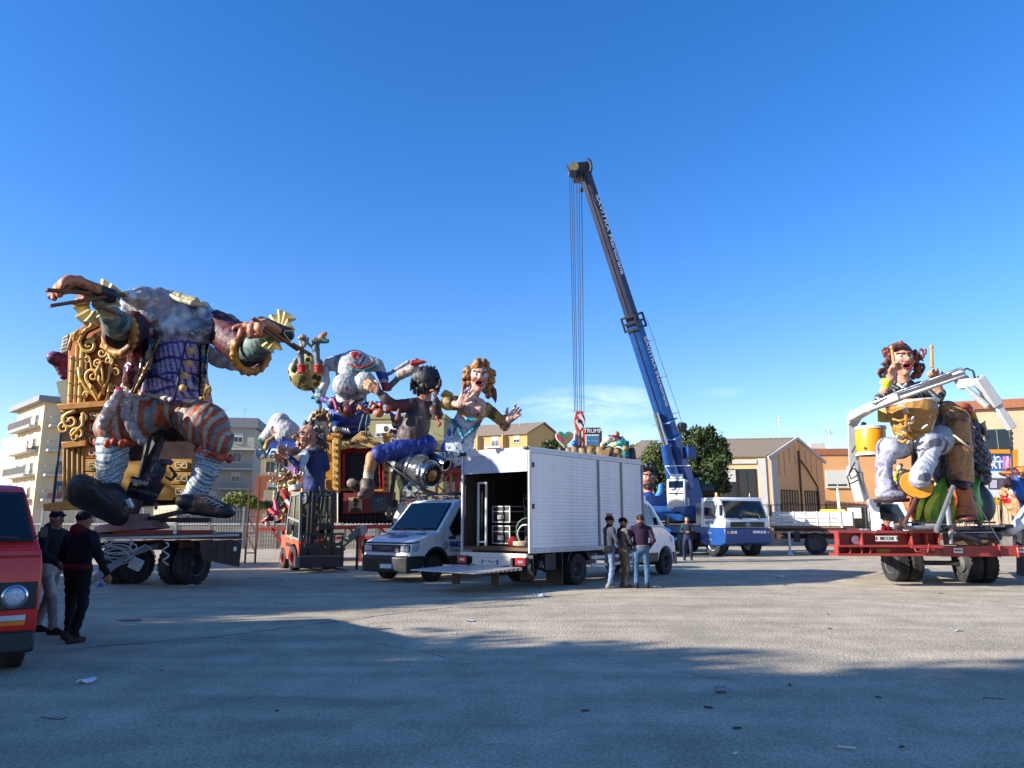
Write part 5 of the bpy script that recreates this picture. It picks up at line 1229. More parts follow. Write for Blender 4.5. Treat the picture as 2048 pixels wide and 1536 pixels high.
# red trailer under the drummer float
YR=19.6
tr=thing('flat_trailer','red steel flat trailer with BICCHI plates carrying the drummer float','trailer',G(1860,20.5))
Wp=lambda px,py,Y=YR:P(px,py,Y)
mb=MB()
def wbox(mb,pxa,pxb,pya,pyb,Y0,Y1):
 a=P(pxa,pya,Y0);b_=P(pxb,pyb,Y0);k=Y1/Y0 if Y1-Y0>.6 else 1.0;z0,z1=min(a.z,b_.z),max(a.z,b_.z)
 return mb.prism([(a.x,Y0,z0),(b_.x,Y0,z0),(b_.x*k,Y1,z0),(a.x*k,Y1,z0)],(0,0,z1-z0))
wbox(mb,1676,1880,1062,1066,19.0,19.5);wbox(mb,1676,1886,1090,1094,18.95,19.5);wbox(mb,1676,1884,1107,1112,18.95,19.5);wbox(mb,1678,1880,1066.2,1089.8,19.25,19.3);wbox(mb,1678,1882,1094.2,1106.8,19.25,19.3)
for px in(1676,1723,1823,1852,1877):wbox(mb,px,px+4,1066.2,1089.8,19.0,19.24)
for px in(1676,1700,1723,1740):wbox(mb,px,px+2,1094.2,1106.8,19.0,19.24)
mb.build('cross_beam',REDM,tr,world=True)
mb=MB();wbox(mb,1884.5,2100,1092,1113,19.3,19.5);wbox(mb,1680,2100,1094,1110,23.5,23.7);
for px in(1720,1990):mb.beam(G(px,19.55)+Vector((0,0,.95)),G(px+8,26)+Vector((0,0,.95)),.16,.2)
mb.build('side_beam',REDM,tr,world=True)
mb=MB()
for k,px in enumerate((1999,2036)):wbox(mb,px,px+3,1089,1115,19.22,19.29)
mb.tube([P(1828,1095,18.8),P(1832,1103,18.75),P(1855,1105,18.75),P(1858,1088,18.8)],.02);mb.beam(P(1822,1094,18.8),P(1886,1094,18.8),.05);mb.beam(P(1840,1099,18.8),P(1868,1099,18.8),.035);mb.build('coupling_bracket',REDM,tr,world=True)
def sign(pxc,pyc,w,h,txt,sz,Y=19.0,root=tr):
 c=P(pxc,pyc,Y);mb=MB();mb.box(c.x-w/2,c.x+w/2,Y-.012,Y,c.z-h/2,c.z+h/2);o=mb.build('name_plate',mat('cream_plate',(214,210,196),.5,dirt=.15),root,world=True)
 T=plane_T((c-Vector(root.location))+Vector((0,-.014,0)),(1,0,0),(0,0,1));text(txt,sz,mat('plate_ink',(15,15,18),.5),o,T,.002,bold=.004)
sign(1773,1077,.54,.13,'3  BICCHI  3',.105);sign(1916,1101,.22,.12,'BICCHI',.055,19.28);sign(2042,1100,.2,.12,'BICCHI',.05,19.28)
c=P(1711,1080,19.2);mb=MB();mb.cyl(c,c-Vector((0,.02,0)),.11,n=20);mb.build('reflector_disc',mat('white_disc',(205,208,210),.5),tr,world=True)
mb=MB();wbox(mb,1752,1780,1098,1106,19.2,19.24);mb.build('yellow_plate',mat('old_yellow',(170,130,30),.6,var=.3,dirt=.4),tr,world=True)
for px,Y in((1793,21.0),(1822,21.0),(1938,20.6),(1968,20.6)):
 c=G(px,Y);wheel(tr,(c.x-tr.location.x,c.y-tr.location.y,.50),(1 if px>1870 else-1,0,0),.50,.33,RIMG,dish=.8)
mb=MB();a,b_=G(1790,21.0),G(1970,20.6);mb.beam(a+Vector((0,0,.5)),b_+Vector((0,0,.5)),.12);mb.box(a.x+.4,b_.x-.3,20.5,24.5,.75,.84);mb.build('axle',DKGREY,tr,world=True)
mb=MB();wbox(mb,1885,2000,1068,1090,19.7,24);mb.build('deck',mat('deck_boards',(110,92,70)),tr,world=True)
# left trailer
lt=thing('float_trailer','dark red flatbed trailer with double wheels under the headless giant figure','trailer',G(340,21))
mb=MB();wbox(mb,196,484,1068,1078,18.9,22.6);mb.build('deck',mat('weathered_deck',(94,74,62),.9,var=.35,scale=3,dirt=.5,dirtcol=(50,42,38)),lt,world=True)
mb=MB();mb.beam(P(198,1077,18.6),P(478,1070,18.8),.07,.05);mb.build('edge_rail',mat('pale_edge_rail',(176,174,168),.5,.3),lt,world=True)
mb=MB();wbox(mb,225,425,1060,1067.5,19.2,19.3);mb.build('red_board',REDM,lt,world=True)
mb=MB();wbox(mb,215,400,1082,1100,19.8,20.0);wbox(mb,215,400,1082,1100,21.4,21.6)
for px in(240,300,350,395):a=P(px,1090,20);mb.box(a.x-.05,a.x+.05,19.0,22.4,.95,1.08)
mb.build('chassis',mat('dark_red_chassis',(84,36,32)),lt,world=True)
mb=MB();a,b_=P(398,1081,18.7),P(484,1080,18.9);c,d=P(478,1134,18.9),P(404,1120,18.7)
for i in range(5):
 q0,q1=a.lerp(b_,i/5+.004),a.lerp(b_,(i+1)/5-.004);q3,q2=d.lerp(c,i/5+.004),d.lerp(c,(i+1)/5-.004);mb=MB();mb.prism([q0,q1,q2,q3],(0,.03,0));mb.build('side_plank',mat('old_brown_wood',(78,56,44),.85,var=.35,scale=4,dirt=.3),lt,world=True)
for px,py,m_ in((480,1083,BLUEB),(470,1098,WHITEP),(350,1064,WHITEF),(430,1066,mat('green_bag',(92,150,130),.3))):
 mb=MB();c=P(px,py,18.7);mb.ball(c,(.045,.04,.06),8,6);mb.build('bottle' if m_ is BLUEB else 'plastic_scrap',m_,lt,world=True)
for px,Y in((382,19.9),(352,20.0),(236,20.2),(268,20.3)):
 c=G(px,Y);wheel(lt,(c.x-lt.location.x,c.y-lt.location.y,.53),(1 if px>300 else 1,-.35,0),.53,.34,RIMG,dish=.7)
mb=MB();mb.beam(P(172,1168,15.2),P(262,1108,17.8),.12,.1);mb.beam(P(262,1108,17.8),P(330,1085,19.5),.1);mb.build('drawbar',STEEL,lt,world=True)
mb=MB();mb.cbox(P(272,1128,17.6),(.28,.1,.26),Euler((0,.4,0)));mb.build('junction_box',mat('pale_box',(170,172,168),.5),lt,world=True,bevel=.02)
pts=[]
for i in range(90):
 t=i/16*6.28;k=.34+.05*math.sin(i*.7);pts.append(P(234,1120,17.2)+Vector((math.cos(t)*k,.1*math.sin(i),math.sin(t)*k*.42+.004*i)))
pts+=[P(262,1105,17.6),P(290,1090,18.2),P(300,1095,18.4),P(312,1115,18.4)]
mb=MB();mb.tube(pts,.018,6);tag(mb.build('cable_coil',mat('grey_cable',(150,150,146),.5),None,smooth=True),'grey cable coiled and hung on the drawbar of the left float trailer','cable')
pts=[P(332+6*math.sin(i*.9),1085+i*3,18.4+.05*math.sin(i))for i in range(16)];mb=MB();mb.tube(pts,.02,5);tag(mb.build('rope',mat('white_cable',(185,185,178)),None,smooth=True),'twisted white rope hanging down beside the left trailer wheels','rope')
mb=MB();mb.cyl(P(201,1174,15.4),P(201,1166,15.4),.07,.03);mb.tube([P(201,1166,15.4),P(202,1150,15.6)],.01);mb.build('plug',BLUEB,lt,world=True)
# old red van at the left edge
rv=thing('red_van','old red van with round headlight and black bumper cut by the left edge','van',G(66,8.6)-Vector((.78,.62,0))*.97,math.atan2(-.78,.62))
REDV=mat('red_van_paint',(214,36,26),.35,var=.1,scale=2,coat=.3,dirt=.12)
def hwR(x,z):return .96-max(0,z-1.2)*.26
mb=MB();side_prism(mb,[(-4,.35),(-3.6,.35),(-2.8,.35),(-.95,.35)]+arc(-.5,.32,.42,172,8,7)+[(0,.42),(.05,.8),(.02,1.1),(-.02,1.3),(-4,1.3)],hwR)
side_prism(mb,[(-4,1.297),(-.023,1.297),(-.12,1.36),(-.42,1.92),(-.55,2.0),(-1.6,2.06),(-4,2.06)],lambda x,z:hwR(x,z)-.004);mb.build('body',REDV,rv,bevel=.05)
mb=MB();mb.box(-.95,-.1,-.65,.65,.3,.85);mb.build('wheel_well',INTR,rv)
mb=MB();mb.box(.045,.065,-.93,.93,.66,.95);g_=mb.build('grille',BLACKP,rv,bevel=.01)
mb=MB()
for z in np.arange(.68,.94,.028):mb.box(.066,.074,-.6,.6,z,z+.012)
mb.build('grille_bar',mat('grille_black',(34,34,36),.5),g_)
for sg in(-1,1):
 mb=MB();mb.lathe((.06,sg*.72,.80),(1,0,0),[(.125,0),(.125,.02),(.105,.03),(.1,.0)],28);h_=mb.build('headlight',CHROME,rv,smooth='angle')
 mb=MB();mb.lathe((.065,sg*.72,.80),(1,0,0),[(.102,0),(.095,.02),(.06,.034),(0,.04)],28);mb.build('lens',mat('fluted_headlight_glass',(190,196,205),.12,.3,var=.3,scale=30,bump=.6,bscale=60),h_,smooth=True)
 mb=MB();mb.box(.05,.075,min(sg*.52,sg*.84),max(sg*.52,sg*.84),.55,.605);mb.build('side_light',CLEARL,rv);mb=MB();mb.box(.05,.078,min(sg*.52,sg*.84),max(sg*.52,sg*.84),.50,.545);mb.build('indicator',AMBER,rv)
 mb=MB();mb.box(-.04,.0,min(sg*.90,sg*.97),max(sg*.90,sg*.97),1.42,1.54);mb.beam((-.05,sg*.84,1.42),(-.02,sg*.92,1.46),.018);mb.build('mirror',BLACKP,rv,bevel=.02)
mb=MB();mb.box(.04,.16,-.94,.94,.22,.44);mb.build('bumper',BLACKP,rv,bevel=.03)
mb=MB();mb.prism([(-.115,-.86,1.375),(-.115,.86,1.375),(-.41,.74,1.925),(-.41,-.74,1.925)],(.014,0,.007));mb.build('windscreen_seal',BLACKP,rv)
mb=MB();mb.prism([(-.13,-.80,1.42),(-.13,.80,1.42),(-.385,.70,1.895),(-.385,-.70,1.895)],(.02,0,.01));mb.build('windscreen',DGLASS,rv)
mb=MB();mb.beam((-.08,.1,1.42),(-.1,-.5,1.5),.02);mb.beam((-.08,.7,1.42),(-.09,.2,1.47),.02);mb.build('wiper',BLACKP,rv)
for sg in(-1,1):wheel(rv,(-.42,sg*.80,.32),(0,sg,0),.32,.21,RIMG);wheel(rv,(-3.2,sg*.80,.32),(0,sg,0),.32,.21,RIMG)
for sg in(-1,1):
 mb=MB();side_panel(mb,[(-.45,1.40),(-.95,1.38),(-.95,1.92),(-.62,1.92)],hwR,sg,.004);mb.build('door_window',DGLASS,rv)
mb=MB();mb.box(.03,.045,-.93,.93,1.22,1.235);mb.build('panel_crease',mat('dark_red_crease',(110,14,14),.4),rv)
mb=MB();mb.lathe((.04,0,1.08),(1,0,0),[(.07,0),(.07,.015),(0,.02)],18);mb.build('badge',CHROME,rv,smooth='angle')
# figure helpers
class Fg(Sculpt):
 def __init__(s,Y0,vox=.03,k=.05):super().__init__(vox,k);s.Y0=Y0
 def q(s,px,py,d=0):return P(px,py,s.Y0+d)
 def r(s,rp,d=0):return rp*(s.Y0+d)/F
 def c(s,pts,col,**kw):
  s.chain([s.q(p[0],p[1],p[2])for p in pts],[s.r(p[3],p[2])for p in pts],col,**kw)
 def e(s,px,py,d,rx,ry,rd,col,a=0,**kw):
  s.ell(s.q(px,py,d),(s.r(rx),s.r(rd),s.r(ry)),col,rot=Euler((0,R(a),0))if a else None,**kw)
 def pe(s,px,py,d,rx,ry,rd,col,a=0,**kw):
  s.pell(s.q(px,py,d),(s.r(rx),s.r(rd),s.r(ry)),col,rot=Euler((0,R(a),0))if a else None,**kw)
def wdir(v):return Vector((v[0],v[2],-v[1])).normalized()
def hand(S,w,d,n,L,skin,curl=(.5,.5,.5,.5),nail=None,side=1,thumb=.7,spread=.16,k=None,fr=.062):
 """w wrist, d finger direction, n direction the palm faces, side: thumb on +/- (d x n)"""
 w=Vector(w);d=Vector(d).normalized();n=Vector(n);n=(n-d*n.dot(d)).normalized();sd=d.cross(n)*side;k=L*.05 if k is None else k
 if isinstance(curl,(int,float)):curl=(curl,)*4
 kn=[]
 for i,o in enumerate((.17,.06,-.06,-.16)):
  p=w+d*L*(.47,.5,.48,.43)[i]+sd*L*o;kn.append(p);S.cap(w+sd*L*o*.55,p,L*.085,L*.075,skin,k=L*.08)
 for i,ln in enumerate((.40,.45,.42,.33)):
  a=0;p=kn[i];f=(d+sd*(.17,.05,-.07,-.19)[i]*spread*6).normalized();ax=f.cross(n)
  for j,sg in enumerate((.45,.31,.24)):
   a+=curl[i]*(.8,1.0,.7)[j];v=f*math.cos(a)+n*math.sin(a);p2=p+v*L*ln*sg
   S.cap(p,p2,L*fr*(1.05-.1*j),L*fr*(.98-.12*j),skin,k=k)
   if j==2 and nail:S.pell(p2-v*L*.02+(f.cross(n)).cross(v)*L*fr*.7,L*fr*.85,nail)
   p=p2
 p=w+d*L*.14+sd*L*.15;v=(d*.65+sd*thumb+n*.25).normalized();p2=p+v*L*.24;v2=(d*.8+sd*thumb*.5+n*(.2+curl[0]*.5)).normalized();p3=p2+v2*L*.2
 S.cap(w+d*L*.08,p,L*.08,L*.085,skin,k=L*.07);S.cap(p,p2,L*.085,L*.07,skin,k=k);S.cap(p2,p3,L*.07,L*.05,skin,k=k)
 if nail:S.pell(p3,L*.055,nail)
def face(S,c,s,yaw=0,pitch=0,roll=0,skin=(210,150,120),lip=(160,50,50),mouth=.5,eye=(60,50,40),brow=(80,50,30),cheek=None,ears=True,white=(235,230,220),nose=1.0,beard=None,jaw=1.0):
 M=Euler((R(pitch),0,R(yaw))).to_matrix()@Euler((0,R(roll),0)).to_matrix();c=Vector(c)
 T=lambda x,y,z:c+M@Vector((x,-y,z))*s
 E=lambda x,y,z,rx,ry,rz,col,**kw:S.ell(T(x,y,z),(rx*s,ry*s,rz*s),col,rot=M.to_euler(),**kw)
 Cc=lambda a,b,ra,rb,col,**kw:S.cap(T(*a),T(*b),ra*s,rb*s,col,**kw)
 k=.14*s
 E(0,-.12,.2,.70,.84,.80,skin,k=k);E(0,.12,-.45,.50*jaw,.55,.52,skin,k=k*2);E(0,.42,-.84,.2*jaw,.2,.17,skin,k=k)
 for q in(-1,1):
  E(.36*q,.50,-.16,.2,.18,.18,skin,k=k);E(.27*q,.80,.18,.19,.15,.12,skin,neg=True,k=.05*s);E(.27*q,.56,.17,.155,.155,.145,white,k=.02*s)
  Cc((.12*q,.76,.33),(.46*q,.60,.38),.07,.06,brow,k=.04*s)
  S.pell(T(.25*q,.70,.17),.075*s,eye);S.pell(T(.25*q,.72,.17),.03*s,(10,10,10))
  if ears:E(.72*q,-.05,.02,.09,.2,.26,skin,k=.05*s)
  E(.1*q,.86,-.13,.1,.1,.09,skin,k=.05*s)
  if cheek:S.pell(T(.4*q,.6,-.2),.2*s,cheek,soft=.12*s)
 Cc((0,.68,.22),(0,.68+.26*nose,-.08),.07,.13,skin,k=k)
 if mouth>0:
  E(0,.72,-.46,.24,.22,.2*mouth,(60,12,14),neg=True,k=.04*s)
  ring=[(.27*math.cos(t),.66+.06*abs(math.sin(t)),-.46+.2*mouth*math.sin(t))for t in np.linspace(0,6.283,11)]
  for a,b in zip(ring[:-1],ring[1:]):Cc(a,b,.055,.055,lip,k=.03*s)
  if mouth>.4:Cc((-.16,.62,-.46+.17*mouth),(.16,.62,-.46+.17*mouth),.06,.06,(235,232,222),k=.01*s)
 else:Cc((-.18,.64,-.44),(.18,.64,-.44),.05,.05,lip,k=.04*s)
 if beard:S.pell(T(0,.3,-.75),(.6*s,.6*s,.42*s),beard,rot=M.to_euler(),soft=.05*s);S.pell(T(0,.72,-.3),(.3*s,.2*s,.07*s),beard,rot=M.to_euler())
 return T
def hairlocks(S,T,s,pts,col,n=30,ln=.5,r=.09,seed=0,curl=.3,down=.6):
 rr=random.Random(seed)
 for i in range(n):
  b=pts[i%len(pts)];x,y,z=[b[j]+rr.uniform(-.12,.12)for j in range(3)];out=Vector((x,y,z+.2));out=out.normalized()if out.length>.01 else Vector((0,0,1));p=Vector((x,y,z));prev=T(*p);rad=r*rr.uniform(.8,1.3)
  for j in range(3):
   p=p+(out*(1-j*.3)+Vector((rr.uniform(-curl,curl),rr.uniform(-curl,curl),-down*(j+.3)*.6)))*ln/3
   q=T(*p);S.cap(prev,q,rad*s*(1-j*.25),rad*s*(.78-j*.25),col,k=.03*s);prev=q
# real people
SKIN=(150,104,82)
def person(label,base,deg,H=1.75,top=(30,30,34),legs=(40,44,60),shoe=(40,38,38),skin=SKIN,hair=(24,20,18),cap=None,hood=None,feet=((-.12,0),(.12,0)),arms=None,collar=None,hem=None,group=None,extra=None,bulk=1.0,yaw=0,look=0,vox=.016,lean=0.0,name='person',glasses=False):
 t=thing(name,label,'person',base,R(deg-90),group);f=H/1.75;Mx=Matrix.Translation(base)@Matrix.Rotation(R(deg-90),4,'Z')
 W=lambda x,y,z:Mx@Vector((x*f,y*f,z*f))
 def put(S,nm,m=CLOTH,**kw):
  o=S.build(nm,m,None,**kw);o.data.transform(Mx.inverted());o.parent=t;return o
 S=Sculpt(vox*f,.03);wr=(.011,.12);b=bulk
 hipz,shz=.93,1.43;ly=lean
 jean=strokes(legs,tuple(min(255,int(c*1.35)+6)for c in legs),9,(0,0,1),3,.1,3,.6)
 tp=strokes(top,tuple(min(255,int(c*1.4)+8)for c in top),8,(.2,.2,1),2,.2,5,.6)
 for i,(fx,fy)in enumerate(feet):
  s=-1 if i==0 else 1;kn=(fx*.9+.02*s,fy*.55+.05,.50)
  S.chain([W(.09*s,0,hipz),W(*kn),W(fx,fy,.10)],[.098*f*b,.068*f,.056*f],jean,wr=wr,k=.025)
 S.ell(W(0,0,hipz-.01),(.15*f*b,.14*f*b,.11*f),jean,k=.05)
 S.chain([W(0,0,hipz+.09),W(0,ly*.5,1.18),W(0,ly,shz-.1)],[.155*f*b,.15*f*b,.16*f*b],tp,flat=((Mx.to_3x3()@Vector((0,1,0))),.78),k=.06,wr=(.011,.14))
 S.cap(W(-.15,ly,shz-.03),W(.15,ly,shz-.03),.075*f*b,.075*f*b,tp,k=.07)
 arms=arms or((-.27,.03,1.13,-.22,.14,.88),(.27,.03,1.13,.22,.14,.88))
 for i,a in enumerate(arms):
  s=-1 if i==0 else 1
  S.chain([W(.185*s*b,ly,shz-.02),W(*a[:3]),W(*a[3:6])],[.068*f*b,.052*f*b,.042*f],tp,wr=wr,k=.03)
  if len(a)<7:
   e=Vector(a[3:6]);d=(e-Vector(a[:3])).normalized();dw=Mx.to_3x3()@d
   hand(S,W(*(e+d*.02)),dw,Mx.to_3x3()@Vector((-s,.2,0)),.185*f,skin,(.45,.5,.55,.6),side=s*-1)
 if hem:S.ell(W(0,0,1.0),(.172*f*b,.15*f*b,.035*f),hem,rot=Euler((0,0,R(deg-90))),k=.01)
 S.cap(W(0,ly-.01,shz),W(0,ly+.015,1.56),.062*f,.058*f,skin,k=.03)
 T=face(S,W(0,ly+.03,1.625),.125*f,deg+90+look,-yaw if yaw else 0,0,skin,tuple(int(c*.75)for c in skin),0,(30,24,20),hair)
 if hood:S.chain([W(-.1,ly-.02,1.47),W(0,ly-.09,1.50),W(.1,ly-.02,1.47)],[.05*f,.07*f,.05*f],hood,k=.04)
 if collar:S.cap(W(0,ly-.01,1.46),W(0,ly,1.50),.078*f,.07*f,collar,k=.02)
 put(S,'body')
 S=Sculpt(.012*f,.02)
 if cap:
  S.ell(T(0,-.12,.42),(.76*.125*f,.90*.125*f,.60*.125*f),cap,rot=Euler((0,0,R(deg+90+look))))
  if cap!='x' and extra!='beanie':S.cap(T(-.25,.75,.45),T(.25,.75,.45),.05*f*.8,.05*f*.8,cap,flat=((0,0,1),.35));
  if extra=='beanie':S.ell(T(0,-.1,.25),(.78*.125*f,.93*.125*f,.45*.125*f),cap,rot=Euler((0,0,R(deg+90+look))))
  put(S,'cap')
 else:
  S.ell(T(0,-.2,.38),(.76*.125*f,.86*.125*f,.72*.125*f),strokes(hair,tuple(int(c*1.8)+10 for c in hair),30,(0,0,1),3),rot=Euler((0,0,R(deg+90+look))));S.ell(T(0,.62,.05),(.55*.125*f,.45*.125*f,.6*.125*f),None,neg=True,rot=Euler((0,0,R(deg+90+look))));put(S,'hair')
 for i,(fx,fy)in enumerate(feet):
  S=Sculpt(.014*f,.03);S.chain([W(fx,fy-.06,.05),W(fx,fy+.06,.045),W(fx+.01*(1 if i else-1),fy+.15,.035)],[.05*f,.05*f,.036*f],shoe);S.cap(W(fx,fy-.03,.06),W(fx,fy-.03,.10),.045*f,.045*f,shoe);put(S,'shoe')
 return t,W,put
# left float: throne and headless giant
GOLDC=[(196,140,52),(150,84,34)]
GOLD=mat('painted_gold',(178,122,46),.42,.0,var=.22,scale=4,dirt=.5,dirtcol=(126,66,28));GOLDL=mat('bright_gold_trim',(214,170,84),.38,.0,var=.2,scale=5,dirt=.25,dirtcol=(140,80,34))
DKLINE=mat('dark_brown_outline',(84,44,24),.6,var=.2);ORP=mat('orange_gold_panel',(188,104,44),.45,var=.15,scale=2,dirt=.4,dirtcol=(140,66,30));YELP=mat('ochre_panel',(164,120,38),.5,var=.15,scale=2,dirt=.3,dirtcol=(110,76,24))
th=thing('throne','tall carved golden throne with scrolls and Greek keys behind the headless giant','throne',G(200,22.5))
Yt=21.8
def pp(mb,pts,Y,dep):mb.prism([P(a,b,Y)for a,b in pts],(0,dep,0))
def scroll(root,cx,cy,r,Y,turns=1.5,a0=0,flip=1,w=3.2,m=GOLDL,line=True,tail=None,nm='scroll'):
 pts=[];n=int(16*turns)
 if tail:pts+=[P(a,b,Y)for a,b in tail]
 for i in range(n+1):
  t=i/n;a=R(a0)+flip*t*turns*6.283;q=r*(1-t*.86);pts.append(P(cx+q*math.cos(a),cy-q*math.sin(a),Y))
 k=Y/F;N=len(pts)
 if line:mb=MB();mb.tube([p+Vector((0,.03,0))for p in pts],[w*1.28*k*(1-.5*i/N)for i in range(N)],6);mb.build('scroll_outline',DKLINE,root,smooth=True,world=True)
 mb=MB();mb.tube(pts,[w*k*(1-.5*i/N)for i in range(N)],7);mb.build(nm,m,root,smooth=True,world=True)
mb=MB();arch=[(133,808),(136,700),(142,678),(152,662),(168,648),(190,640),(230,640),(300,650),(380,680),(396,760),(405,808)]
pp(mb,arch,Yt+.1,.9);mb.build('backrest',ORP,th,world=True,bevel=.03)
mb=MB();pp(mb,[(122,818),(400,818),(392,1005),(130,1020)],Yt+.1,.8);mb.build('pedestal_core',mat('dark_red_velvet',(40,16,18),.9),th,world=True)
for x0,x1 in((135,144),(146,152),(155,164),(166,171)):
 a,b_=P((x0+x1)/2,812,Yt),P((x0+x1)/2+6,690 if x0>140 else 712,Yt);mb=MB();mb.cyl(a,b_,(x1-x0)*Yt/F*.55,n=10);mb.build('flute',GOLDL,th,smooth='angle',world=True)
mb=MB()
for py in(715,740,765,790):pp(mb,[(134,py),(172,py+1),(172,py+2.2),(134,py+1.2)],Yt-.10,.02)
mb.build('flute_band',DKLINE,th,world=True)
mb=MB();pp(mb,[(113,808),(222,800),(222,812),(120,820)],Yt-.3,.8);pp(mb,[(120,820.5),(222,812.5),(222,818),(124,826)],Yt-.2,.7);mb.build('cornice',GOLD,th,world=True,bevel=.02)
for k,(py0,py1)in enumerate(((822,842),(844,866),(868,890),(892,916),(918,942),(944,968),(970,996))):
 for x0,x1 in((171,214),(343,384)):
  if x0>300 and py0<915:continue
  dx=-k*.9 if x0<300 else 0
  mb=MB();pp(mb,[(x0+dx,py0),(x1+dx+20*(x0<300),py0),(x1+dx+20*(x0<300),py1),(x0+dx,py1)],Yt-.12,.2);o=mb.build('key_block',ORP if k<4 and x0<300 else YELP,th,world=True,bevel=.012)
  cx=x0+dx+22+(-2 if x0>300 else 0);cy=(py0+py1)/2;s=6.2
  key=[(-1.7,.9),(-.2,.9),(-.2,-.1),(-.9,-.1),(-.9,.4),(-.9,-.1),(-.2,-.1),(-.2,-.9),(-1.7,-.9),(-1.7,.9)]
  k2=[(.3,.9),(1.7,.9),(1.7,-.9),(.4,-.9),(.4,.0),(1.0,.0)]
  mb=MB()
  for L_ in([(-1.8,.9),(-.3,.9)],[(-1.8,.9),(-1.8,-.9),(-.2,-.9)],[(-.2,-.9),(-.2,.2),(-1.0,.2)],[(.3,.9),(.3,-.9),(1.7,-.9),(1.7,.9),(.9,.9),(.9,0)]):
   for a,b_ in zip(L_[:-1],L_[1:]):mb.beam(P(cx+a[0]*s,cy-a[1]*s,Yt-.16),P(cx+b_[0]*s,cy-b_[1]*s,Yt-.16),.032,.05,up=(0,1,0))
  mb.build('greek_key',mat('pale_key_paint',(206,186,140),.5),th,world=True)
mb=MB();pp(mb,[(240,922),(345,922),(345,1000),(236,1000)],Yt-.1,.2);mb.build('yellow_panel',YELP,th,world=True)
mb=MB()
for px,r_ in((128,3.2),(136,3.4),(146,3.6),(157,3.8),(166,3)):mb.cyl(P(px,1005,Yt-.1),P(px+1,885,Yt-.1),r_*Yt/F,n=8)
mb.build('lower_columns',YELP,th,smooth='angle',world=True)['kind']='stuff'
mb=MB();pp(mb,[(122,884),(172,880),(172,892),(124,897)],Yt-.3,.5);pp(mb,[(118,1003),(210,1000),(210,1018),(112,1020)],Yt-.2,.7);pp(mb,[(85,1008),(122,1003),(122,1020),(86,1022)],Yt,.5);mb.build('base_moulding',GOLD,th,world=True,bevel=.02)
for(cx,cy,r_,a0,fl,w_,tl)in((142,842,17,90,1,4.2,[(152,822)]),(156,868,14,200,-1,4,[(166,826),(166,850)]),(128,856,12,60,1,3.4,None),(150,876,8,0,1,3,None),(166,836,9,100,-1,3,None),(132,838,9,90,1,3,None),(178,690,15,200,1,4.6,[(196,650),(172,662),(160,682)]),(182,682,7,0,1,3,None),(186,752,15,210,-1,4.2,[(158,735),(160,755),(172,775),(196,802)]),(196,728,9,60,1,2.6,[(208,790),(206,750)]),(205,706,12,100,-1,3.6,[(218,645),(212,670)]),(176,720,7,60,1,2.2,[(198,760),(184,738)]),(218,722,9,300,1,3,[(196,800),(216,760)]),(232,745,10,200,-1,3,[(214,700),(222,720)]),(240,712,8,20,1,2.6,None),(172,790,7,20,1,2.6,[(200,798),(186,782)]),(228,775,10,120,1,3,[(214,800),(216,785)]),(200,668,6,0,1,2.4,None),(230,690,8,90,-1,2.6,None),(410,778,10,300,1,3,[(398,800)]),(392,700,9,30,-1,3,None),(150,672,8,120,1,3,[(136,700),(140,684)])):
 scroll(th,cx,cy,r_,Yt-.05-(.25 if cy>820 else 0),1.35,a0,fl,w_,tail=tl)
S=Fg(Yt-.15,.03,.03)
for a,b_,c_ in(((190,760),(204,720),4),((206,776),(196,744),3.5),((160,670),(190,648),4),((146,682),(160,655),4.5),((176,655),(200,640),5),((196,790),(176,762),4),((222,690),(206,660),4),((410,800),(414,772),6),((404,795),(422,770),4)):S.c([(a[0],a[1],0,1.5),((a[0]+b_[0])/2-2,(a[1]+b_[1])/2,-.05,c_),(b_[0],b_[1],0,1)],(206,158,70))
S.build('leaf_carving',PAINT,th)
t=thing('draped_figure','purple draped figure peeking out left of the golden throne','carnival figure',G(118,23));S=Fg(23,.03,.06)
S.c([(124,720,0,16),(108,716,-.2,13),(98,712,-.3,4)],strokes((74,18,50),(150,60,110),6,(1,0,0),3),wr=(.02,.2));S.c([(120,725,0,14),(128,752,0,8)],strokes((84,26,44),(150,86,60),7,(0,0,1),4),wr=(.02,.15));S.build('drapery',PAINT,t)
S=Fg(22.9,.02,.02)
for k in range(5):S.c([(126+k,706-k*7,0,6-k*.3),(139,702-k*7,0,6)],(120,112,96))
S.build('scroll_ornament',PAINT,t)
mb=MB();pp(mb,[(112,764),(134,758),(134,806),(124,808)],23.2,.05);mb.build('panel',mat('grey_green_board',(118,120,96),.7),t,world=True)
mb=MB();mb.cyl(P(128,806,23.1),Vector((P(128,806,23.1).x,23.1,1.2)),.04);mb.build('support_post',DKGREY,t,world=True)
TONE=.86
gi=thing('giant_figure','headless papier mache giant in plaid waistcoat, striped breeches and huge shoes','carnival figure',G(330,20.2))
Yg=20.0
plaidc=np.array([lin(c)for c in((176,166,200),(58,38,124),(120,104,172))])
def plaid(V,h,N):
 u=V[:,0]*.97+V[:,2]*.22+.03*np.sin(V[:,2]*2.2);w=V[:,2]-.12*(V[:,0]);a=(np.abs((u/.135+.06*snoise(V,5,2))%1-.5)<.13+.06*snoise(V,3,1));b=(np.abs((w/.42+.12*snoise(V,4,4))%1-.5)<.09)
 c=np.where((a|b)[:,None],plaidc[1],plaidc[0]);m=snoise(V,3,9)>.45;return np.where((m&~(a|b))[:,None],plaidc[2],c)
S=Fg(Yg,.035,.10);S.c([(340,795,0,56),(352,740,0,56),(365,680,0,54)],plaid,flat=((0,1,0),.8));S.e(338,770,-.35,50,38,28,plaid);
S.pcap(S.q(376,690,-.9),S.q(350,800,-1.0),.35,.3,plaid)
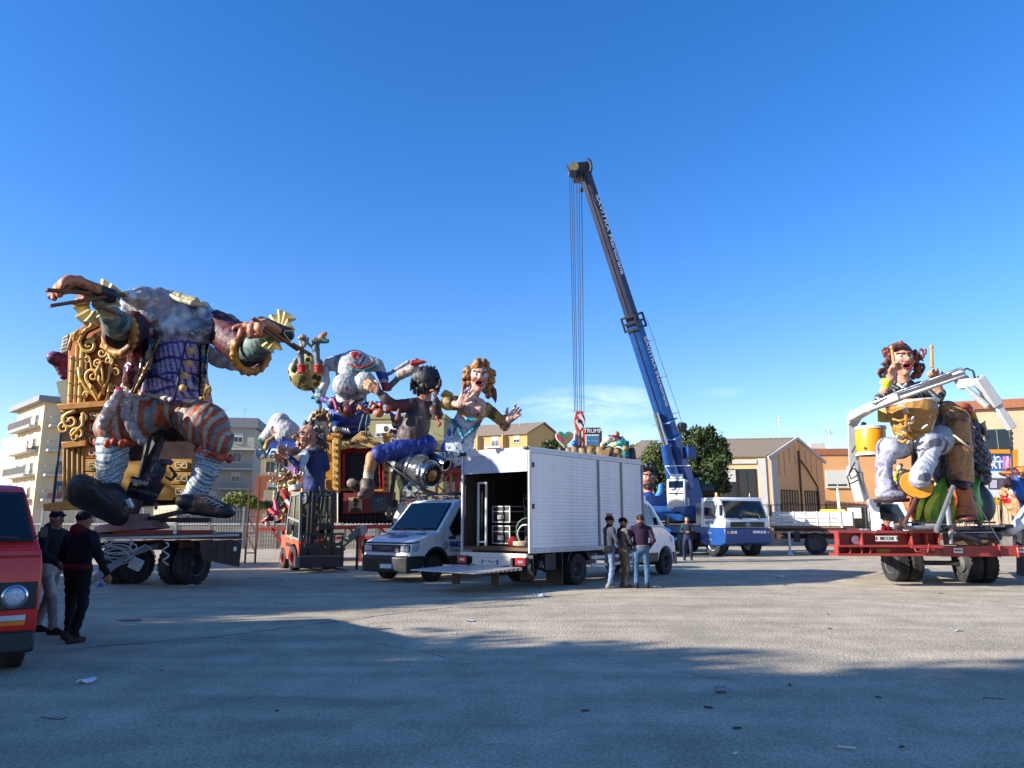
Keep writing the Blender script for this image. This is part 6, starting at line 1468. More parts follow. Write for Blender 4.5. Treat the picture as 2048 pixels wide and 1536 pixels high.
S.c([(280,788,-.35,4.5),(310,793,-.62,5),(345,800,-.74,5.5),(380,803,-.6,5),(402,803,-.3,4.5)],(196,184,160),k=.02)
S.build('waistcoat',PAINT,gi)
mb=MB();mb.tube([P(372,684,Yg-.80),P(364,720,Yg-.86),P(356,760,Yg-.88),P(349,800,Yg-.82)],.025);mb.tube([P(310,752,Yg-.80),P(342,761,Yg-.85)],.03);mb.build('placket_edge',mat('dark_violet_line',(34,22,70),.5),gi,smooth=True,world=True)
for px,py in((383,702),(378,727),(371,751),(366,776)):
 c=P(px,py,Yg-.84);mb=MB();mb.lathe(c,(.1,-1,-.15),[(0,.07),(.04,.07),(.05,.05),(.08,.06),(.095,.03),(.09,0)],18);mb.build('button',GOLDL,gi,smooth=True,world=True)
maro=strokes((74,10,20),(20,8,12),3,(.3,0,1),3,.0,4,.3)
S=Fg(Yg-.1,.035,.06);S.c([(292,660,-.5,26),(284,700,-.65,24),(268,745,-.65,18),(255,775,-.55,10)],maro,wr=(.025,.35));S.c([(298,690,-.72,16),(290,740,-.78,12),(268,782,-.7,6)],(28,14,18),k=.04);S.c([(247,772,-.6,6),(256,786,-.65,7),(270,790,-.65,6)],(206,190,150));S.c([(408,690,-.1,10),(406,750,-.1,8),(402,790,-.1,5)],(24,14,18))
S.c([(318,678,-.92,2.4),(302,715,-.95,2.4),(284,752,-.92,2.4),(268,784,-.86,2.4)],(150,104,36),k=.01);S.c([(271,678,-.85,3),(267,712,-.85,2)],(190,12,26),k=.02)
S.build('maroon_jacket',mat('wet_look_paint',(255,255,255),.16,var=.1,attr=True,bump=.9,bscale=7,coat=.5),gi)
stripe_cols=np.array([lin(c)for c in((184,84,40),(170,166,148),(156,64,34),(112,126,122))])
def breeches(V,h,N):
 c0=np.array(P(340,800,Yg));a=(V[:,0]-c0[0])*(1+.25*(c0[2]-V[:,2]));t=a/.13+.55*snoise(V,2.6,3)+.25*snoise(V,7,5);i=np.floor(t).astype(int)%4;return stripe_cols[i]
S=Fg(Yg,.035,.12);S.e(342,822,-.05,60,26,40,breeches);S.c([(310,825,-.2,38),(258,838,-.75,45),(228,856,-.9,37)],breeches,wr=(.05,.4));S.c([(375,828,-.1,37),(410,850,-.35,42),(436,882,-.35,31)],breeches,wr=(.05,.4));S.c([(300,850,.2,22),(345,858,.3,24),(385,862,.2,22)],(40,18,18));S.build('striped_breeches',PAINT,gi)
S=Fg(Yg,.03,.03)
for cx,cy,rx,ry,d in((228,884,36,9,-.9),(427,908,34,10,-.35)):
 for i in range(16):
  t=i/16*6.28;S.e(cx+rx*math.cos(t),cy+(4 if i%2 else 0)+(rx*.25*math.cos(t)if cx>300 else 0),d+.42*math.sin(t),6,7.5,6,(206,76,34)if i%3 else(168,44,26))
S.build('ruffle',PAINT,gi)
def sock(V,h,N):
 z=V[:,2]+.35*np.sin(V[:,0]*2.3+V[:,1]);t=(z/.19+.35*snoise(V,4,6))%1
 a=np.array(lin((178,184,176)));b=np.array(lin((44,104,146)));c=np.array(lin((36,70,78)));o=np.where((t<.26)[:,None],b,a);return np.where(((t>.62)&(t<.72))[:,None],c,o)
S=Fg(Yg,.03,.06);S.c([(226,888,-.9,31),(224,925,-1.0,28),(218,960,-1.1,21),(222,988,-1.15,20)],sock,wr=(.03,.22));S.c([(420,910,-.35,27),(412,945,-.5,24),(392,985,-.65,22),(376,1005,-.7,20)],sock,wr=(.03,.22));S.build('socks',PAINT,gi)
broc=strokes((58,46,36),(130,96,60),13,(1,0,.4),2,.25,7,.2);SOLE=(20,20,23)
S=Fg(Yg-1.2,.03,.07);S.c([(164,976,-.5,28),(200,998,-.2,27),(232,1022,.1,22)],broc);S.c([(165,988,-.85,33),(205,1014,-.55,24),(236,1028,-.2,22)],SOLE,flat=((.1,-.8,-.55),.45));S.c([(222,985,.0,22),(238,1000,.1,20)],(30,28,34));S.build('raised_shoe',PAINT,gi)
S=Fg(Yg-.8,.03,.06);S.c([(374,1004,.1,19),(408,1010,-.1,19),(448,1022,-.3,15)],broc);S.c([(380,1022,0,15),(420,1026,-.15,16),(455,1029,-.3,16)],SOLE,flat=((0,0,1),.45));S.e(372,1003,-.15,20,15,14,(22,22,30));S.build('standing_shoe',PAINT,gi)
mb=MB()
for k in range(5):mb.tube([P(400+k*8,998+k*4,Yg-1.28),P(412+k*8,994+k*4,Yg-1.3),P(424+k*6,1001+k*3,Yg-1.2)],.016,5)
mb.tube([P(252,1000,Yg-1.5),P(260,1014,Yg-1.6)],.03);mb.build('shoe_laces',mat('pale_lace',(170,176,176),.7),gi,smooth=True,world=True)
mb=MB();mb.cyl(P(258,998,Yg-1.6),P(266,1014,Yg-1.65),.04);mb.build('lace_tip',WHITEF,gi,world=True)
S=Fg(Yg-1.0,.03,.05);
for pts in([(246,800,-.2,9),(262,850,-.3,10),(282,882,-.3,9)],[(258,790,-.3,7),(250,830,-.4,8),(268,870,-.35,7)],[(238,786,-.35,8),(220,815,-.5,11),(205,850,-.4,9)]):S.c(pts,strokes((150,140,138),(186,178,172),6),wr=(.03,.2))
S.c([(240,783,-.1,10),(236,808,-.2,12)],(190,64,66),wr=(.02,.2));S.build('torn_plastic_wrap',mat('wrap_film',(255,255,255),.2,var=.1,attr=True,bump=.8,bscale=8,alpha=.8,coat=.4),gi)
slv=strokes((84,16,26),(36,8,14),4,(0,0,1),3,.1,5,.3);grn=strokes((108,132,124),(42,66,66),6,(.3,0,1),3,.05,8,.4)
SK=strokes((196,124,84),(120,66,46),5,(0,0,1),1.6,.45,9,.3);NAIL=(22,24,32);GLV=(30,44,66)
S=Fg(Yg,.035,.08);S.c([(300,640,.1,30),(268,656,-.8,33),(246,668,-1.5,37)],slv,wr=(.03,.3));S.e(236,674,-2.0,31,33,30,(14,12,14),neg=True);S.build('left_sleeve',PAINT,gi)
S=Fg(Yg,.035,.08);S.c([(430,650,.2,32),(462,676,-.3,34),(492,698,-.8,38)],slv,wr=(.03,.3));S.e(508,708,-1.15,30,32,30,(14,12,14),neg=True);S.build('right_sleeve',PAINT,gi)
for c0,n_,r0 in((P(240,670,Yg-1.75),(-.35,-1,-.1),.52),(P(503,706,Yg-1.15),(.75,-.55,-.25),.54)):
 n_=Vector(n_).normalized();a_=n_.orthogonal().normalized();b_=n_.cross(a_);r0*=.9
 S=Sculpt(.03,.03);pts=[c0+(a_*math.cos(t)+b_*math.sin(t))*r0 for t in np.linspace(0,6.283,19)]
 for a,b2 in zip(pts[:-1],pts[1:]):S.cap(a,b2,.1,.1,strokes((186,124,34),(120,64,22),7),k=.03);
 for a in pts[:-1]:S.ell(a+(a-c0)*.2,.045,(200,150,60),k=.02)
 S.build('gold_cuff',PAINT,gi)
S=Fg(Yg,.03,.06);S.c([(248,668,-1.2,22),(236,650,-2.0,27),(216,622,-2.9,18),(200,606,-3.3,14)],grn,wr=(.03,.25));S.build('left_undersleeve',PAINT,gi)
S=Fg(Yg,.03,.06);S.c([(488,702,-.9,22),(514,694,-1.4,27),(532,676,-1.9,24),(548,668,-2.2,16)],grn,wr=(.03,.25));S.build('right_undersleeve',PAINT,gi)
def fan(root,c,nrm,r0,r1,a0,a1,n=14,col=mat('cream_ruffle',(196,180,124),.6,var=.2,scale=5,dirt=.2),nm='cuff_ruffle'):
 nrm=Vector(nrm).normalized();a_=Vector((1,0,0));a_=(a_-nrm*a_.dot(nrm)).normalized();b_=nrm.cross(a_);grid=[[],[],[]]
 for i in range(n*6+1):
  t=R(a0+(a1-a0)*i/(6*n));v=a_*math.cos(t)+b_*math.sin(t);w=.085*math.sin(i/6*6.283)
  for j,q in enumerate((r0,(r0+r1)/2,r1)):grid[j].append(Vector(c)+v*q*(1+.04*math.sin(i*.5))+nrm*w*j*.9)
 mb=MB();mb.sheet(grid,.02);mb.build(nm,col,root,world=True,smooth='angle')
fan(gi,P(196,606,Yg-3.2),(-.25,-1,.25),.22,.56,0,360,10);fan(gi,P(556,662,Yg-2.2),(-.6,-.8,.2),.2,.52,0,360,10)
WOOD=mat('rough_brown_wood',(112,74,46),.85,var=.4,scale=7,dirt=.3,bump=.5)
for root_,w_,d_,n_,L_,cu,sd in((gi,P(208,588,Yg-3.4),(-.8,-.45,.22),(-.1,-.35,-1),1.3,(.45,.72,.8,.6),1),(gi,P(562,664,Yg-2.4),(-.62,-.6,.12),(-.25,-.4,-1),1.2,(.2,.55,.75,.8),1)):
 S=Sculpt(.026,.04);hand(S,w_,d_,n_,L_,SK,cu,NAIL,side=-sd,thumb=.9,spread=.34,fr=.078);
 dd=Vector(d_).normalized();S.cap(w_-dd*.1,w_+dd*.40*L_,.24,.22,GLV,flat=(n_,.62),k=.03)
 S.build('hand',PAINT,gi)
for a,b_,w_ in(((92,580,-4.3),(250,592,-3.0),.16),((100,612,-4.2),(248,588,-3.2),.15),((185,606,-3.8),(245,632,-3.3),.1),((505,636,-3.2),(596,700,-2.2),.09),((523,656,-3.0),(560,684,-2.6),.07),((585,688,-2.4),(622,710,-2.0),.08)):
 mb=MB();mb.beam(P(a[0],a[1],Yg+a[2]),P(b_[0],b_[1],Yg+b_[2]),w_,.06);mb.build('wooden_control_bar',WOOD,gi,world=True)
def sheetcol(V,h,N):  # grey film with pale highlights painted in, stronger towards the top
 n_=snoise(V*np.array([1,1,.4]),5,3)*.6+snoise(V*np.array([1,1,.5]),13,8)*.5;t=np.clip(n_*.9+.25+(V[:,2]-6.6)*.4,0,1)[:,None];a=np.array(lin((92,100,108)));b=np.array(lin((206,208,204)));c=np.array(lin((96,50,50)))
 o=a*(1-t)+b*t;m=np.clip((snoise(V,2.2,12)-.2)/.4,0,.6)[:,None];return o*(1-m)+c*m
def sdisp(V,N):return .05*(np.abs(snoise(V*np.array([1,1,.4]),8,5))-.4)+.02*np.abs(snoise(V*np.array([1,1,.6]),19,6))
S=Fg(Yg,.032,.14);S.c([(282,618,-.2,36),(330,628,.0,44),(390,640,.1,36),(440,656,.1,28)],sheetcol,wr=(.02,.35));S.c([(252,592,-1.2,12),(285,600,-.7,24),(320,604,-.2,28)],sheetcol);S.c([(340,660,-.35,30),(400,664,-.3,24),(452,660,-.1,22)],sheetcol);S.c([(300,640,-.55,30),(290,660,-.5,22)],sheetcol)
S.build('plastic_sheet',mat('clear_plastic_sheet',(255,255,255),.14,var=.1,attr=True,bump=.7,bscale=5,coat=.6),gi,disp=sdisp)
S=Fg(Yg-.1,.025,.03);S.c([(336,588,-.2,4),(360,600,-.6,5),(385,606,-.7,6),(412,610,-.4,5)],(196,184,140));S.c([(352,590,-.2,7),(392,602,-.3,8)],(176,166,120));S.build('collar',PAINT,gi)
S=Fg(Yg+.6,.03,.05);S.c([(412,705,0,18),(440,722,0,14),(466,735,0,6)],strokes((190,190,186),(150,150,148),5),wr=(.02,.3));S.build('torn_plastic',PAINT,gi)
S=Fg(Yg+.2,.03,.05);S.c([(456,640,.2,14),(480,655,.1,12)],strokes((150,144,140),(110,56,50),5),wr=(.02,.2));S.build('shoulder_wrap',PAINT,gi)
mb=MB();mb.cyl(P(262,1062,Yg),P(262,1046,Yg),.95,.8,24);mb.cyl(P(262,1046,Yg),P(262,1030,Yg),.5,.45,20);o=mb.build('turntable',mat('red_cream_drum',(150,110,96),.7,var=.3,dirt=.5,dirtcol=(96,40,32)),gi,world=True,smooth='angle')
mb=MB();mb.beam(P(262,1035,Yg+.2),P(330,845,Yg),.22);mb.beam(P(262,1035,Yg+.2),P(300,870,Yg-.2),.1)
for(a,b_)in(((290,1040),(380,1020)),((240,1040),(225,1000)),((300,1040),(420,1040))):mb.beam(P(a[0],a[1],Yg),P(b_[0],b_[1],Yg-.3),.12)
mb.build('steel_frame',DKGREY,gi,world=True)
mo=thing('mouse_figure','grey blue mouse clutching a black bank card between the giant legs','carnival figure',G(300,19.6));S=Fg(19.5,.02,.04)
mb_c=strokes((52,58,84),(28,30,44),8);S.c([(312,960,0,10),(318,940,0,13),(324,928,0,10)],mb_c);S.e(300,952,-.2,12,7,6,mb_c,a=-10);S.e(326,925,-.1,11,7,7,(60,62,70));S.c([(318,926,-.25,5),(314,936,-.35,3)],(70,72,82))
for a,b_ in((309,916),(340,925)):S.e(a,b_,-.1,6,5.5,2.5,(92,86,90));S.pe(a,b_,-.2,4,3.5,4,(190,90,110))
for a,b_ in((297,962),(322,968),(312,1011),(262,1013)):S.c([(a,b_-4,-.25,3),(a,b_+5,-.3,3.4)],(190,84,92))
S.c([(340,935,.2,3),(352,950,.2,2.6),(342,960,.2,2.4),(332,954,.2,2)],(70,70,76));S.build('body',PAINT,mo)
mb=MB();q=[P(263,952,19.25),P(329,968,19.1),P(306,1008,19.1),P(250,993,19.25)];mb.prism(q,(0,.05,0));cd=mb.build('bank_card',mat('card_black',(14,14,16),.35),mo,world=True)
ex=(q[1]-q[0]);ey=(q[0]-q[3]);
def oncard(u,v):return q[3]+ex*u+ey*v+Vector((0,-.012,0))-Vector(mo.location)
text('pexipid',.17,mat('card_print',(170,170,165),.5),cd,plane_T(oncard(.27,.84),ex,ey),.002,bold=.004);text('6176 2340 8602 4781',.095,mat('card_digits',(110,110,105),.5),cd,plane_T(oncard(.5,.42),ex,ey),.002)
mb=MB();b0=Vector(mo.location);mb.prism([oncard(.12,.6)+b0,oncard(.27,.6)+b0,oncard(.27,.74)+b0,oncard(.12,.74)+b0],(0,-.01,0));mb.build('chip',GOLDL,cd,world=True)
TONE=.84
# middle float
BR=[(200,154,82),(120,66,30)]
t3=thing('float_trailer','red painted float trailer behind the forklift carrying the theatre frame','trailer',G(650,31.5));Ym=31.0
mb=MB();q=[P(513,1055,Ym),P(795,1048,Ym),P(830,1048,Ym+3),P(540,1054,Ym+3)];mb.prism(q,(0,0,-.16));mb.build('deck',REDM,t3,world=True)
mb=MB()
for a,b_ in(((540,1056),(565,1090)),((590,1056),(575,1090)),((700,1056),(716,1085)),((735,1056),(722,1085)),((760,1056),(790,1085))):mb.beam(P(a[0],a[1],Ym),P(b_[0],b_[1],Ym),.09)
for px in(565,578,720,785):g_=G(px,Ym+.2);mb.beam(g_,g_+Vector((0,0,1.3)),.1)
mb.beam(P(560,1078,Ym),P(800,1074,Ym),.12);mb.build('support_frame',REDM,t3,world=True)
for px in(740,770):c=G(px,Ym+.8);wheel(t3,c+Vector((0,0,.5))-Vector(t3.location),(1,-.3,0),.5,.3,mat('cream_rim',(190,182,150),.6,dirt=.3))
st=thing('theatre_frame','golden puppet theatre with red curtain and dark stage behind the forklift','theatre',G(720,31.6));Ys=31.2
mb=MB();pp(mb,[(650,880),(664,880),(664,1046),(650,1046)],Ys,.9);pp(mb,[(646,872),(668,872),(668,880),(646,880)],Ys-.1,1);mb.build('outer_post',GOLD,st,world=True,bevel=.02)
for x0,x1 in((665,677),(766,778)):
 mb=MB();pp(mb,[(x0,872),(x1,872),(x1,985),(x0,985)],Ys-.1,.4);mb.build('post',GOLDL if x0<700 else GOLD,st,world=True,bevel=.02)
 mb=MB();pp(mb,[(x0-4,866),(x1+4,866),(x1+1,873),(x0-1,873)],Ys-.2,.6);mb.build('post_capital',GOLD,st,world=True,bevel=.02)
 mb=MB();mb.ball(P((x0+x1)/2,858,Ys),6*Ys/F);mb.build('finial',mat('cream_finial',(200,176,130),.5),st,smooth=True,world=True)
 for k in range(7):scroll(st,(x0+x1)/2,888+k*14,4,Ys-.14,1.2,90*k,1 if k%2 else-1,1.1,m=DKLINE,line=False,nm='post_scroll')
top=[(677,885),(690,883),(705,876),(715,868),(722,862),(738,862),(742,870),(752,880),(768,887)]
mb=MB();pp(mb,top+[(768,899),(740,895),(722,893.5),(700,895),(677,900)],Ys-.05,.3);mb.build('pediment',mat('pediment_gold',(190,158,92),.5,var=.15,dirt=.3,dirtcol=(120,76,40)),st,world=True,bevel=.015)
for cx,cy,r_,f_ in((690,890,4,1),(702,886,5,-1),(712,884,5,1),(722,880,5,-1),(734,880,5,1),(745,885,5,-1),(757,889,4,1),(726,868,4,1),(734,868,4,-1)):scroll(st,cx,cy,r_,Ys-.09,1.3,40,f_,1.2,m=DKLINE,line=False,nm='pediment_scroll')
mb=MB();pp(mb,[(676,896),(770,896),(770,1046),(676,1046)],Ys+.9,.05);mb.build('stage_screen',mat('dark_stage_screen',(44,46,50),.8),st,world=True)
cur=mat('red_curtain',(150,20,34),.8,var=.2)
mb=MB();g_=[[P(677+i*3.3,py+(1.5 if i%2 else 0),Ys+(.32 if i%2 else .2))for i in range(28)]for py in(896,905)];mb.sheet(g_,.02);mb.build('curtain_valance',cur,st,world=True)
for xs_ in([677,681,685,690],[766,762,759,756]):mb=MB();g_=[[P(x+(0 if py<960 else(x-xs_[0])*-.3),py,Ys+(.5 if i%2 else .35))for i,x in enumerate(xs_)]for py in(905,950,985)];mb.sheet(g_,.02);mb.build('side_curtain',cur,st,world=True)
mb=MB();q=[P(678,978,Ys+.2),P(768,980,Ys+.2),P(762,974,Ys+.9),P(684,972,Ys+.9)];mb.prism(q,(0,0,-.06));mb.build('stage_floor',YELP,st,world=True)
mb=MB();pp(mb,[(686,986),(790,984),(790,1024),(686,1028)],Ys-.1,.2);mb.build('red_base',mat('dark_red_base',(104,18,24),.6,var=.2),st,world=True)
o=MB();pp(o,[(697,995),(724,994),(724,1022),(697,1023)],Ys-.14,.03);pf=o.build('poster',mat('sepia_poster',(170,140,100),.7,var=.15),st,world=True)
S=Fg(Ys-.17,.02,.02);S.e(711,1008,0,5,6.5,.8,(60,54,50));S.e(711,1002.5,-.01,9,1.6,.8,(20,18,18));S.e(711,999,-.01,5,3.6,.8,(20,18,18));S.e(711,1020,0,12,5,.8,(24,22,22));S.build('silhouette',PAINT,st)
o=MB();pp(o,[(742,992),(774,991),(774,1022),(742,1023)],Ys-.14,.03);pf=o.build('poster',mat('slate_poster',(50,66,72),.7,var=.4,scale=5),st,world=True);S=Fg(Ys-.17,.02,.01)
rr=random.Random(3)
for k in range(16):x,y=rr.uniform(748,768),rr.uniform(997,1018);S.c([(x,y,0,.6),(x+rr.uniform(-5,5),y+rr.uniform(-3,3),0,.6)],(170,176,172))
S.build('chalk_drawing',PAINT,st)['kind']='stuff'
mb=MB();g_=[[P(686+i*4,py+(2 if i%2 and py>1040 else 0),Ys-(.05 if i%2 else .15))for i in range(28)]for py in(1030,1046)];mb.sheet(g_,.02);mb.build('black_fringe',mat('black_fringe',(22,22,24),.9),st,world=True)
o=MB();pp(o,[(790,862),(818,864),(822,872),(800,872)],Ys+2.2,.6);o.ball(P(803,853,Ys+2.5),.11);pp(o,[(784,872),(822,872),(822,905),(786,905)],Ys+2.4,.5);o.build('rear_pillar',mat('brown_pillar',(110,66,44),.6,dirt=.3),st,world=True)
# robot woman
rb=thing('robot_figure','headless white robot torso with crossed straps and blue starred skirt on the middle float','carnival figure',G(692,33));Yr=32.5
rw=strokes((176,178,176),(112,114,128),3.2,(.2,0,1),3,.25,4,.2);PUR=(92,70,140);BLU=(28,62,150);RD=(190,48,34);TEAL=(20,110,116)
S=Fg(Yr,.04,.14);S.c([(662,728,0,15),(710,722,0,22),(752,730,0,14)],rw);S.c([(706,740,0,34),(702,790,0,30),(696,825,0,34)],rw);S.e(690,770,-.75,25,24,20,rw);S.e(730,766,-.75,22,23,18,rw)
S.pe(690,775,-1.2,17,17,14,(150,154,160));S.pe(690,775,-1.25,13.5,13.5,14,(196,196,192));S.pe(692,777,-1.3,6,5,14,(190,90,96));
S.c([(684,722,-.45,3),(705,740,-.9,3),(730,742,-.9,3),(752,732,-.4,3)],TEAL,k=.02);S.c([(686,718,-.42,2.4),(706,735,-.85,2.4),(726,736,-.85,2.4),(746,727,-.4,2.4)],RD,k=.02)
S.pcap(S.q(709,706,-.5),S.q(715,730,-.9),.16,.03,RD);S.pcap(S.q(721,706,-.5),S.q(716,730,-.9),.16,.03,RD);S.c([(700,708,-.3,2),(714,735,-.85,2)],(70,70,90),k=.02);S.c([(730,712,-.3,2),(714,738,-.85,2)],(70,70,90),k=.02)
for i in range(9):S.c([(660+i*11,712+abs(i-4)*2.0,-.1,6),(654+i*12.5,720+abs(i-4)*2.2,-.2,2.5)],(150,44,44)if i<2 else(140,142,144)if i%3 else(100,104,112),k=.03)
S.build('torso',PAINT,rb)
S=Fg(Yr,.035,.05);S.c([(650,738,-.2,8),(652,765,-.3,8),(640,790,-.4,10)],rw);S.c([(640,786,-.4,10),(638,800,-.4,8)],TEAL);S.e(628,795,-.4,7,4,4,TEAL);S.c([(640,796,-.4,7),(668,806,-.7,6)],strokes(PUR,(160,70,110),8));S.c([(662,728,0,10),(655,735,-.1,9)],PUR);S.build('left_arm',PAINT,rb)
for k,(x0,x1,ty)in enumerate(((603,601,706),(636,632,700))):
 S=Fg(Yr,.03,.02)
 for j in range(4):S.e(x0+1,732+j*4.2,-.6,10.5-j*.6,2.6,10,RD)
 S.c([(x0,730,-.6,6),(x1,ty,-.6,7)],(104,108,108));S.c([(x1,ty,-.6,8),(x1,ty-8,-.6,7)],(60,84,86));S.build('pipe_forearm',PAINT,rb)
GREYSK=strokes((150,140,124),(80,80,86),8)
S=Sculpt(.028,.03);hand(S,P(631,700,Yr-.6),(.05,0,1),(0,-1,0),.8,GREYSK,(1.1,1.2,1.2,.9),(214,200,120),side=-1,thumb=1.0);hand(S,P(606,692,Yr-.7),(-.1,0,1),(0,-1,0),.75,GREYSK,(1.2,1.2,1.3,1.2),(70,80,140),side=1);S.build('hands',PAINT,rb)
S=Fg(Yr-.6,.03,.04);S.c([(644,674,0,7),(650,668,0,5)],(196,130,60));S.c([(640,682,0,6),(654,682,0,5)],(60,130,110));S.build('held_toy',PAINT,rb)
S=Fg(Yr,.035,.05);S.c([(756,728,0,11),(768,760,0,10)],rings([(176,178,176),BLU,(176,178,176)],.35,.1,dirv=(0,0,1)));
for j in range(4):S.e(771+j,768+j*4,0,10,3,9,(150,34,30))
S.c([(778,774,0,6),(803,750,-.2,6)],(98,104,100));S.c([(803,748,-.2,11),(826,738,-.4,11)],(168,160,150));S.pe(806,742,-.6,6,6,6,(150,40,40));S.c([(772,752,.2,3.2),(816,724,-.2,4)],(150,150,156));S.c([(772,752,.2,4),(778,746,.2,3.4)],RD);S.build('right_arm',PAINT,rb)
S=Sculpt(.028,.03);hand(S,P(822,736,Yr-.4),(.6,0,.7),(0,-1,-.2),.75,GREYSK,(.9,1,1.1,1.0),(200,190,150),side=1);S.cap(P(826,726,Yr-.75),P(846,724,Yr-.8),.13,.08,(176,26,26));S.cap(P(838,722,Yr-.8),P(852,724,Yr-.8),.05,.05,(200,150,60));S.build('gripping_hand',PAINT,rb)
S=Fg(Yr,.04,.03);S.c([(694,836,0,46),(694,838,0,47)],BLU,flat=((0,0,1),.6));
for j,(cy,c_)in enumerate(((822,(176,176,178)),(832,BLU),(842,(30,96,160)),(848,PUR),(858,(84,64,120)),(866,BLU))):S.e(694,cy,0,47-abs(j-2),6.5,36,c_,k=.02)
S.e(690,823,-.5,20,10,20,(110,80,130));S.e(692,824,-.65,14,7,18,(150,60,66));S.build('skirt_drum',PAINT,rb)
mb=MB();c=P(662,850,Yr-1.05);sp=[]
for i in range(10):a=math.pi/2+i*math.pi/5;q_=.42 if i%2==0 else .17;sp.append(c+Vector((math.cos(a)*q_,0,math.sin(a)*q_*1.3)))
mb.prism(sp,(0,.1,0));mb.build('star',mat('star_blue',(30,96,170),.4),rb,world=True)
mb=MB();pp(mb,[(655,866),(735,866),(735,880),(655,880)],Yr-.3,1);mb.cyl(P(700,1040,Yr+.6),P(700,870,Yr+.6),.2);mb.build('stand',BLACKP,rb,world=True)
S=Fg(Yr-1.1,.03,.03)
for j in range(5):S.c([(676+j*5,854+j,0,1.8),(679+j*5,862+j,0,1.6)],(214,212,206))
S.build('feather_tuft',PAINT,rb)
# yellow cheese moon
t=thing('cheese_moon','round yellow cheese ball full of holes held beside the robot torso','prop',G(612,33.4));S=Fg(33.2,.035,.03);yc=strokes((196,186,118),(136,128,70),2.6,(.4,0,1),2,.1,6,.3)
S.e(615,745,0,38,38,38,yc);rr=random.Random(5)
for k in range(34):
 a,b_=rr.uniform(-1.2,1.2),rr.uniform(-1.3,1.2);v=Vector((math.sin(a)*math.cos(b_),-math.cos(a)*math.cos(b_),math.sin(b_)));c=S.q(615,745)+v*S.r(38);r_=S.r(rr.uniform(2,5.5));S.ell(c,r_,(92,74,30),neg=True,k=.03)
S.e(588,730,-.7,5,14,6,(150,156,140),a=20);S.build('ball',PAINT,t);mb=MB();mb.tube([P(640,800,33.4),P(618,770,33.2)],.08);mb.tube([P(640,800,33.4),Vector((P(660,900,33.4).x,33.4,1.3))],.08);mb.build('support_rod',DKGREY,t,world=True)
# hanging puppets on the robot skirt
t=thing('witch_puppet','dark long-haired puppet with blue spotted hat tumbling over the robot skirt','puppet',G(705,31.4));S=Fg(31.2,.028,.03)
S.e(695,818,0,19,16,12,strokes((70,36,20),(120,64,34),8,(.5,0,1),3),a=20);S.c([(706,802,0,6),(724,798,0,3)],(44,24,18));S.e(664,806,0,11,13,10,strokes((22,30,90),(170,180,200),16,(1,0,0),1,.55,2,.1));S.c([(668,798,-.2,3.5),(674,818,-.3,3.5)],(170,44,84));S.e(677,823,-.3,3.5,3.5,3,(214,190,150));S.e(695,820,-.3,9,8,8,(120,34,60));S.c([(700,808,-.4,1.5),(708,801,-.4,1.5)],(220,220,215));S.build('body',PAINT,t)
t=thing('harlequin_puppets','tangle of small orange and teal marionettes between robot skirt and puppet boy','puppet',G(756,31.2));S=Fg(30.8,.026,.03);rr=random.Random(11)
for k in range(26):
 x,y=722+rr.random()*46,806+rr.random()*22;c_=[(190,100,50),(22,96,96),(34,60,130),(196,110,66),(140,36,40)][k%5];S.c([(x,y,rr.uniform(-.3,.3),rr.uniform(2.5,5)),(x+rr.uniform(-10,10),y+rr.uniform(-7,7),0,rr.uniform(1.5,4))],c_)
for pts in([(728,830,0,3),(722,848,0,2.5),(718,862,0,2)],[(736,832,0,3),(733,850,0,2.4),(732,868,0,2)]):S.c(pts,(20,70,76))
S.e(758,826,-.2,10,9,8,(186,104,60));S.e(775,820,-.2,8,8,7,(120,40,40));S.build('puppet_bodies',PAINT,t)
# gold gong behind old man, old man, swan head, skyline, sign
t=thing('shell_chair','gold studded oval shell panel right behind the bearded puppet','prop',G(640,32));S=Fg(31.6,.03,.04);S.e(638,862,0,26,44,12,strokes((196,180,140),(110,70,34),5,(0,0,1),2),a=-8)
for k in range(22):a=k/22*6.28;S.e(638+23*math.cos(a)+5*math.sin(a),862-41*math.sin(a),-.3,4,5,4,(190,150,80)if k%2 else(80,44,26))
S.build('panel',PAINT,t);mb=MB();mb.beam(P(645,900,31.7),Vector((P(645,900,31.7).x,31.7,1.3)),.12);mb.build('support_post',DKGREY,t,world=True)
om=thing('bearded_man_figure','grey-haired bearded puppet man with glasses in a blue suit above the forklift','carnival figure',G(620,30.4));Yo=30.2;skb=strokes((196,146,112),(130,80,58),7,(0,0,1),1.5,.4)
S=Fg(Yo,.022,.04);T=face(S,S.q(616,874),S.r(26),-62,0,6,skb,(150,70,60),.35,brow=(80,60,50),nose=1.6,jaw=1.15)
for k in range(20):rr=random.Random(k);x,y,z=rr.uniform(-.4,.4),rr.uniform(.5,.8),rr.uniform(-.85,-.35);S.ell(T(x,y,z),S.r(26)*rr.uniform(.08,.16),(198,158,120)if k%2 else(90,46,30),k=.02)
S.c([(622,895,0,13),(620,905,0,14)],skb);S.build('head',PAINT,om)
S=Fg(Yo,.022,.03);hc=strokes((96,100,106),(36,38,44),14,(.3,0,1),4,.1);hairlocks(S,T,S.r(26),[(0,-.2,.9),(.4,-.4,.6),(-.4,-.5,.6),(.5,-.7,.1),(-.5,-.7,.1),(0,-.9,.3),(.3,-.8,-.3),(-.2,.1,.9)],hc,34,.8,.16,3,.3,.9);S.build('hair',PAINT,om)
mb=MB();s_=S.r(26)
for q_ in(-.28,.28):mb.tube([T(q_+.2*math.cos(a),.92,.17+.16*math.sin(a))for a in np.linspace(0,6.28,13)],.014,5)
mb.tube([T(.48,.9,.2),T(.78,0,.15)],.014,5);mb.tube([T(-.08,.95,.17),T(.08,.95,.17)],.014,5);mb.build('glasses',BLACKP,om,smooth=True,world=True)
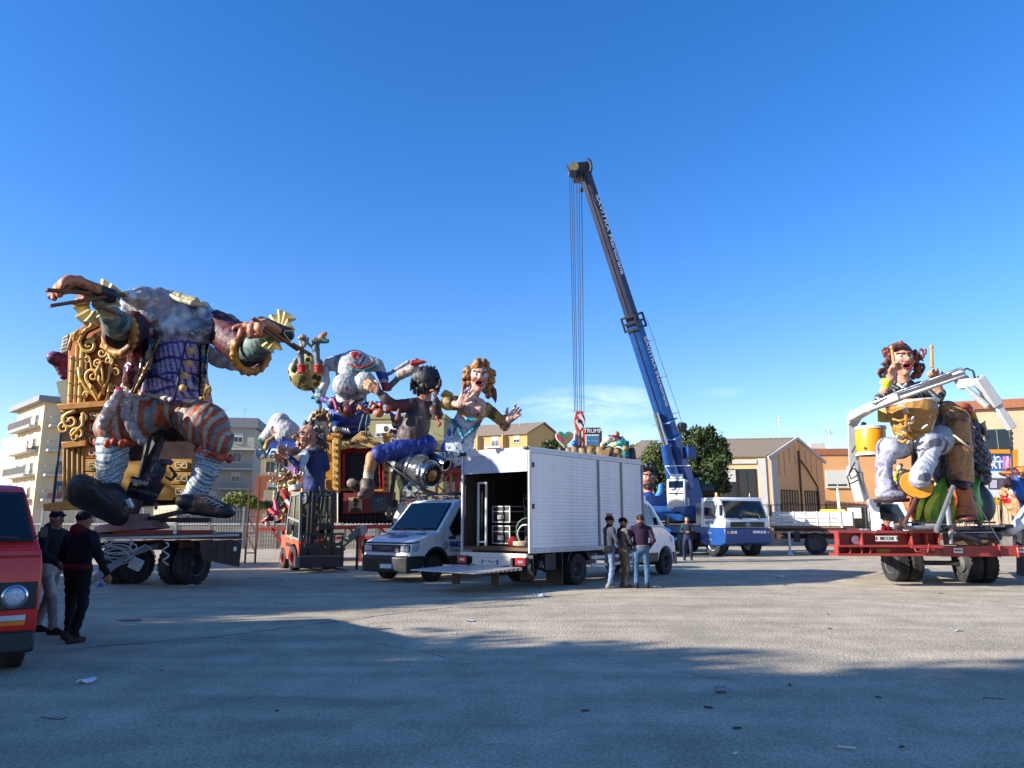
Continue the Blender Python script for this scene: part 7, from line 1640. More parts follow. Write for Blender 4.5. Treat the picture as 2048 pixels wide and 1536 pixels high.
navy=strokes((18,34,92),(40,66,130),4,(.2,0,1),3,.35,4,.3)
S=Fg(Yo,.03,.07);S.c([(628,915,0,20),(628,945,0,22),(628,972,0,21)],navy,flat=((0,1,0),.8));S.c([(645,912,.1,10),(652,935,0,8)],navy);S.c([(612,912,-.3,10),(600,935,-.6,7),(580,916,-.7,6)],navy,k=.04);S.c([(618,982,0,11),(612,1000,0,9)],navy);S.c([(638,982,0,11),(640,1000,0,9)],navy)
S.pcap(S.q(611,905,-.6),S.q(608,955,-.7),.22,.16,(196,206,212));S.c([(608,918,-.55,2.6),(607,948,-.6,3)],(60,130,170),k=.02);S.c([(612,902,-.3,5),(632,899,-.3,5)],(60,84,110),k=.03);S.build('suit',PAINT,om)
S=Sculpt(.022,.03);hand(S,P(577,913,Yo-.7),(-.75,0,.6),(-.3,-.9,.2),.72,skb,(.5,.7,.9,1.0),(230,214,190),side=1,thumb=.9);hand(S,P(568,925,Yo-.4),(-.8,0,.5),(0,-1,.2),.6,skb,(.4,.6,.6,.8),(230,214,190),side=1);S.build('hands',PAINT,om)
sw=thing('duck_head_figure','big white duck-billed head with green bill and blue painted skyline','carnival figure',G(566,31.5));S=Fg(31.4,.035,.12);wcol=strokes((206,204,196),(150,146,140),2.5,(.3,0,1),2,.4)
S.c([(560,845,0,20),(572,868,0,27),(585,890,0,22)],wcol);S.c([(552,855,-.1,16),(534,876,-.2,15)],wcol);S.c([(580,872,0,24),(600,885,0,10)],wcol);S.pe(546,857,-.45,4,5,12,(40,20,20));S.pe(546,857,-.55,2.4,3,12,(200,120,60));S.c([(525,880,-.3,9),(524,890,-.3,5)],(18,84,60));S.c([(536,862,-.35,2),(556,866,-.5,2),(570,876,-.5,2)],(170,80,50),k=.02);S.e(575,902,-.3,30,9,26,None,neg=True,k=.03)
S.build('head',PAINT,sw)
S=Fg(31.0,.03,.02);S.c([(532,896,0,5),(536,882,0,5),(550,873,0,4),(575,870,0,4),(596,880,0,4)],(178,136,56));S.c([(524,884,.1,7),(528,895,.1,6)],(16,80,58));S.build('gold_brim',PAINT,sw)
mb=MB();sky_=[(538,896)]
for k in range(13):x=540+k*4.6;hgt=[4,8,5,12,7,17,9,20,12,9,14,6,5][k];sky_+=[(x,888-hgt*.35),(x+1.2,884-hgt*.7),(x+2.4,888-hgt*.35)]
sky_+=[(602,896),(570,884+4)];pp(mb,sky_[:-1]+[(590,886),(570,883+6),(552,890)][:0]+[(570,898)],30.8,.08);mb.build('blue_skyline',mat('skyline_blue',(26,70,150),.5,var=.3),sw,world=True)
mb=MB();g_=G(572,31.4);mb.beam(P(572,895,31.4),Vector((g_.x,31.4,1.2)),.1);mb.tube([P(556,900,31.2),Vector((P(554,960,31.2).x,31.2,1.2))],.03);mb.build('support_post',DKGREY,sw,world=True)
sg=thing('cut_out_lettering','dark blue cut-out words Walt and PIC hanging under the duck-billed head','sign',P(545,910,31.1));Z_=Vector((0,0,0));NB=mat('teal_navy_letters',(14,62,96),.4)
text('Walt',.62,NB,sg,plane_T((-.12,0,.06),(1,0,.02),(0,0,1)),.02,'word',bold=.015,shear=.1);text('PIC',.34,NB,sg,plane_T((.30,0,-.42),(1,0,0),(0,0,1)),.02,'word')
mb=MB();a0=P(523,905,31.1)-Vector(sg.location);mb.tube([a0+Vector((.2*math.cos(a)-.02,0,.27*math.sin(a)))for a in np.linspace(.9,5.6,16)],.025,6);mb.build('flourish',NB,sg,smooth=True)
mb=MB();mb.tube([Vector((-.4,.02,.3)),P(556,896,31.1)-Vector(sg.location)],.012,4);mb.build('wire',DKGREY,sg)
# props on the deck left: flowers, cup, red slabs, stars
t=thing('flower_pile','pile of white and yellow papier mache blossoms left of the suited puppet','flowers',G(565,31));S=Fg(30.6,.03,.02);rr=random.Random(21)
for k in range(70):
 x,y=rr.gauss(572,19),rr.gauss(968,11);d_=rr.uniform(-.4,.4);c_=[(206,200,160),(214,196,60),(190,190,176),(150,130,60),(220,214,190)][k%5]
 S.e(x,y,d_,rr.uniform(2,4.5),rr.uniform(2,4),3,c_,a=rr.uniform(-60,60),k=.01)
for pts in([(550,985,0,4),(548,1000,0,3)],[(556,990,-.1,3),(552,1012,0,2)]):S.c(pts,(196,186,120))
S.build('blossoms',PAINT,t)['kind']='stuff'
S=Fg(30.3,.025,.02);S.c([(555,962,0,3),(575,956,0,3.4),(588,966,0,2)],(140,60,30));S.c([(562,952,.2,4),(580,948,.2,3)],(100,52,36));S.build('wooden_bowls',PAINT,t)
t=thing('popcorn_cup','orange and white striped cup prop leaning beside the forklift cab','prop',G(592,30.5));mb=MB()
for k,(z0,z1,r0,r1,m_)in enumerate(((0,.25,.15,.18,(224,96,30)),(.25,.5,.18,.21,(225,180,60)),(.5,.75,.21,.24,(220,214,200)),(.75,.95,.24,.27,(226,120,36)),(.95,1.15,.3,.3,(216,214,206)))):mb.use(mat('cup_%d'%k,m_,.5));b0=P(597,1028,30.4);ax=Vector((-.16,0,1));mb.cyl(b0+ax*z0,b0+ax*z1,r0,r1,16)
mb.build('cup',None,t,world=True,smooth='angle')
t=thing('red_slab_cluster','leaning red and black striped slabs between the wall and the forklift','prop',G(560,30.6));
for k,(a,b_,w_,m_)in enumerate((((566,980),(588,1030),.34,(180,24,30)),((556,985),(546,1028),.16,(26,26,34)),((550,1000),(556,1036),.14,(190,70,110)),((540,1018),(552,1028),.25,(190,40,44)),((572,1000),(596,1026),.1,(206,206,206)))):
 mb=MB();mb.beam(P(a[0],a[1],30.3-.1*k),P(b_[0],b_[1],30.2-.1*k),w_,.12);mb.build('slab',mat('slab_%d'%k,m_,.5,var=.15),t,world=True,bevel=.015)
t=thing('purple_star_prop','lilac star and pink rosette prop between duck head and suited puppet','prop',G(592,31));mb=MB();c=P(586,940,30.9);sp=[]
for i in range(10):a=.3+i*math.pi/5;q_=.42 if i%2==0 else .15;sp.append(c+Vector((math.cos(a)*q_,0,math.sin(a)*q_)))
mb.prism(sp,(0,.1,0));mb.build('star',mat('lilac',(164,120,190),.5),t,world=True)
S=Fg(30.8,.025,.02)
for k in range(12):a=k/12*6.28;S.e(596+6*math.cos(a),943+8*math.sin(a),0,3,3,2,(170,70,110)if k%2 else(214,206,200))
S.build('rosette',PAINT,t);mb=MB();mb.beam(P(590,950,31),P(590,1045,31),.08);mb.build('support_post',DKGREY,t,world=True)
for k,(x0,x1)in enumerate(((493,497),(511,516))):
 t=thing('scaffold_pole',('left' if k==0 else 'right')+' rusty ladder-like scaffold pole standing in front of the orange house','scaffold',G(x0,30),0,'rusty scaffold poles')if k==0 else t
t['label']='rusty scaffold of two poles and short rungs in front of the orange house'
mb=MB();A0,A1,B0,B1=G(490,30),P(500,960,30),G(510,30),P(520,956,30)
mb.beam(A0,A1,.06);mb.beam(B0,B1,.06);mb.build('pole',RUST,t,world=True);mb=MB()
for f_ in(.12,.35,.55,.62):mb.beam(A0.lerp(A1,f_),B0.lerp(B1,f_),.045)
mb.beam(A0.lerp(A1,.35),B0.lerp(B1,.12),.03);mb.beam(A0.lerp(A1,.55),B0.lerp(B1,.35),.03);mb.build('rung',RUST,t,world=True)
# puppet boy astride a jet engine
by=thing('boy_figure','giant black-haired boy in brown shirt and blue shorts seen from behind, riding an engine','carnival figure',G(830,28));Yb=27.6
skn=strokes((196,138,92),(120,70,44),5,(0,0,1),1.6,.4);shirt=strokes((66,48,42),(120,100,92),3,(.5,0,1),3,.3,6,.3);blu=strokes((20,48,130),(84,112,180),7,(.2,0,1),3,.4,7,.25)
S=Fg(Yb,.026,.06);S.e(852,766,.22,22,25,20,skn);S.c([(850,790,.1,13),(848,802,0,14)],skn,k=.04);S.e(829,772,0,3,7,5,skn);S.build('head',PAINT,by)
S=Fg(Yb,.024,.04);blk=strokes((18,18,22),(54,54,62),9,(.1,0,1),4,.3);S.e(852,757,-.02,26,25,25,blk);S.e(852,772,-.05,22,16,18,blk);rr=random.Random(8)
for k in range(30):a=rr.uniform(-2.6,2.6);x,y=852+22*math.sin(a),752-18*math.cos(a)*.8;S.c([(x,y,rr.uniform(-.4,.2),5),(x+7*math.sin(a),y+14,rr.uniform(-.4,.2),3),(x+7*math.sin(a)+rr.uniform(-3,3),y+28,-.1,1)],blk)
for k in range(34):x=rr.uniform(832,874);y=rr.uniform(736,760);q_=-.36+.0012*(x-852)**2/2;S.c([(x,y,q_+.05,3.2),(852+(x-852)*1.12,y+15,q_,2.8),(852+(x-852)*1.05+rr.uniform(-3,3),y+30,q_+.12,1)],blk)
for k in range(5):S.c([(842+k*6,738,0,5),(838+k*8,731+abs(k-2),0,1.6)],blk)
S.build('hair',PAINT,by)
S=Fg(Yb,.03,.08);S.c([(842,818,0,24),(832,850,0,27),(824,872,0,31)],shirt,flat=((0,1,0),.8),wr=(.015,.5));S.c([(788,878,-.1,5),(822,890,-.3,7),(856,886,-.1,5)],shirt,k=.05);S.c([(832,808,-.1,14),(806,812,-.3,13),(786,811,-.4,11),(770,796,-.6,9),(757,784,-.7,7)],shirt,wr=(.02,.3));S.c([(862,814,0,12),(874,828,-.2,11),(874,808,-.5,8),(872,798,-.6,6)],shirt,wr=(.02,.3));
S.pcap(S.q(797,800,-.6),S.q(797,826,-.6),.4,.4,(110,44,34));S.c([(798,822,-.5,4),(796,838,-.5,6)],(150,40,34));S.c([(874,836,-.4,3),(880,848,-.5,2),(876,856,-.5,1)],(150,40,36));S.build('shirt',PAINT,by)
S=Sculpt(.024,.03);hand(S,P(757,784,Yb-.7),(-.75,0,.55),(-.4,.9,0),.82,skn,(.35,.4,.45,.5),(230,220,200),side=-1,thumb=.6,spread=.1);hand(S,P(872,797,Yb-.6),(-.1,-.3,1),(-.6,0,.2),.5,skn,(.7,.9,.9,.9),None,side=1);S.build('hands',PAINT,by)
S=Fg(Yb,.03,.06);S.c([(848,892,0,21),(800,900,-.4,20),(758,908,-.7,17)],blu,wr=(.025,.35));S.c([(852,890,.2,22),(830,905,.5,18)],blu);S.c([(756,896,-.8,4),(764,924,-.8,4)],blu);S.build('shorts',PAINT,by)
S=Fg(Yb-.75,.026,.04);S.c([(744,914,0,12),(740,935,0,11),(737,952,0,9)],skn);S.c([(737,946,0,10),(736,966,0,10)],strokes((190,184,160),(130,120,96),12,(1,0,0),3),wr=(.012,.12));S.build('lower_leg',PAINT,by)
boot=strokes((92,72,60),(50,38,32),6)
S=Fg(Yb-.75,.026,.04);S.c([(735,968,0,15),(735,980,-.1,14)],boot);S.c([(732,984,-.2,10),(724,990,-.5,9)],boot);S.build('boot',PAINT,by)
S=Fg(Yb-.3,.026,.04);S.c([(718,976,0,11),(704,966,-.3,10)],boot);S.e(703,966,-.5,9,9,3,(150,130,110),a=30);S.build('far_boot',PAINT,by)
en=thing('jet_engine_prop','grey metallic jet engine prop with round intake under the puppet boy','prop',G(835,27.9));met=strokes((84,88,88),(190,194,190),3.5,(.6,0,.3),3,.35,3,.25)
EM=mat('silver_brushed_paint',(255,255,255),.28,.35,var=.15,attr=True,scale=3,bump=.2)
S=Fg(Yb,.03,.03);ax0,ax1=S.q(786,918,.5),S.q(862,950,-1.0);dv=(ax1-ax0)
for f0,f1,r0,r1 in((.0,.35,.30,.42),(.35,.62,.46,.50),(.66,.9,.52,.50),(.9,1.0,.50,.40)):S.cap(ax0+dv*f0,ax0+dv*f1,r0,r1,met,k=.02)
S.cap(ax1,ax1+dv*.2,.36,.34,None,neg=True,k=.02);S.build('engine_body',EM,en)
mb=MB();dn=dv.normalized()
for f0,rr_,tt in((.64,.53,.05),(.33,.47,.04),(.93,.48,.06)):mb.lathe(ax0+dv*f0-dn*tt,dn,[(rr_-.03,0),(rr_+tt*.6,0),(rr_+tt*.6,2*tt),(rr_-.03,2*tt)],26)
mb.lathe(ax1-dn*.1,dn,[(.44,0),(.46,.1),(.43,.18),(.38,.16),(.36,.0)],28);mb.build('engine_band',CHROME,en,smooth='angle',world=True)
mb=MB();mb.lathe(ax1-dn*.12,dn,[(.36,0),(0,0)],24);mb.build('intake_dark',INTR,en,world=True);mb=MB();mb.lathe(ax1-dn*.02,dn,[(.20,0),(.23,.05),(.2,.12),(.12,.16),(0,.2)],20);o_=ax1.copy();a_=dn.orthogonal().normalized();b_=dn.cross(a_)
for i in range(12):a=i/12*6.28;v=a_*math.cos(a)+b_*math.sin(a);mb.beam(o_+v*.18,o_+v*.37,.02,.09,up=dn)
mb.build('turbine_hub',mat('copper_hub',(150,104,66),.35,.7),en,smooth='angle',world=True)
mb=MB();a,b_=P(862,912,Yb+.2),P(893,930,Yb-.2);mb.lathe(a,b_-a,[(.17,0),(.24,1),(.2,1.0),(.15,.1)],20,rel=True);mb.build('exhaust_cone',CHROME,en,smooth='angle',world=True)
mb=MB();mb.tube([P(860,900,Yb),P(880,902,Yb),P(900,903,Yb-.1),P(908,916,Yb-.1)],.025);mb.tube([P(772,925,Yb-.6),P(800,945,Yb-.9),P(830,965,Yb-1),P(860,985,Yb-.8)],.04);mb.build('engine_pipe',DKGREY,en,smooth=True,world=True)
mb=MB()
for a,b_,w_ in(((790,940),(776,1040),.14),((800,945),(840,1010),.12),((840,975),(872,995),.16),((846,978),(880,990),.08)):mb.beam(P(a[0],a[1],Yb-.4),P(b_[0],b_[1],Yb-.4),w_)
g_=G(790,Yb);mb.beam(P(790,1000,Yb),g_,.2);g_=G(850,Yb+.3);mb.beam(P(850,985,Yb+.3),g_,.18);mb.build('stand',MAST,en,world=True)
mb=MB();c=P(823,984,Yb-1.1);mb.lathe(c,(.1,-1,.1),[(.22,0),(.29,.0),(.29,.1),(.25,.12),(.23,.06)],24)
for i in range(5):a=i/5*6.28+.3;mb.beam(c+Vector((0,-.06,0)),c+Vector((.24*math.cos(a),-.08,.24*math.sin(a))),.06)
mb.lathe(c,(.1,-1,.1),[(0,.1),(.06,.1),(.07,.02)],12);mb.build('silver_wheel',CHROME,en,smooth='angle',world=True)
mb=MB();mb.lathe(P(826,1000,Yb-.9),(0,.2,1),[(0,0),(.42,0),(.44,.03),(.3,.07),(0,.08)],24);mb.build('plate_disc',CHROME,en,smooth='angle',world=True)
S=Fg(Yb-.5,.03,.03);S.c([(806,1010,0,7),(796,1040,0,10)],(206,204,190));S.c([(800,965,.1,6),(808,990,.1,4)],(206,196,130));S.build('cream_flap',PAINT,en)
# princess
pr=thing('princess_figure','screaming blonde princess puppet in blue and white gown with golden sleeves and open hands','carnival figure',G(925,34));Yp=33.5
skp=strokes((214,168,146),(150,90,74),6,(0,0,1),1.5,.55);S=Fg(Yp,.022,.05);T=face(S,S.q(958,757),S.r(29),8,0,5,skp,(150,50,54),.95,eye=(80,110,150),brow=(130,80,40),cheek=(206,100,84));S.c([(950,782,.1,12),(940,808,0,13)],skp);S.build('head',PAINT,pr)
S=Fg(Yp,.022,.03);hb_=strokes((184,128,60),(100,56,24),9,(.1,0,1),5,.05,5,.3);s_=S.r(29);S.ell(T(0,-.3,.45),(.9*s_,.8*s_,.85*s_),hb_)
hairlocks(S,T,s_,[(-.3,.3,.9),(.3,.3,.95),(0,.1,1.05)],hb_,16,.4,.24,5,.4,.5);hairlocks(S,T,s_,[(-.75,0,.5),(.75,0,.5),(-.8,0,0),(.8,0,0),(-.75,-.1,-.5),(.75,-.1,-.5),(.6,.1,-.8)],hb_,60,.42,.19,6,.6,.9)
for k in range(8):S.c([(985+k%3*3,775+k*2,0,2),(992,786+k*2,0,1.4),(984+k,792+k*2,0,1)],(120,50,30))
S.build('hair',PAINT,pr)
def gown(V,h,N):
 n_=snoise(V,5,3)+.6*snoise(V,9,4);a=np.array(lin((222,228,232)));b=np.array(lin((60,90,160)));c=np.array(lin((60,130,176)));o=np.where((n_>.45)[:,None],b,a);return np.where((np.abs(n_+.3)<.1)[:,None],c,o)
S=Fg(Yp,.03,.08);S.c([(944,825,0,26),(925,860,0,27),(912,905,0,34)],gown,flat=((0,1,0),.85));
S.pcap(S.q(938,840,-.9),S.q(922,915,-1.0),.3,.26,rings([(40,130,160),(96,176,190)],.09,.12,dirv=(.25,0,1)))
S.c([(946,812,-.1,21),(955,815,-.1,20)],skp);S.e(938,822,-.45,13,12,11,skp);S.e(958,824,-.45,13,12,11,skp);S.pe(956,828,-.8,5,4,10,(150,80,74))
S.c([(912,805,-.2,4),(920,825,-.5,4.5),(934,838,-.75,4),(952,840,-.75,4),(968,832,-.4,4),(974,815,-.2,5)],(186,140,44),k=.02)
for pts in([(905,842,-.4,5),(918,858,-.8,5),(924,872,-.9,3)],[(956,850,-.5,5),(940,866,-.8,4),(926,876,-.9,3)]):S.c(pts,(20,110,116),k=.02)
S.build('gown',PAINT,pr)
must=strokes((186,140,36),(92,70,20),5,(.3,0,1),2.5,.2);S=Fg(Yp,.028,.05);S.c([(912,806,-.1,15),(896,806,-.5,15),(900,806,-.9,12)],must,wr=(.02,.25));S.c([(886,790,-.3,5),(892,786,-.4,6),(902,790,-.5,5)],(196,160,80));S.c([(972,818,0,14),(986,828,0,12),(1004,843,-.1,10)],must,wr=(.015,.3));
for i in range(14):t_=i/14*6.28;S.e(1010+7*math.cos(t_),846+12*math.sin(t_),-.1+.3*math.cos(t_+1),5,5,4,(196,130,60)if i%2 else(130,70,40))
S.build('sleeves',PAINT,pr)
S=Sculpt(.022,.03);S.cap(P(902,806,Yp-.9),P(918,810,Yp-1.3),.15,.13,skp);hand(S,P(918,810,Yp-1.3),(.55,-.1,.75),(-.1,-1,0),.95,skp,(.15,.1,.2,.4),(226,200,190),side=1,thumb=.9,spread=.3,fr=.055);S.cap(P(1010,846,Yp-.1),P(1016,840,Yp-.2),.14,.13,skp);hand(S,P(1016,842,Yp-.2),(.62,0,.62),(-.2,-1,0),.92,skp,(.1,.25,.35,.4),(226,200,190),side=-1,thumb=1.0,spread=.3,fr=.055);S.build('hands',PAINT,pr)
S=Fg(Yp+.3,.03,.03)
for k in range(14):rr=random.Random(k+60);x=rr.uniform(890,925);S.c([(x,912,0,4),(x+rr.uniform(-6,6),940,0,3),(x+rr.uniform(-8,8),962,0,2)],[(60,70,50),(170,176,180),(110,80,50),(50,50,52)][k%4])
S.build('loose_fittings',PAINT,pr)['kind']='stuff'
mb=MB();OR=mat('orange_lattice_paint',(190,112,66),.6,dirt=.4)
for x0 in(874,902):
 for d_ in(-.3,.5):a=P(x0,942,Yp+d_);mb.beam(a,Vector((a.x,a.y,.9)),.12)
for k in range(3):
 a,b_=P(874,946+k*24,Yp-.3),P(902,970+k*24,Yp-.3);mb.beam(a,b_,.07);mb.beam(P(902,946+k*24,Yp-.3),P(874,970+k*24,Yp-.3),.07)
mb.build('lattice_tower',OR,pr,world=True);mb=MB();q=[P(868,940,Yp-.5),P(925,936,Yp-.5),P(925,934,Yp+.9),P(872,938,Yp+.9)];mb.prism(q,(0,0,-.2));mb.beam(P(915,940,Yp),P(915,1010,Yp),.2);mb.build('lattice_platform',REDM,pr,world=True)
mb=MB();a=G(888,Yp);mb.box(a.x-1.4,a.x+1.6,Yp-1,Yp+1.5,.8,1.0);mb.box(a.x-1.3,a.x-1.1,Yp-.8,Yp-.6,0,.8);mb.box(a.x+1.2,a.x+1.4,Yp-.8,Yp-.6,0,.8);mb.box(a.x+1.2,a.x+1.4,Yp+1,Yp+1.2,0,.8);mb.box(a.x-1.3,a.x-1.1,Yp+1,Yp+1.2,0,.8);mb.build('float_base',REDM,pr,world=True)
# float beyond the box truck
Yz=47.0
rk=thing('rock_plinth_float','brown sculpted rock and plank plinth of a far float above the box truck roof','float',G(1190,Yz+1));rok=strokes((150,122,80),(86,66,40),2.4,(0,0,1),3,.1)
S=Fg(Yz+.6,.06,.10)
for k,(x,y,r_)in enumerate(((1122,900,7),(1138,902,8),(1150,902,10),(1166,903,12),(1182,905,13),(1200,905,13),(1218,905,13),(1234,908,13),(1244,912,11))):S.c([(x,y,0,r_),(x+1,y+26,0,r_+2)],rok,k=.06)
S.build('rock',PAINT,rk);mb=MB();pp(mb,[(1200,900),(1220,900),(1217,914),(1203,914)],Yz+.0,.1);pp(mb,[(1116,935),(1256,935),(1256,1020),(1116,1020)],Yz+.5,2);mb.build('plinth_panel',mat('plinth_tan',(150,122,84),.7,var=.2),rk,world=True)
a=G(1190,Yz+1);mb=MB();mb.box(a.x-2.3,a.x+2.3,Yz+.5,Yz+2.5,.4,2.4);mb.build('float_base',REDM,rk,world=True)
ht=thing('heart_prop','large heart-shaped prop of red, green and tan panels left of the hook','prop',P(1125,890,Yz+.7));cen=(1132,878)
def hpt(t_,k=1.0):return(cen[0]-3+k*16*(math.sin(t_)**3)*1.15,cen[1]-2-k*(13*math.cos(t_)-5*math.cos(2*t_)-2*math.cos(3*t_)-math.cos(4*t_))*1.25)
mb=MB();pp(mb,[hpt(a)for a in np.linspace(0,6.28,33)[:-1]],Yz+.6,.25);mb.build('rim',mat('heart_rim',(190,196,176),.5),ht,world=True)
for k,(a0,a1,c_)in enumerate(((-.1,1.2,(64,120,84)),(1.3,2.9,(120,96,56)),(3.4,4.1,(110,84,50)),(4.2,5.0,(170,40,80)),(5.1,6.1,(20,120,90)))):
 mb=MB();pp(mb,[(cen[0]-3,cen[1]+2)]+[hpt(a,.86)for a in np.linspace(a0,a1,8)],Yz+.55,.06);mb.build('panel',mat('heart_%d'%k,c_,.45,var=.15),ht,world=True)
tw=thing('tower_prop','striped red toy tower with arched blue windows lettered TRUMP under the crane hook','prop',P(1185,888,Yz+.9));TR=mat('tower_red',(170,66,48),.5,var=.15)
mb=MB();pp(mb,[(1168,856),(1200,856),(1204,860),(1204,893),(1168,893)],Yz+.8,1.2);mb.build('tower_body',TR,tw,world=True);mb=MB();pp(mb,[(1170,855),(1200,855),(1203,858),(1203,868),(1170,868)],Yz+.72,.3);mb.build('sign_band',mat('dark_band',(38,40,50),.5),tw,world=True)
text('TRUMP',.36,mat('band_letters',(190,190,186),.5),tw,plane_T(P(1185.5,862,Yz+.71)-Vector(tw.location),(1,0,0),(0,0,1)),.01,bold=.008)
mb=MB();pp(mb,[(1171,869),(1198,869),(1198,891),(1171,891)],Yz+.74,.05);mb.build('window_panel',mat('pale_window_panel',(206,206,190),.5),tw,world=True)
for i in range(4):
 for j in range(2):mb=MB();x,y=1173+i*6.6,871+j*10;pp(mb,[(x,y+2),(x+1,y),(x+4,y),(x+5,y+2),(x+5,y+8.5),(x,y+8.5)],Yz+.70,.03);mb.build('window',mat('toy_window_blue',(40,110,150),.3),tw,world=True)
for k in range(6):mb=MB();x=1150+k*3.1;pp(mb,[(x,858+abs(k-3)),(x+3,858+abs(k-3)),(x+3,893),(x,893)],Yz+.9,.5);mb.build('stripe',mat('stripe_pink' if k%2 else 'stripe_cream',(190,50,84)if k%2 else(206,196,170),.5),tw,world=True)
t=thing('globe_prop','small blue globe prop at the foot of the striped tower','prop',P(1149,887,Yz+.4));mb=MB();mb.ball((0,0,0),.2);mb.build('ball',mat('globe_blue',(30,96,160),.3,var=.5,scale=5),t,smooth=True)
t=thing('dog_rider_figure','spotted white and purple cartoon animal with a hat right of the tower','carnival figure',P(1220,892,Yz+.4));S=Fg(Yz+.4,.045,.06);S.c([(1206,890,0,6),(1216,880,0,7),(1228,876,0,7)],strokes((206,204,180),(40,40,36),6,(1,0,0),1,.4));S.c([(1220,876,0,6),(1240,878,0,5)],(60,60,140));S.e(1234,868,0,6,6,5,(186,130,70));S.c([(1226,872,-.2,3),(1240,880,-.2,3)],(150,40,90));S.build('body',PAINT,t)
t=thing('teal_monster_figure','teal and yellow horned cartoon creature hanging over the right end of the rock plinth','carnival figure',P(1250,905,Yz+.2));S=Fg(Yz+.2,.045,.06);S.e(1245,886,0,14,7,9,(16,130,124));S.c([(1250,892,0,8),(1252,908,0,7),(1254,915,0,6)],(20,110,124));S.e(1250,897,-.3,6,5,4,(196,140,30));S.c([(1236,886,0,4),(1227,892,0,3)],(214,204,60));S.c([(1262,892,0,3),(1272,890,0,2.4)],(224,206,110));S.c([(1264,900,.1,6),(1266,914,.1,6)],(70,60,36));S.e(1252,916,-.1,6,4,5,(30,30,30));S.c([(1244,873,0,2),(1250,882,0,2)],(60,110,90));S.build('body',PAINT,t)
t=thing('suited_bust_figure','large puppet bust of a bearded dark-haired man in blue suit beside the box truck','carnival figure',G(1297,41));S=Fg(40.6,.028,.06);T=face(S,S.q(1296,957),S.r(21),-8,0,0,strokes((190,130,96),(110,66,46),7),(130,60,56),0,beard=(60,40,30),brow=(14,10,10),eye=(24,18,14),jaw=1.1);S.c([(1297,972,.1,9),(1297,985,.1,9)],(186,126,94));S.c([(1284,1000,0,12),(1310,1000,0,12)],strokes((22,70,160),(150,170,190),4,(.3,0,1),3,.5));S.c([(1296,1000,0,16),(1296,1030,0,17)],(26,66,150));S.pe(1295,990,-.6,4,5,9,(190,60,130));S.c([(1295,995,-.5,2),(1297,1016,-.6,3)],(40,34,34));S.build('bust',PAINT,t)
S=Fg(40.6,.03,.04);s_=S.r(21);blk2=strokes((16,14,16),(50,44,44),10);S.ell(T(0,-.25,.5),(.8*s_,.85*s_,.62*s_),blk2);hairlocks(S,T,s_,[(-.3,.5,.9),(.3,.5,.95),(0,.4,1),(.7,0,.5),(-.7,0,.5)],blk2,18,.35,.2,9,.3,-.2);S.build('hair',PAINT,t)
S=Fg(40.2,.03,.05);S.c([(1322,972,0,6),(1321,985,0,7),(1316,992,0,6)],(24,120,190));S.build('raised_arm',PAINT,t);mb=MB();g_=G(1297,40.6);mb.box(g_.x-.9,g_.x+.9,40.2,41.4,.5,1.6);mb.box(g_.x-.8,g_.x-.6,40.3,41.2,0,.5);mb.box(g_.x+.6,g_.x+.8,40.3,41.2,0,.5);mb.build('float_base',BLUEC,t,world=True)
# loose ornament on the middle float and machine parts under the engine
t=thing('ornament_pile','crowded heap of painted scrolls and balls on the deck beside the forklift cab','prop',G(600,31.8));S=Fg(31.8,.03,.02);rr=random.Random(77)
for k in range(60):
 x,y=rr.uniform(530,650),rr.uniform(1000,1046);y=max(y,1046-(x-525)*.9);c_=[(170,30,40),(196,140,50),(206,200,190),(40,60,120),(90,40,90),(30,30,34),(190,90,40)][k%7];a=rr.uniform(0,6.28)
 S.c([(x,y,rr.uniform(-.4,.4),rr.uniform(2,4.5)),(x+8*math.cos(a),y+6*math.sin(a),0,rr.uniform(1.5,4))],c_)
S.build('ornaments',PAINT,t)['kind']='stuff'
t=thing('machine_part_pile','grey and cream machine parts piled below the jet engine behind the van roof','prop',G(850,28.6));S=Fg(28.6,.03,.02)
for k in range(44):
 x,y=rr.uniform(795,925),rr.uniform(985,1040);c_=[(60,62,66),(170,170,166),(120,84,50),(206,196,160),(36,36,40),(150,60,44)][k%6];a=rr.uniform(0,6.28)
 S.c([(x,y,rr.uniform(-.3,.4),rr.uniform(2,4)),(x+14*math.cos(a),y+8*math.sin(a),0,rr.uniform(1.5,3))],c_)
S.build('machine_parts',PAINT,t)['kind']='stuff'
mb=MB()
for px in(800,850,900):a=G(px,28.8);mb.beam(a,a+Vector((0,0,1.7)),.12)
mb.beam(P(795,1040,28.8),P(925,1040,28.8),.2);mb.build('support_frame',REDM,t,world=True)
t=thing('curly_figures','small curly pink and teal cartoon figures clustered on the far side of the theatre pediment','carnival figure',G(800,34));S=Fg(33.6,.035,.03)
for k in range(30):
 x,y=rr.uniform(782,826),rr.uniform(826,862);c_=[(60,90,130),(190,110,120),(200,190,160),(30,100,96),(150,60,40)][k%5];a=rr.uniform(0,6.28);S.c([(x,y+6,0,rr.uniform(2.5,5)),(x+7*math.cos(a),y+6+6*math.sin(a),.1,rr.uniform(2,4))],c_)
S.c([(800,868,0,6),(806,900,.3,6),(806,1020,.3,7)],(70,40,34));S.build('figures',PAINT,t)['kind']='stuff'
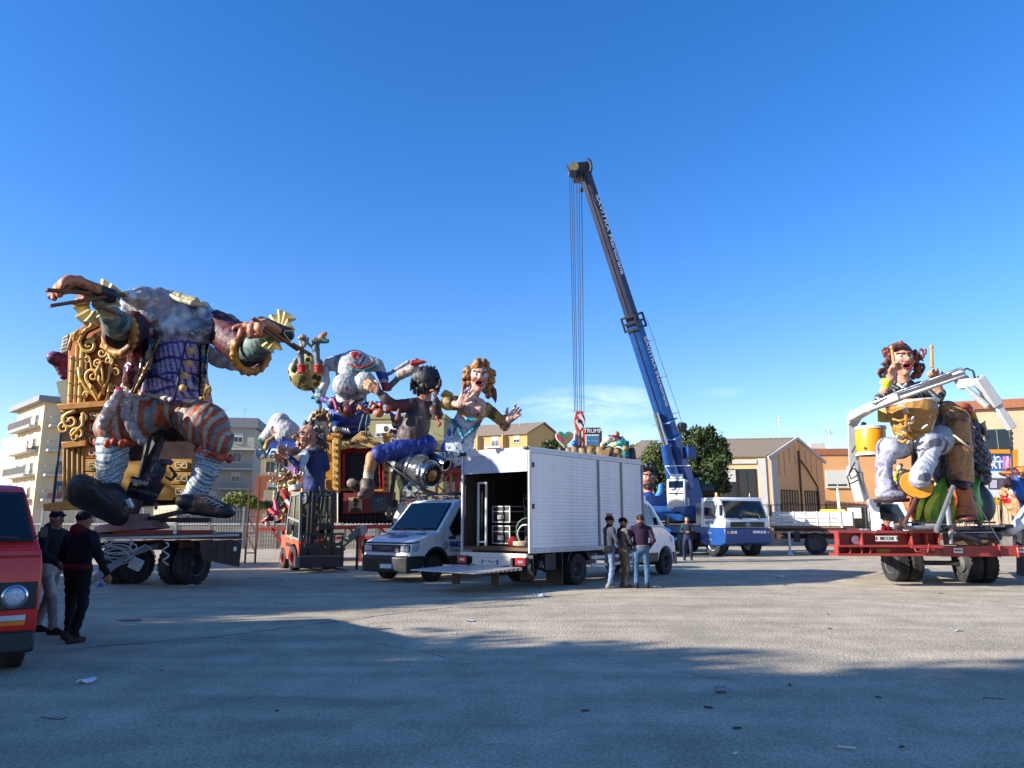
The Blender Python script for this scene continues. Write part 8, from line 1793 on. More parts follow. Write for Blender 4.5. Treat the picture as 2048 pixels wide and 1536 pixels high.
# drummer float on the right
Yd=21.0
dr=thing('drummer_figure','laughing curly-haired drummer puppet in plaid shirt raising two sticks','carnival figure',G(1810,21.4))
skd=strokes((206,150,122),(140,84,66),7,(0,0,1),1.5,.5);S=Fg(Yd,.018,.04);T=face(S,S.q(1803,722),S.r(33),-6,0,-2,skd,(150,56,54),.8,brow=(90,44,24),cheek=(206,110,90),eye=(80,60,40),nose=1.2);S.c([(1804,750,.05,14),(1806,768,.1,15)],skd);S.build('head',PAINT,dr)
S=Fg(Yd,.018,.02);s_=S.r(33);hc=strokes((138,66,40),(66,30,20),10,(.4,0,1),3,.2,4,.3);S.ell(T(0,-.3,.55),(.76*s_,.8*s_,.7*s_),hc);S.c([(1795,700,-.1,8),(1802,690,-.1,6),(1804,682,-.1,1.5)],hc);S.c([(1780,695,-.2,5),(1800,693,-.3,5),(1822,705,-.2,5)],(70,40,34))
rr=random.Random(4)
for sd_ in(-1,1):
 for k in range(26):
  x0,y0=1803+sd_*rr.uniform(15,34),rr.uniform(700,756);r_=rr.uniform(4,8.5);a0=rr.uniform(0,6);d_=rr.uniform(-.15,.15);pts=[]
  for j in range(6):a=a0+j*.8*sd_;pts.append((x0+sd_*7+r_*math.cos(a)*(1-j*.08),y0+r_*math.sin(a),d_,3.2-j*.45))
  S.c(pts,hc)
S.build('curly_hair',PAINT,dr)
plc=[np.array(lin(c))for c in((26,30,44),(150,150,140),(70,74,80))]
def tartan(V,h,N):a=(V[:,0]*.8+V[:,2]*.6)/.11%1<.35;b=(V[:,2]*.8-V[:,0]*.6)/.13%1<.3;c=np.where(a[:,None],plc[1],plc[0]);return np.where(b[:,None],c*.4+plc[2]*.6,c)
S=Fg(Yd,.022,.05);S.c([(1812,780,.1,24),(1815,800,.1,28)],(24,26,40),flat=((0,1,0),.8));S.c([(1784,775,.0,12),(1764,797,-.3,13),(1770,783,-.5,9)],tartan,wr=(.015,.15));S.c([(1838,775,.1,13),(1872,796,.0,13),(1880,786,-.1,11)],tartan,wr=(.015,.15));S.e(1797,785,-.25,12,14,8,tartan);S.e(1830,790,-.2,16,14,8,tartan);S.c([(1796,768,-.25,3),(1806,778,-.35,3),(1812,768,-.25,3)],(206,200,190),k=.01);S.build('shirt',PAINT,dr)
S=Fg(Yd,.02,.03);S.c([(1768,782,-.5,9),(1775,766,-.6,8),(1782,756,-.7,8)],skd);S.pcap(S.q(1771,768,-.6),S.q(1773,761,-.6),.13,.13,(196,214,20));hand(S,S.q(1782,758,-.7),(.3,-.1,1),(.5,-.8,0),.62,skd,(.5,.6,.7,.8),(220,210,206),side=-1,thumb=.7);S.c([(1878,784,-.1,10),(1872,765,-.2,9)],skd);hand(S,S.q(1871,766,-.2),(-.25,-.2,1),(-.6,-.7,0),.62,skd,(.8,1.2,1.3,1.3),(60,50,60),side=1,thumb=.7);S.build('hands',PAINT,dr)
NE=mat('neon_band',(190,222,10),.4);mb=MB();a,b_=P(1769,770,Yd-.57),P(1774,760,Yd-.62);mb.cyl(a,b_,.145,.135,18);mb.build('wristband',NE,dr,smooth='angle',world=True)
SW=mat('pale_stick_wood',(176,128,84),.5);
for pts in(((1783,693),(1789,735),-.85),((1863,692),(1864,735),-.35)):
 mb=MB();mb.cyl(P(pts[0][0],pts[0][1],Yd+pts[2]),P(pts[1][0],pts[1][1],Yd+pts[2]),.035,.05,10);mb.ball(P(pts[0][0],pts[0][1]+2,Yd+pts[2]),(.055,.055,.07));mb.build('drumstick',SW,dr,smooth='angle',world=True)
bdm=thing('horned_drum_figure','golden brown spiked drum with pale rim in front of the drummer','prop',G(1822,20.8));S=Fg(Yd-.3,.022,.04);gb=strokes((172,126,58),(126,84,38),6,(1,0,.1),3,.3,6,.3)
S.c([(1824,822,0,47),(1824,850,0,38),(1824,882,.1,18),(1825,897,.1,8)],gb,wr=(.02,.18));S.e(1824,786,0,56,26,56,None,neg=True,k=.02);S.e(1824,812,.1,40,22,40,(30,24,24),neg=True,k=.02);S.build('drum_shell',PAINT,bdm)
mb=MB();c=P(1823,806,Yd-.3);rx=49*Yd/F;mb.tube([c+Vector((rx*math.cos(a),rx*.8*math.sin(a),0.06*math.cos(a)))for a in np.linspace(0,6.283,33)],.055,8);mb.build('drum_rim',mat('pale_drum_rim',(196,192,180),.5),bdm,smooth=True,world=True)
SPK=mat('spike_silver_mauve',(176,164,160),.4)
for px,py in((1812,823),(1815,852),(1818,883),(1851,836),(1861,822),(1843,856),(1798,875),(1822,840),(1810,865)):
 mb=MB();dx=(px-1824)/47;c=P(px,py,Yd-.3-.62*math.sqrt(max(.05,1-dx*dx))*(1-(py-822)/130));mb.lathe(c,(dx,-.9,.35),[(.10,0),(.0,.22)],4);mb.build('spike',SPK,bdm,world=True)
S=Fg(Yd-.9,.02,.02)
for k in range(4):S.c([(1786+k*3,838+k*14,.2,2),(1800+k*2,842+k*14,.05,2.4),(1812,838+k*14,.0,2)],(206,150,54))
S.c([(1812,828,-.05,3),(1813,870,.15,3),(1820,900,.4,2)],(196,134,44));S.build('carved_ribs',PAINT,bdm)
mb=MB();mb.tube([P(1872,800,Yd-.5),P(1874,822,Yd-.6),P(1862,862,Yd-.7)],.035);mb.build('side_rod',mat('cream_rod',(190,180,150),.5),bdm,smooth=True,world=True)
mb=MB();g_=G(1830,Yd+.4);mb.beam(P(1830,895,Yd+.2),Vector((g_.x,Yd+.2,1.1)),.14);mb.build('support_post',DKGREY,bdm,world=True)
def denim_(V,h,N):
 a,b,c=np.array(lin((186,190,198))),np.array(lin((84,88,104))),np.array(lin((156,150,172)));dv=np.array([.8,0,.6]);W=V-np.outer(V@dv,dv)*.8;n_=snoise(W,11,3)+.4*snoise(W,20,5);t_=np.clip((n_-.55)/.25,0,1)[:,None];m=np.clip((snoise(V,2.4,8)-.3)/.4,0,.7)[:,None];return(a*(1-m)+c*m)*(1-t_)+b*t_
lg=thing('dancer_legs_figure','blue-grey draped legs with one raised yellow shoe sole under the spiked drum','carnival figure',G(1810,20.4));S=Fg(Yd-.5,.022,.05)
S.c([(1800,893,.3,24),(1778,897,0,23),(1768,925,0,16),(1768,955,0,15),(1774,985,0,22)],denim_,wr=(.022,.22));S.e(1783,990,-.1,30,11,20,denim_);S.build('left_leg',PAINT,lg)
S=Fg(Yd-.5,.022,.05);S.c([(1880,880,.5,30),(1856,888,.0,26),(1856,920,-.2,17),(1845,942,-.5,18),(1838,955,-.6,22)],denim_,wr=(.022,.22));S.build('right_leg',PAINT,lg)
mb=MB();c=P(1783,997,Yd-.6);mb.lathe(c,(.02,0,-1),[(0,0),(.43,0),(.45,.04),(.42,.10),(0,.11)],26);o=mb.build('dark_sole',mat('dark_brown_sole',(52,34,30),.5,dirt=.2),lg,smooth='angle',world=True)
ps=P(1832,970,Yd-1.05);nd=Vector((-.25,-.9,-.25)).normalized()
mb=MB();e1=Vector((.86,0,-.5));e1=(e1-nd*e1.dot(nd)).normalized();e2=nd.cross(e1);ov=lambda k,o_:[ps+nd*o_+e1*(.44*k*math.cos(a))+e2*(.33*k*math.sin(a))for a in np.linspace(0,6.283,29)[:-1]]
mb.prism(ov(1.06,0),-nd*.14);mb.build('shoe_rim',mat('dark_shoe_rim',(48,28,30),.45),lg,world=True,bevel=.02);mb=MB();mb.prism(ov(.97,.004),nd*.03);mb.build('yellow_sole',mat('yellow_sole',(206,146,40),.6,var=.2,scale=5,dirt=.3,dirtcol=(140,84,26)),lg,world=True,bevel=.01)
def cloak(V,h,N):
 a,b=np.array(lin((112,108,118))),np.array(lin((40,40,48)));n_=snoise(V*np.array([1,1,.35]),6,5);t_=np.clip((np.abs((n_*1.8)%1-.5)-.22)/.15,0,1)[:,None];return a*(1-t_)+b*t_
el=thing('cloaked_figure','stooping grey-cloaked figure with orange striped leg and boots behind the drum','carnival figure',G(1915,21.8));S=Fg(Yd+.3,.026,.06)
S.c([(1880,835,0,22),(1888,870,0,28),(1898,920,.1,34),(1896,948,.1,28)],cloak,wr=(.03,.3));S.c([(1935,870,.4,20),(1955,915,.4,24),(1966,955,.4,15)],cloak,wr=(.03,.25));S.build('cloak',PAINT,el)
S=Fg(Yd+.2,.02,.02);rr=random.Random(6)
for k in range(15):x,y=1938+rr.uniform(0,26),850+k*7;S.c([(x-8,y-8,.2,5),(x+10,y+10,.1,4),(x+20+k*.6,y+26,.15,.6)],cloak,flat=((0,1,0),.6))
S.c([(1955,935,0,7),(1975,944,0,4),(1986,950,0,.6)],(36,36,42));S.build('feathers',PAINT,el)
ot=strokes((176,128,74),(120,78,42),8,(1,0,.1),3,.35);S=Fg(Yd,.024,.05);S.c([(1896,818,0,17),(1916,835,-.1,20),(1920,900,-.2,22),(1924,955,-.2,21)],ot,wr=(.014,.16));S.pcap(S.q(1934,840,-.9),S.q(1940,960,-.9),.14,.12,(70,120,44));S.pcap(S.q(1890,815,-.5),S.q(1930,838,-.5),.12,.12,(150,60,36));S.c([(1936,850,-.1,9),(1940,900,0,9)],strokes((120,24,40),(70,14,26),9,(1,0,0),3),k=.03);S.c([(1908,965,-.3,6),(1926,972,-.5,8),(1942,966,-.3,6)],(50,26,22));S.e(1932,812,-.4,10,6,6,(150,60,34));S.build('striped_leg',PAINT,el)
bo=strokes((196,104,44),(130,60,26),5,(1,0,0),2.5,.3);S=Fg(Yd-.3,.022,.05);S.c([(1926,985,0,17),(1931,1010,0,17),(1934,1028,-.1,19)],bo,wr=(.014,.14));S.e(1934,1038,-.2,20,8,20,(96,44,22));S.build('orange_boot',PAINT,el)
S=Fg(Yd+.2,.022,.05);S.c([(1822,992,0,11),(1827,1012,0,16),(1835,1026,0,17)],bo,wr=(.012,.2));S.build('orange_boot',PAINT,el)
mb=MB();mb.prism([P(1890,829,Yd-.75),P(1898,823,Yd-.75),P(1909,830,Yd-.75),P(1901,838,Yd-.75)],(0,-.05,0));mb.build('black_diamond_patch',BLACKP,el,world=True)
mb=MB();mb.tube([P(1895,860,Yd-.6),P(1920,880,Yd-.8),P(1948,902,Yd-.7)],[.01,.035,.01]);mb.build('pale_quill',mat('cream_rod',(190,180,150)),el,smooth=True,world=True)
t=thing('red_nose_ball','glossy red ball with yellow stalk above the cloaked figure','prop',P(1938,820,Yd+.6));mb=MB();mb.ball((0,0,0),.13);mb.build('ball',mat('glossy_red',(200,20,24),.12,var=.05,coat=.8),t,smooth=True);S=Fg(Yd+.7,.02,.03);S.c([(1942,826,0,8),(1950,842,0,6)],(190,150,40));S.build('stalk',PAINT,t)
S=Fg(Yd+.7,.022,.03);t=thing('yellow_pod_prop','yellow banana-shaped pod pointing up beside the red ball','prop',P(1960,870,Yd+.7));S.c([(1970,842,0,1.5),(1963,858,0,10),(1955,874,0,10),(1950,885,0,3)],strokes((190,170,70),(96,84,30),4,(.5,0,1),5),flat=((0,1,0),.6));S.build('pod',PAINT,t)
lv=thing('green_leaves_prop','bunch of large pointed green papier mache leaves at the feet of the drummer','prop',G(1885,21))
def leaf(pts,w,c1,c2,Y,nm='leaf'):
 pts=[P(a,b,Y+d)for a,b,d in pts];n=12;grid=[]
 for i in range(n+1):
  t=i/n;p=pts[0]*(1-t)**2+pts[1]*2*t*(1-t)+pts[2]*t*t;d=(pts[1]-pts[0])*(1-t)+(pts[2]-pts[1])*t;sd=d.cross(Vector((0,1,0))).normalized();ww=w*math.sin(math.pi*min(.98,t*.93+.07))**.8
  grid.append([p+sd*ww*u+Vector((0,.25*abs(u)*w*2,0))for u in(-1,-.5,0,.5,1)])
 mb=MB();mb.sheet(grid,.03);mb.build(nm,mat('leaf_%d_%d'%(c1[0],c1[1]),c1,.4,var=.35,scale=3,dirt=.45,dirtcol=c2),lv,smooth=True,world=True)
for pts,w,c in(([(1850,1045,0),(1845,1000,0),(1868,962,.1)],.15,0),([(1875,1045,-.1),(1862,1000,-.2),(1885,965,0)],.17,1),([(1890,1045,0),(1885,1000,-.1),(1890,955,.1)],.2,0),([(1905,1045,0),(1925,1000,0),(1912,968,.2)],.17,1),([(1858,1042,-.2),(1850,1015,-.3),(1880,985,-.1)],.1,2),([(1836,1040,-.1),(1842,1010,-.2),(1850,990,0)],.08,2),([(1968,1042,.2),(1930,1010,0),(1962,958,.2)],.34,0),([(1975,1042,.4),(1990,1010,.3),(1962,965,.5)],.2,3)):
 leaf(pts,w,[(84,150,34),(120,176,50),(206,210,50),(60,62,70)][c],[(20,70,20),(40,90,24),(90,120,20),(40,40,44)][c],Yd)
od=thing('orange_drum','orange tapered drum with white rims hanging behind the loader crane arm','drum',P(1742,880,23));b0,b1=P(1741,908,23),P(1741,856,23);ODm=mat('orange_drum_shell',(222,146,24),.35,var=.08)
mb=MB();mb.lathe(b0,b1-b0,[(0,0),(.38,0),(.42,.3),(.44,.7),(.42,1),(0,1)],28,rel=True);mb.build('shell',ODm,od,smooth='angle',world=True)
for p,r_ in((b0,.42),(b1,.45)):mb=MB();mb.lathe(p-Vector((0,0,.05)),(0,0,1),[(r_-.04,0),(r_,0),(r_,.09),(r_-.04,.09)],28);mb.build('rim',mat('pale_drum_rim',(196,192,180)),od,smooth='angle',world=True)
for a in(-2.4,-1.7,-1.0,-.3):mb=MB();v=Vector((math.cos(a),math.sin(a),0));mb.beam(b0+v*.44+Vector((0,0,.1)),b0.lerp(b1,.25)+v*.45,.02);mb.ball(b0.lerp(b1,.2)+v*.45,.035,8,5);mb.build('tension_lug',STEEL,od,world=True)
t=thing('small_yellow_drum','small yellow drum with white head between orange drum and spiked drum','drum',P(1768,835,22.2));b0,b1=P(1770,843,22.2),P(1770,820,22.2);mb=MB();mb.lathe(b0,b1-b0,[(0,0),(.2,0),(.2,1),(0,1)],20,rel=True);mb.build('shell',mat('mustard_shell',(196,160,60),.5),t,smooth='angle',world=True)
t=thing('blossom_pile','pink and yellow floral scraps hanging behind the left draped leg','flowers',P(1790,940,22));S=Fg(22,.025,.02);rr=random.Random(15)
for k in range(26):S.e(rr.uniform(1762,1812),rr.uniform(910,1000),rr.uniform(-.2,.4),rr.uniform(3,6),rr.uniform(3,6),4,[(206,170,90),(180,60,70),(200,196,190),(60,64,60),(196,206,40)][k%5],a=rr.uniform(0,90))
S.build('scraps',PAINT,t)['kind']='stuff'
pf=thing('steel_platform','black steel platform with pale planks and pipes on the red trailer','platform',G(1890,20.3));PG=mat('grey_pipe',(134,136,134),.5,.4,dirt=.3)
mb=MB();wbox(mb,1812,1992,1043,1047,19.6,22);mb.build('platform_plate',DKGREY,pf,world=True)
mb=MB();wbox(mb,1850,1900,1047.5,1056,19.6,21);wbox(mb,1960,2010,1050,1054,19.7,21);wbox(mb,1930,1948,1044,1048,19.5,19.58);mb.build('pale_plank',mat('pale_plank',(176,170,152),.7,dirt=.3),pf,world=True)
for k,(a,b_,r_,m_)in enumerate((((1872,1062,18.6),(1906,973,19.6),.055,'p'),((1808,1050,18.8),(1832,996,19.6),.05,'r'),((1795,1055,18.9),(1903,1055,18.9),.05,'p'),((1895,1012,19.4),(1899,1052,19.2),.06,'p'),((1901,1062,19.1),(1902,1088,19.1),.05,'p'),((1903,1062,19.3),(1950,1078,19.8),.05,'r'),((1945,990,19.8),(2004,1090,18.9),.012,'b'),((2001,998,20),(2003,1050,20),.03,'b'),((2001,1052,20),(2030,1052,20.3),.05,'b'),((1820,1060,19.5),(1985,1058,19.7),.07,'b'),((1900,1072,19.4),(2000,1074,19.6),.08,'b'),((1910,1066,19.2),(1960,1082,19.3),.05,'b'))):
 mb=MB();mb.cyl(P(*a),P(*b_),r_,n=10);mb.build({'p':'pipe','r':'rusty_pipe','b':'black_bar'}[m_],{'p':PG,'r':RUST,'b':DKGREY}[m_],pf,smooth='angle',world=True)
for px in(1797,1888,1892):mb=MB();c=P(px,1056,18.8);mb.cbox(c,(.12,.12,.14));mb.cyl(c-Vector((.1,.05,0)),c+Vector((.1,-.05,.03)),.03);mb.build('pipe_clamp',DKGREY,pf,world=True,bevel=.01)
wrp=mat('silver_wrap_film',(206,206,208),.25,.2,var=.2,scale=8,bump=1.0,bscale=14);S=Fg(20.3,.03,.05);t=thing('wrapped_arm','arm wrapped in silvery film resting at the right end of the trailer','prop',P(2030,1060,20.3));S.c([(2022,1062,0,9),(2042,1044,0,12),(2062,1022,.1,16)],(210,210,214),wr=(.01,.08));S.e(2012,1066,.3,18,7,16,(196,196,190));S.build('wrapped_limb',wrp,t)
mb=MB();wbox(mb,2000,2026,1054,1064,20.5,20.9);mb.build('black_pad',BLACKP,pf,world=True,bevel=.03)
bh=thing('blue_haired_head_figure','giant blue-haired profile head with flowered orange hat and red lips at the right edge','carnival figure',G(2040,23.5));Yh=23.2;skh=strokes((222,170,120),(180,110,80),5);S=Fg(Yh,.022,.05);T=face(S,S.q(2032,985),S.r(34),-80,0,0,skh,(200,16,30),.5,cheek=(214,90,80),nose=1.3,ears=False);S.c([(2030,1000,0,22),(2040,1020,0,18)],skh);S.e(2008,990,-.05,7,5,8,(200,14,26));S.e(2010,998,-.05,6,4,8,(200,14,26));S.build('head',PAINT,bh)
S=Fg(Yh,.024,.03);hb3=strokes((14,50,120),(40,110,190),8,(.1,0,1),5,.1);S.c([(2040,960,-.1,16),(2046,990,-.3,15),(2052,1012,-.3,11)],hb3);S.c([(2030,958,-.4,10),(2042,985,-.5,12),(2052,1008,-.5,8)],hb3);S.build('blue_hair',PAINT,bh)
S=Fg(Yh,.024,.03);S.e(2038,951,-.1,36,6,30,(196,116,50),a=10);S.e(2044,942,0,20,10,18,(206,130,44));rr=random.Random(2)
for k in range(20):S.e(rr.uniform(2012,2046),rr.uniform(938,955),-.5,3,3,3,[(206,110,130),(170,30,50),(60,90,40),(230,190,180)][k%4])
S.c([(2018,950,-.2,5),(2016,930,-.1,4),(2016,912,-.1,1)],strokes((206,110,150),(230,170,190),9));S.build('flowered_hat',PAINT,bh);mb=MB();mb.beam(P(2046,1020,Yh),G(2046,Yh),.25);mb.build('support_post',DKGREY,bh,world=True)
bbd=thing('billboard','orange-framed roadside billboard with blue OFFERTE poster behind the drummer float','billboard',G(1990,38));Yq=38.0;OB=mat('billboard_orange',(236,150,10),.4,var=.05)
def brd(nm,x0,x1,y0,y1,dY,m_,dep=.05,par=bbd):mb=MB();pp(mb,[(x0,y0),(x1,y0),(x1,y1),(x0,y1)],Yq+dY,dep);return mb.build(nm,m_,par,world=True)
for x0,x1,y0,y1 in((1950,2036,899,907),(2024,2036,907.2,1010),(1950,2023.8,1003,1010)):brd('frame',x0,x1,y0,y1,-.1,OB,.25)
brd('poster',1950,2023.8,907.2,942,0,mat('poster_blue',(60,110,180),.5,var=.25,scale=.9));brd('poster',1950,2023.8,942.2,994,0,mat('poster_white',(214,214,212),.5));brd('poster_strip',1950,2023.8,994.2,1002.8,0,mat('poster_yellow',(236,196,20),.5));o=brd('poster_picture',1977,2016,956,978,-.03,mat('poster_grey',(84,84,96),.5,var=.3,scale=3),.02);brd('poster_disc',1981,1994,960,976,-.05,mat('poster_pale',(190,180,190),.5),.01)
mb=MB();mb.cyl(P(2004,967,Yq-.05),P(2004,967,Yq-.06),.2,n=20);mb.build('poster_disc',mat('poster_dark',(60,50,56),.5),bbd,world=True)
WT=mat('poster_letters',(226,228,232),.5);L0=Vector(bbd.location)
text('...rra le',.48,WT,bbd,plane_T(P(1974,918,Yq-.01)-L0,(1,0,.1),(0,0,1)),.004,bold=.015);text('OFFERTE',.52,WT,bbd,plane_T(P(1975,930,Yq-.01)-L0,(1,0,0),(0,0,1)),.004,bold=.02);text('DAL 5 AL 18',.2,mat('poster_ink',(30,26,20),.5),bbd,plane_T(P(1992,998,Yq-.01)-L0,(1,0,0),(0,0,1)),.004)
brd('poster_strip',2006,2014,912,938,-.03,mat('poster_pink',(206,120,170),.5),.01);mb=MB()
for px in(1960,2030):mb.beam(P(px,1010,Yq),G(px,Yq),.15)
mb.build('leg',DKGREY,bbd,world=True)['kind']='stuff'
# people
GRP='men standing by the box truck'
person('man in black beanie, grey jacket and blue jeans, left of the three by the truck',G(1220,18.9),20,1.74,(70,72,82),(92,108,130),(150,140,130),cap=(18,18,22),extra='beanie',arms=((-.26,.05,1.14,-.14,.2,.98),(.26,.08,1.14,.14,.22,.98)),collar=(22,22,26),feet=((-.1,.05),(.1,-.06)),group=GRP,look=-10,lean=.01)
mb=MB();p_=G(1217,18.75);mb.box(p_.x-.13,p_.x+.11,p_.y-.06,p_.y+.04,.86,1.02);tag(mb.build('bum_bag',BLACKP,None,bevel=.03),'black bum bag worn at the hip by the man in the grey jacket','bag')
person('man in black cap, brown-grey jacket and olive trousers standing between the two others',G(1248,19.0),18,1.70,(74,66,62),(96,90,76),(80,74,66),cap=(16,16,18),extra='beanie',arms=((-.26,.06,1.12,-.1,.24,1.02),(.25,.08,1.12,.1,.26,1.06)),collar=(24,22,22),feet=((-.09,.03),(.1,.0)),group=GRP,look=-18)
person('short-haired man in purple hoodie and blue jeans seen from behind, hands in pockets',G(1284,18.9),84,1.76,(50,32,54),(74,104,134),(40,40,44),hair=(44,36,30),hood=(46,30,48),arms=((-.30,-.06,1.14,-.20,.06,.96,0),(.30,-.06,1.14,.20,.06,.96,0)),hem=(120,112,108),collar=(150,60,56),feet=((-.13,-.02),(.13,.02)),group=GRP,bulk=1.14,look=12)
person('man with cap and black jacket in light grey trousers walking behind the red van',G(88,11.4),-14,1.76,(30,32,36),(128,122,116),(44,38,36),cap=(16,16,20),arms=((-.26,-.05,1.14,-.22,.12,.92),(.27,.1,1.14,.2,.3,1.0)),feet=((-.1,-.24),(.1,.26)),hood=(34,34,38),look=-6)
person('man in black hooded jacket with red collar and hem, back to the camera',G(143,10.6),68,1.74,(20,22,27),(20,20,24),(62,54,48),hair=(18,16,16),hood=(96,20,30),arms=((-.34,0,1.14,-.3,.16,.92),(.38,-.02,1.16,.42,.1,.92)),hem=(110,20,32),feet=((-.24,.14),(.16,-.10)),bulk=1.16,look=0)
person('man in grey hood and blue jacket looking down at a phone before the crane wheel',G(1377,32.2),-100,1.78,(40,52,66),(36,44,66),(60,52,44),hood=(110,112,118),skin=(176,110,84),arms=((-.26,.05,1.16,-.06,.26,1.14),(.26,.05,1.16,.06,.26,1.16)),feet=((-.12,.0),(.16,.05)),hair=(90,90,94),vox=.022)
person('dark-haired man in red and black jacket smiling behind the red trailer',G(1781,23.6),-60,1.72,(130,24,40),(40,40,48),(150,150,155),cap=(20,20,22),hood=(26,26,24),skin=(176,118,92),vox=.02,look=20)
person('black-haired person mostly hidden by the red trailer, behind the man in red',G(1802,24.3),-70,1.62,(34,40,30),(40,40,48),(60,60,60),vox=.02)
LT={'crumpled white paper scrap':(205,205,200),'brown leaf':(78,58,40),'pale cigarette end':(214,206,190),'dark twig':(48,42,36)}
def litter(px,py,kind,sz,label,cat):
 Y=CAMZ*F/(py-1043);p=G(px,Y);mb=MB();rr=random.Random(px)
 if kind=='paper':
  g_=[[p+Vector(((i-1.5)*sz*.33,(j-1.5)*sz*.3,.008+rr.random()*sz*.25))for j in range(4)]for i in range(4)];mb.sheet(g_,.002);m_=mat('scrap_paper',(200,202,204),.7)
 elif kind=='leaf':
  a=rr.uniform(0,3);e=Vector((math.cos(a),math.sin(a),0));n_=Vector((-e.y,e.x,0));sz*=.5;g_=[[p+e*(u-.5)*sz+n_*v*sz*.2*math.sin(math.pi*(u*.9+.05))+Vector((0,0,.006+abs(v)*.012))for v in(-1,0,1)]for u in(0,.25,.5,.75,1)];mb.sheet(g_,.002);m_=mat('dry_leaf',(82,66,44),.8,var=.3)
 elif kind=='butt':
  a=rr.uniform(-.5,.5);e=Vector((math.cos(a),math.sin(a),0))*sz/2;mb.cyl(p-e+Vector((0,0,.01)),p+e+Vector((0,0,.01)),.009,n=8);m_=mat('pale_paper_tube',(200,196,186),.7)
 elif kind=='can':
  mb.cyl(p+Vector((-sz/2,0,.03)),p+Vector((sz/2,.01,.03)),.03,n=14);m_=STEEL
 else:
  pts=[p+Vector((sz*(i/5-.5),rr.uniform(-.04,.04),.012+rr.random()*.03))for i in range(6)];mb.tube(pts,.004,5);m_=mat('dark_twig',(44,38,34),.8)
 o=mb.build({'paper':'paper_scrap','leaf':'dry_leaf','butt':'paper_tube','can':'drinks_can','twig':'twig'}[kind],m_,None);tag(o,label,cat,'litter on the asphalt')
for a in((176,1344,'paper',.16,'crumpled white paper strip on the asphalt nearest the red van wheel','litter'),(939,1232,'paper',.14,'white paper scrap on the shaded asphalt below the van platform','litter'),(566,1155,'paper',.16,'white scrap lying between the left trailer and the forklift','litter'),(383,1168,'paper',.22,'clear plastic scrap beside the double wheel of the left trailer','litter'),(1440,1362,'can',.10,'small crushed metal can alone in the middle foreground','can'),(1690,1460,'butt',.12,'pale paper tube at the lower right of the yard','litter'),(1333,1501,'butt',.06,'pale stub nearest the bottom edge, centre right','litter'),(1652,1503,'butt',.1,'pale stub at the bottom edge, right','litter'),(1470,1470,'butt',.03,'tiny pale stub in the bottom centre shade','litter'),(1080,1186,'paper',.3,'flat white and red scrap just below the box truck wheel','litter'),(1312,1170,'paper',.2,'white scrap by the feet of the man in the purple hoodie','litter'),(1415,1390,'leaf',.16,'brown leaf below the metal can','leaf'),(1473,1427,'leaf',.16,'brown leaf low in the middle foreground','leaf'),(1170,1396,'leaf',.14,'brown leaf left of the metal can','leaf'),(1578,1350,'leaf',.18,'brown curled leaf right of the metal can','leaf'),(1655,1220,'leaf',.2,'dark leaf in the sunlit band below the red trailer','leaf'),(1755,1372,'leaf',.12,'dark leaf in the right foreground','leaf'),(1570,1165,'leaf',.25,'dark scrap in front of the flatbed lorry','leaf'),(1880,1181,'leaf',.2,'dark scrap on the sunlit asphalt under the trailer wheels','leaf'),(1658,1246,'leaf',.16,'small leaf in the sunlit band right of centre','leaf'),(745,1246,'twig',.3,'bent dark wire or twig on the shaded asphalt left of centre','twig'),(570,1201,'twig',.4,'straight twig between left trailer and van','twig'),(110,1412,'twig',.25,'thin twig at the lower left','twig'),(1980,1377,'twig',.2,'twig in the right foreground shade','twig'),(1801,1460,'leaf',.1,'small dark leaf at the lower right','leaf'),(555,1396,'leaf',.07,'tiny dark crumb in the lower left foreground','leaf'),(638,1403,'leaf',.06,'tiny dark crumb right of its twin in the lower middle','leaf'),(325,1323,'leaf',.1,'tan leaf right of the red van wheel','leaf'),(1835,1158,'paper',.2,'pale scrap between the trailer wheels','litter'),(1560,1150,'paper',.22,'white scrap on the asphalt in front of the crane outrigger','litter'),(1910,1250,'paper',.12,'white scrap in the sunlit right foreground','litter')):
 litter(*a)
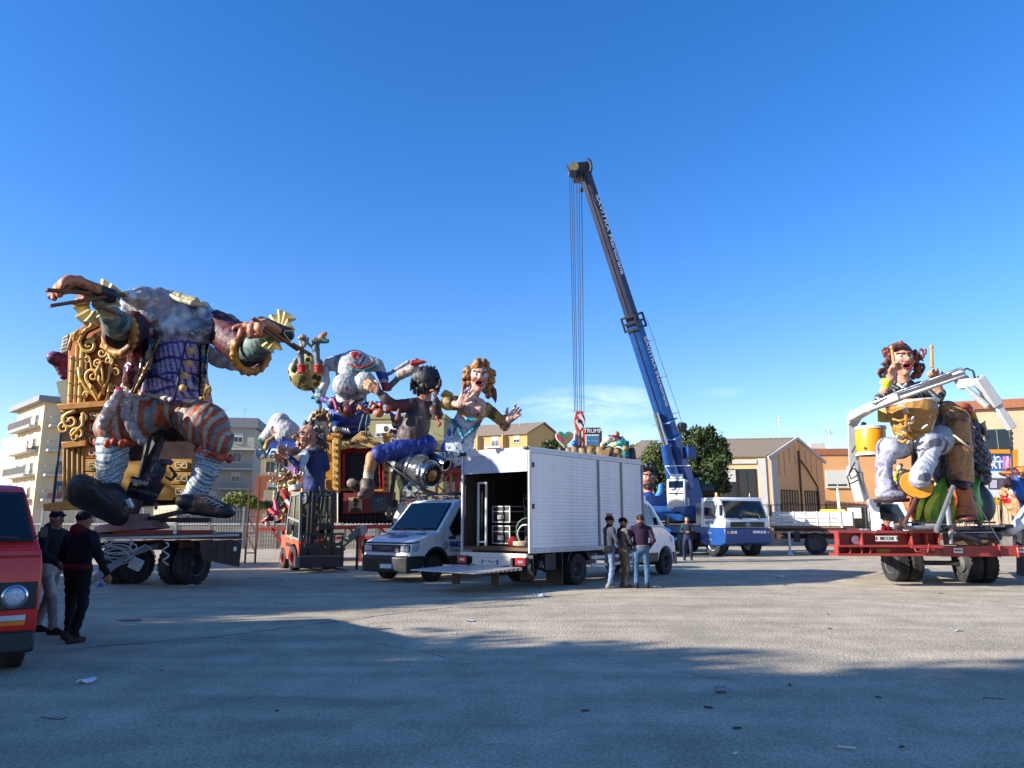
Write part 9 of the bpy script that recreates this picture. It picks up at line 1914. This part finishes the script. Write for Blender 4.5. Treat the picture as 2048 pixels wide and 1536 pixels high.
# separate pieces become parts of their own
def split(o,minv=12,name=None):
 me=o.data;n=len(me.vertices);E=np.zeros(len(me.edges)*2,np.int32);me.edges.foreach_get('vertices',E);E=E.reshape(-1,2);L=np.arange(n)
 while True:
  m=np.minimum(L[E[:,0]],L[E[:,1]]);L2=L.copy();np.minimum.at(L2,E[:,0],m);np.minimum.at(L2,E[:,1],m);L2=L2[L2]
  if(L2==L).all():break
  L=L2
 V=np.zeros(n*3,np.float32);me.vertices.foreach_get('co',V);V=V.reshape(-1,3);ids=list(np.unique(L));bb={i:(V[L==i].min(0)-.02,V[L==i].max(0)+.02)for i in ids}
 grp={i:i for i in ids};ch=True
 while ch:
  ch=False
  for a in ids:
   for b in ids:
    if grp[a]<grp[b]and(bb[a][0]<=bb[b][1]).all()and(bb[b][0]<=bb[a][1]).all():grp[b]=grp[a];ch=True
 G2=np.array([grp[i]for i in L]);gs=sorted(set(grp.values()),key=lambda g:-(G2==g).sum());gs=[g for g in gs if(G2==g).sum()>=minv]
 if name:o.name=name
 if len(gs)<2:return
 import bmesh
 base=o.data
 for k,g in enumerate(gs):
  bm=bmesh.new();bm.from_mesh(base);bm.verts.ensure_lookup_table();kill=[v for v in bm.verts if(G2[v.index]!=g if k else(G2[v.index]!=g and G2[v.index]in gs))]
  bmesh.ops.delete(bm,geom=kill,context='VERTS');m2=bpy.data.meshes.new(o.name);bm.to_mesh(m2);bm.free()
  for q in base.materials:
   if not len(m2.materials)>len(base.materials)-1:m2.materials.append(q)
  if k==0:o.data=m2
  else:c=o.copy();c.data=m2;COL.objects.link(c)
SPL={'socks':'sock','hands':'hand','ruffle':'ruffle','outrigger':'outrigger','coupling_bracket':None,'loader_cylinder':None,'sleeves':'sleeve','mudguard':None,'side_moulding':None,'mudflap':None,'side_beam':None,'stake':None,'wheel_well':None,'bumper_trim':None,'lift_arm':None,'corner_lamp':None,'step':None,'attic_wall':None,'carriage':None,'roof_lamp':None,'toolbox':None,'lift_cylinder':None,'pole':None,'castor':None,'fork':None,'tail_light':None,'boom_bracket':None,'pale_plank':None,'hydraulic_hose':None,'wiper':None,'corner_pilaster':None,'base_moulding':None,'leaf_carving':None,'board_strap':None,'shoe_laces':'shoe_lace'}
for o in list(bpy.data.objects):
 if o.type=='MESH' and o.name.split('.')[0]in SPL and o.data.users==1 and not o.children:split(o,name=SPL[o.name.split('.')[0]])
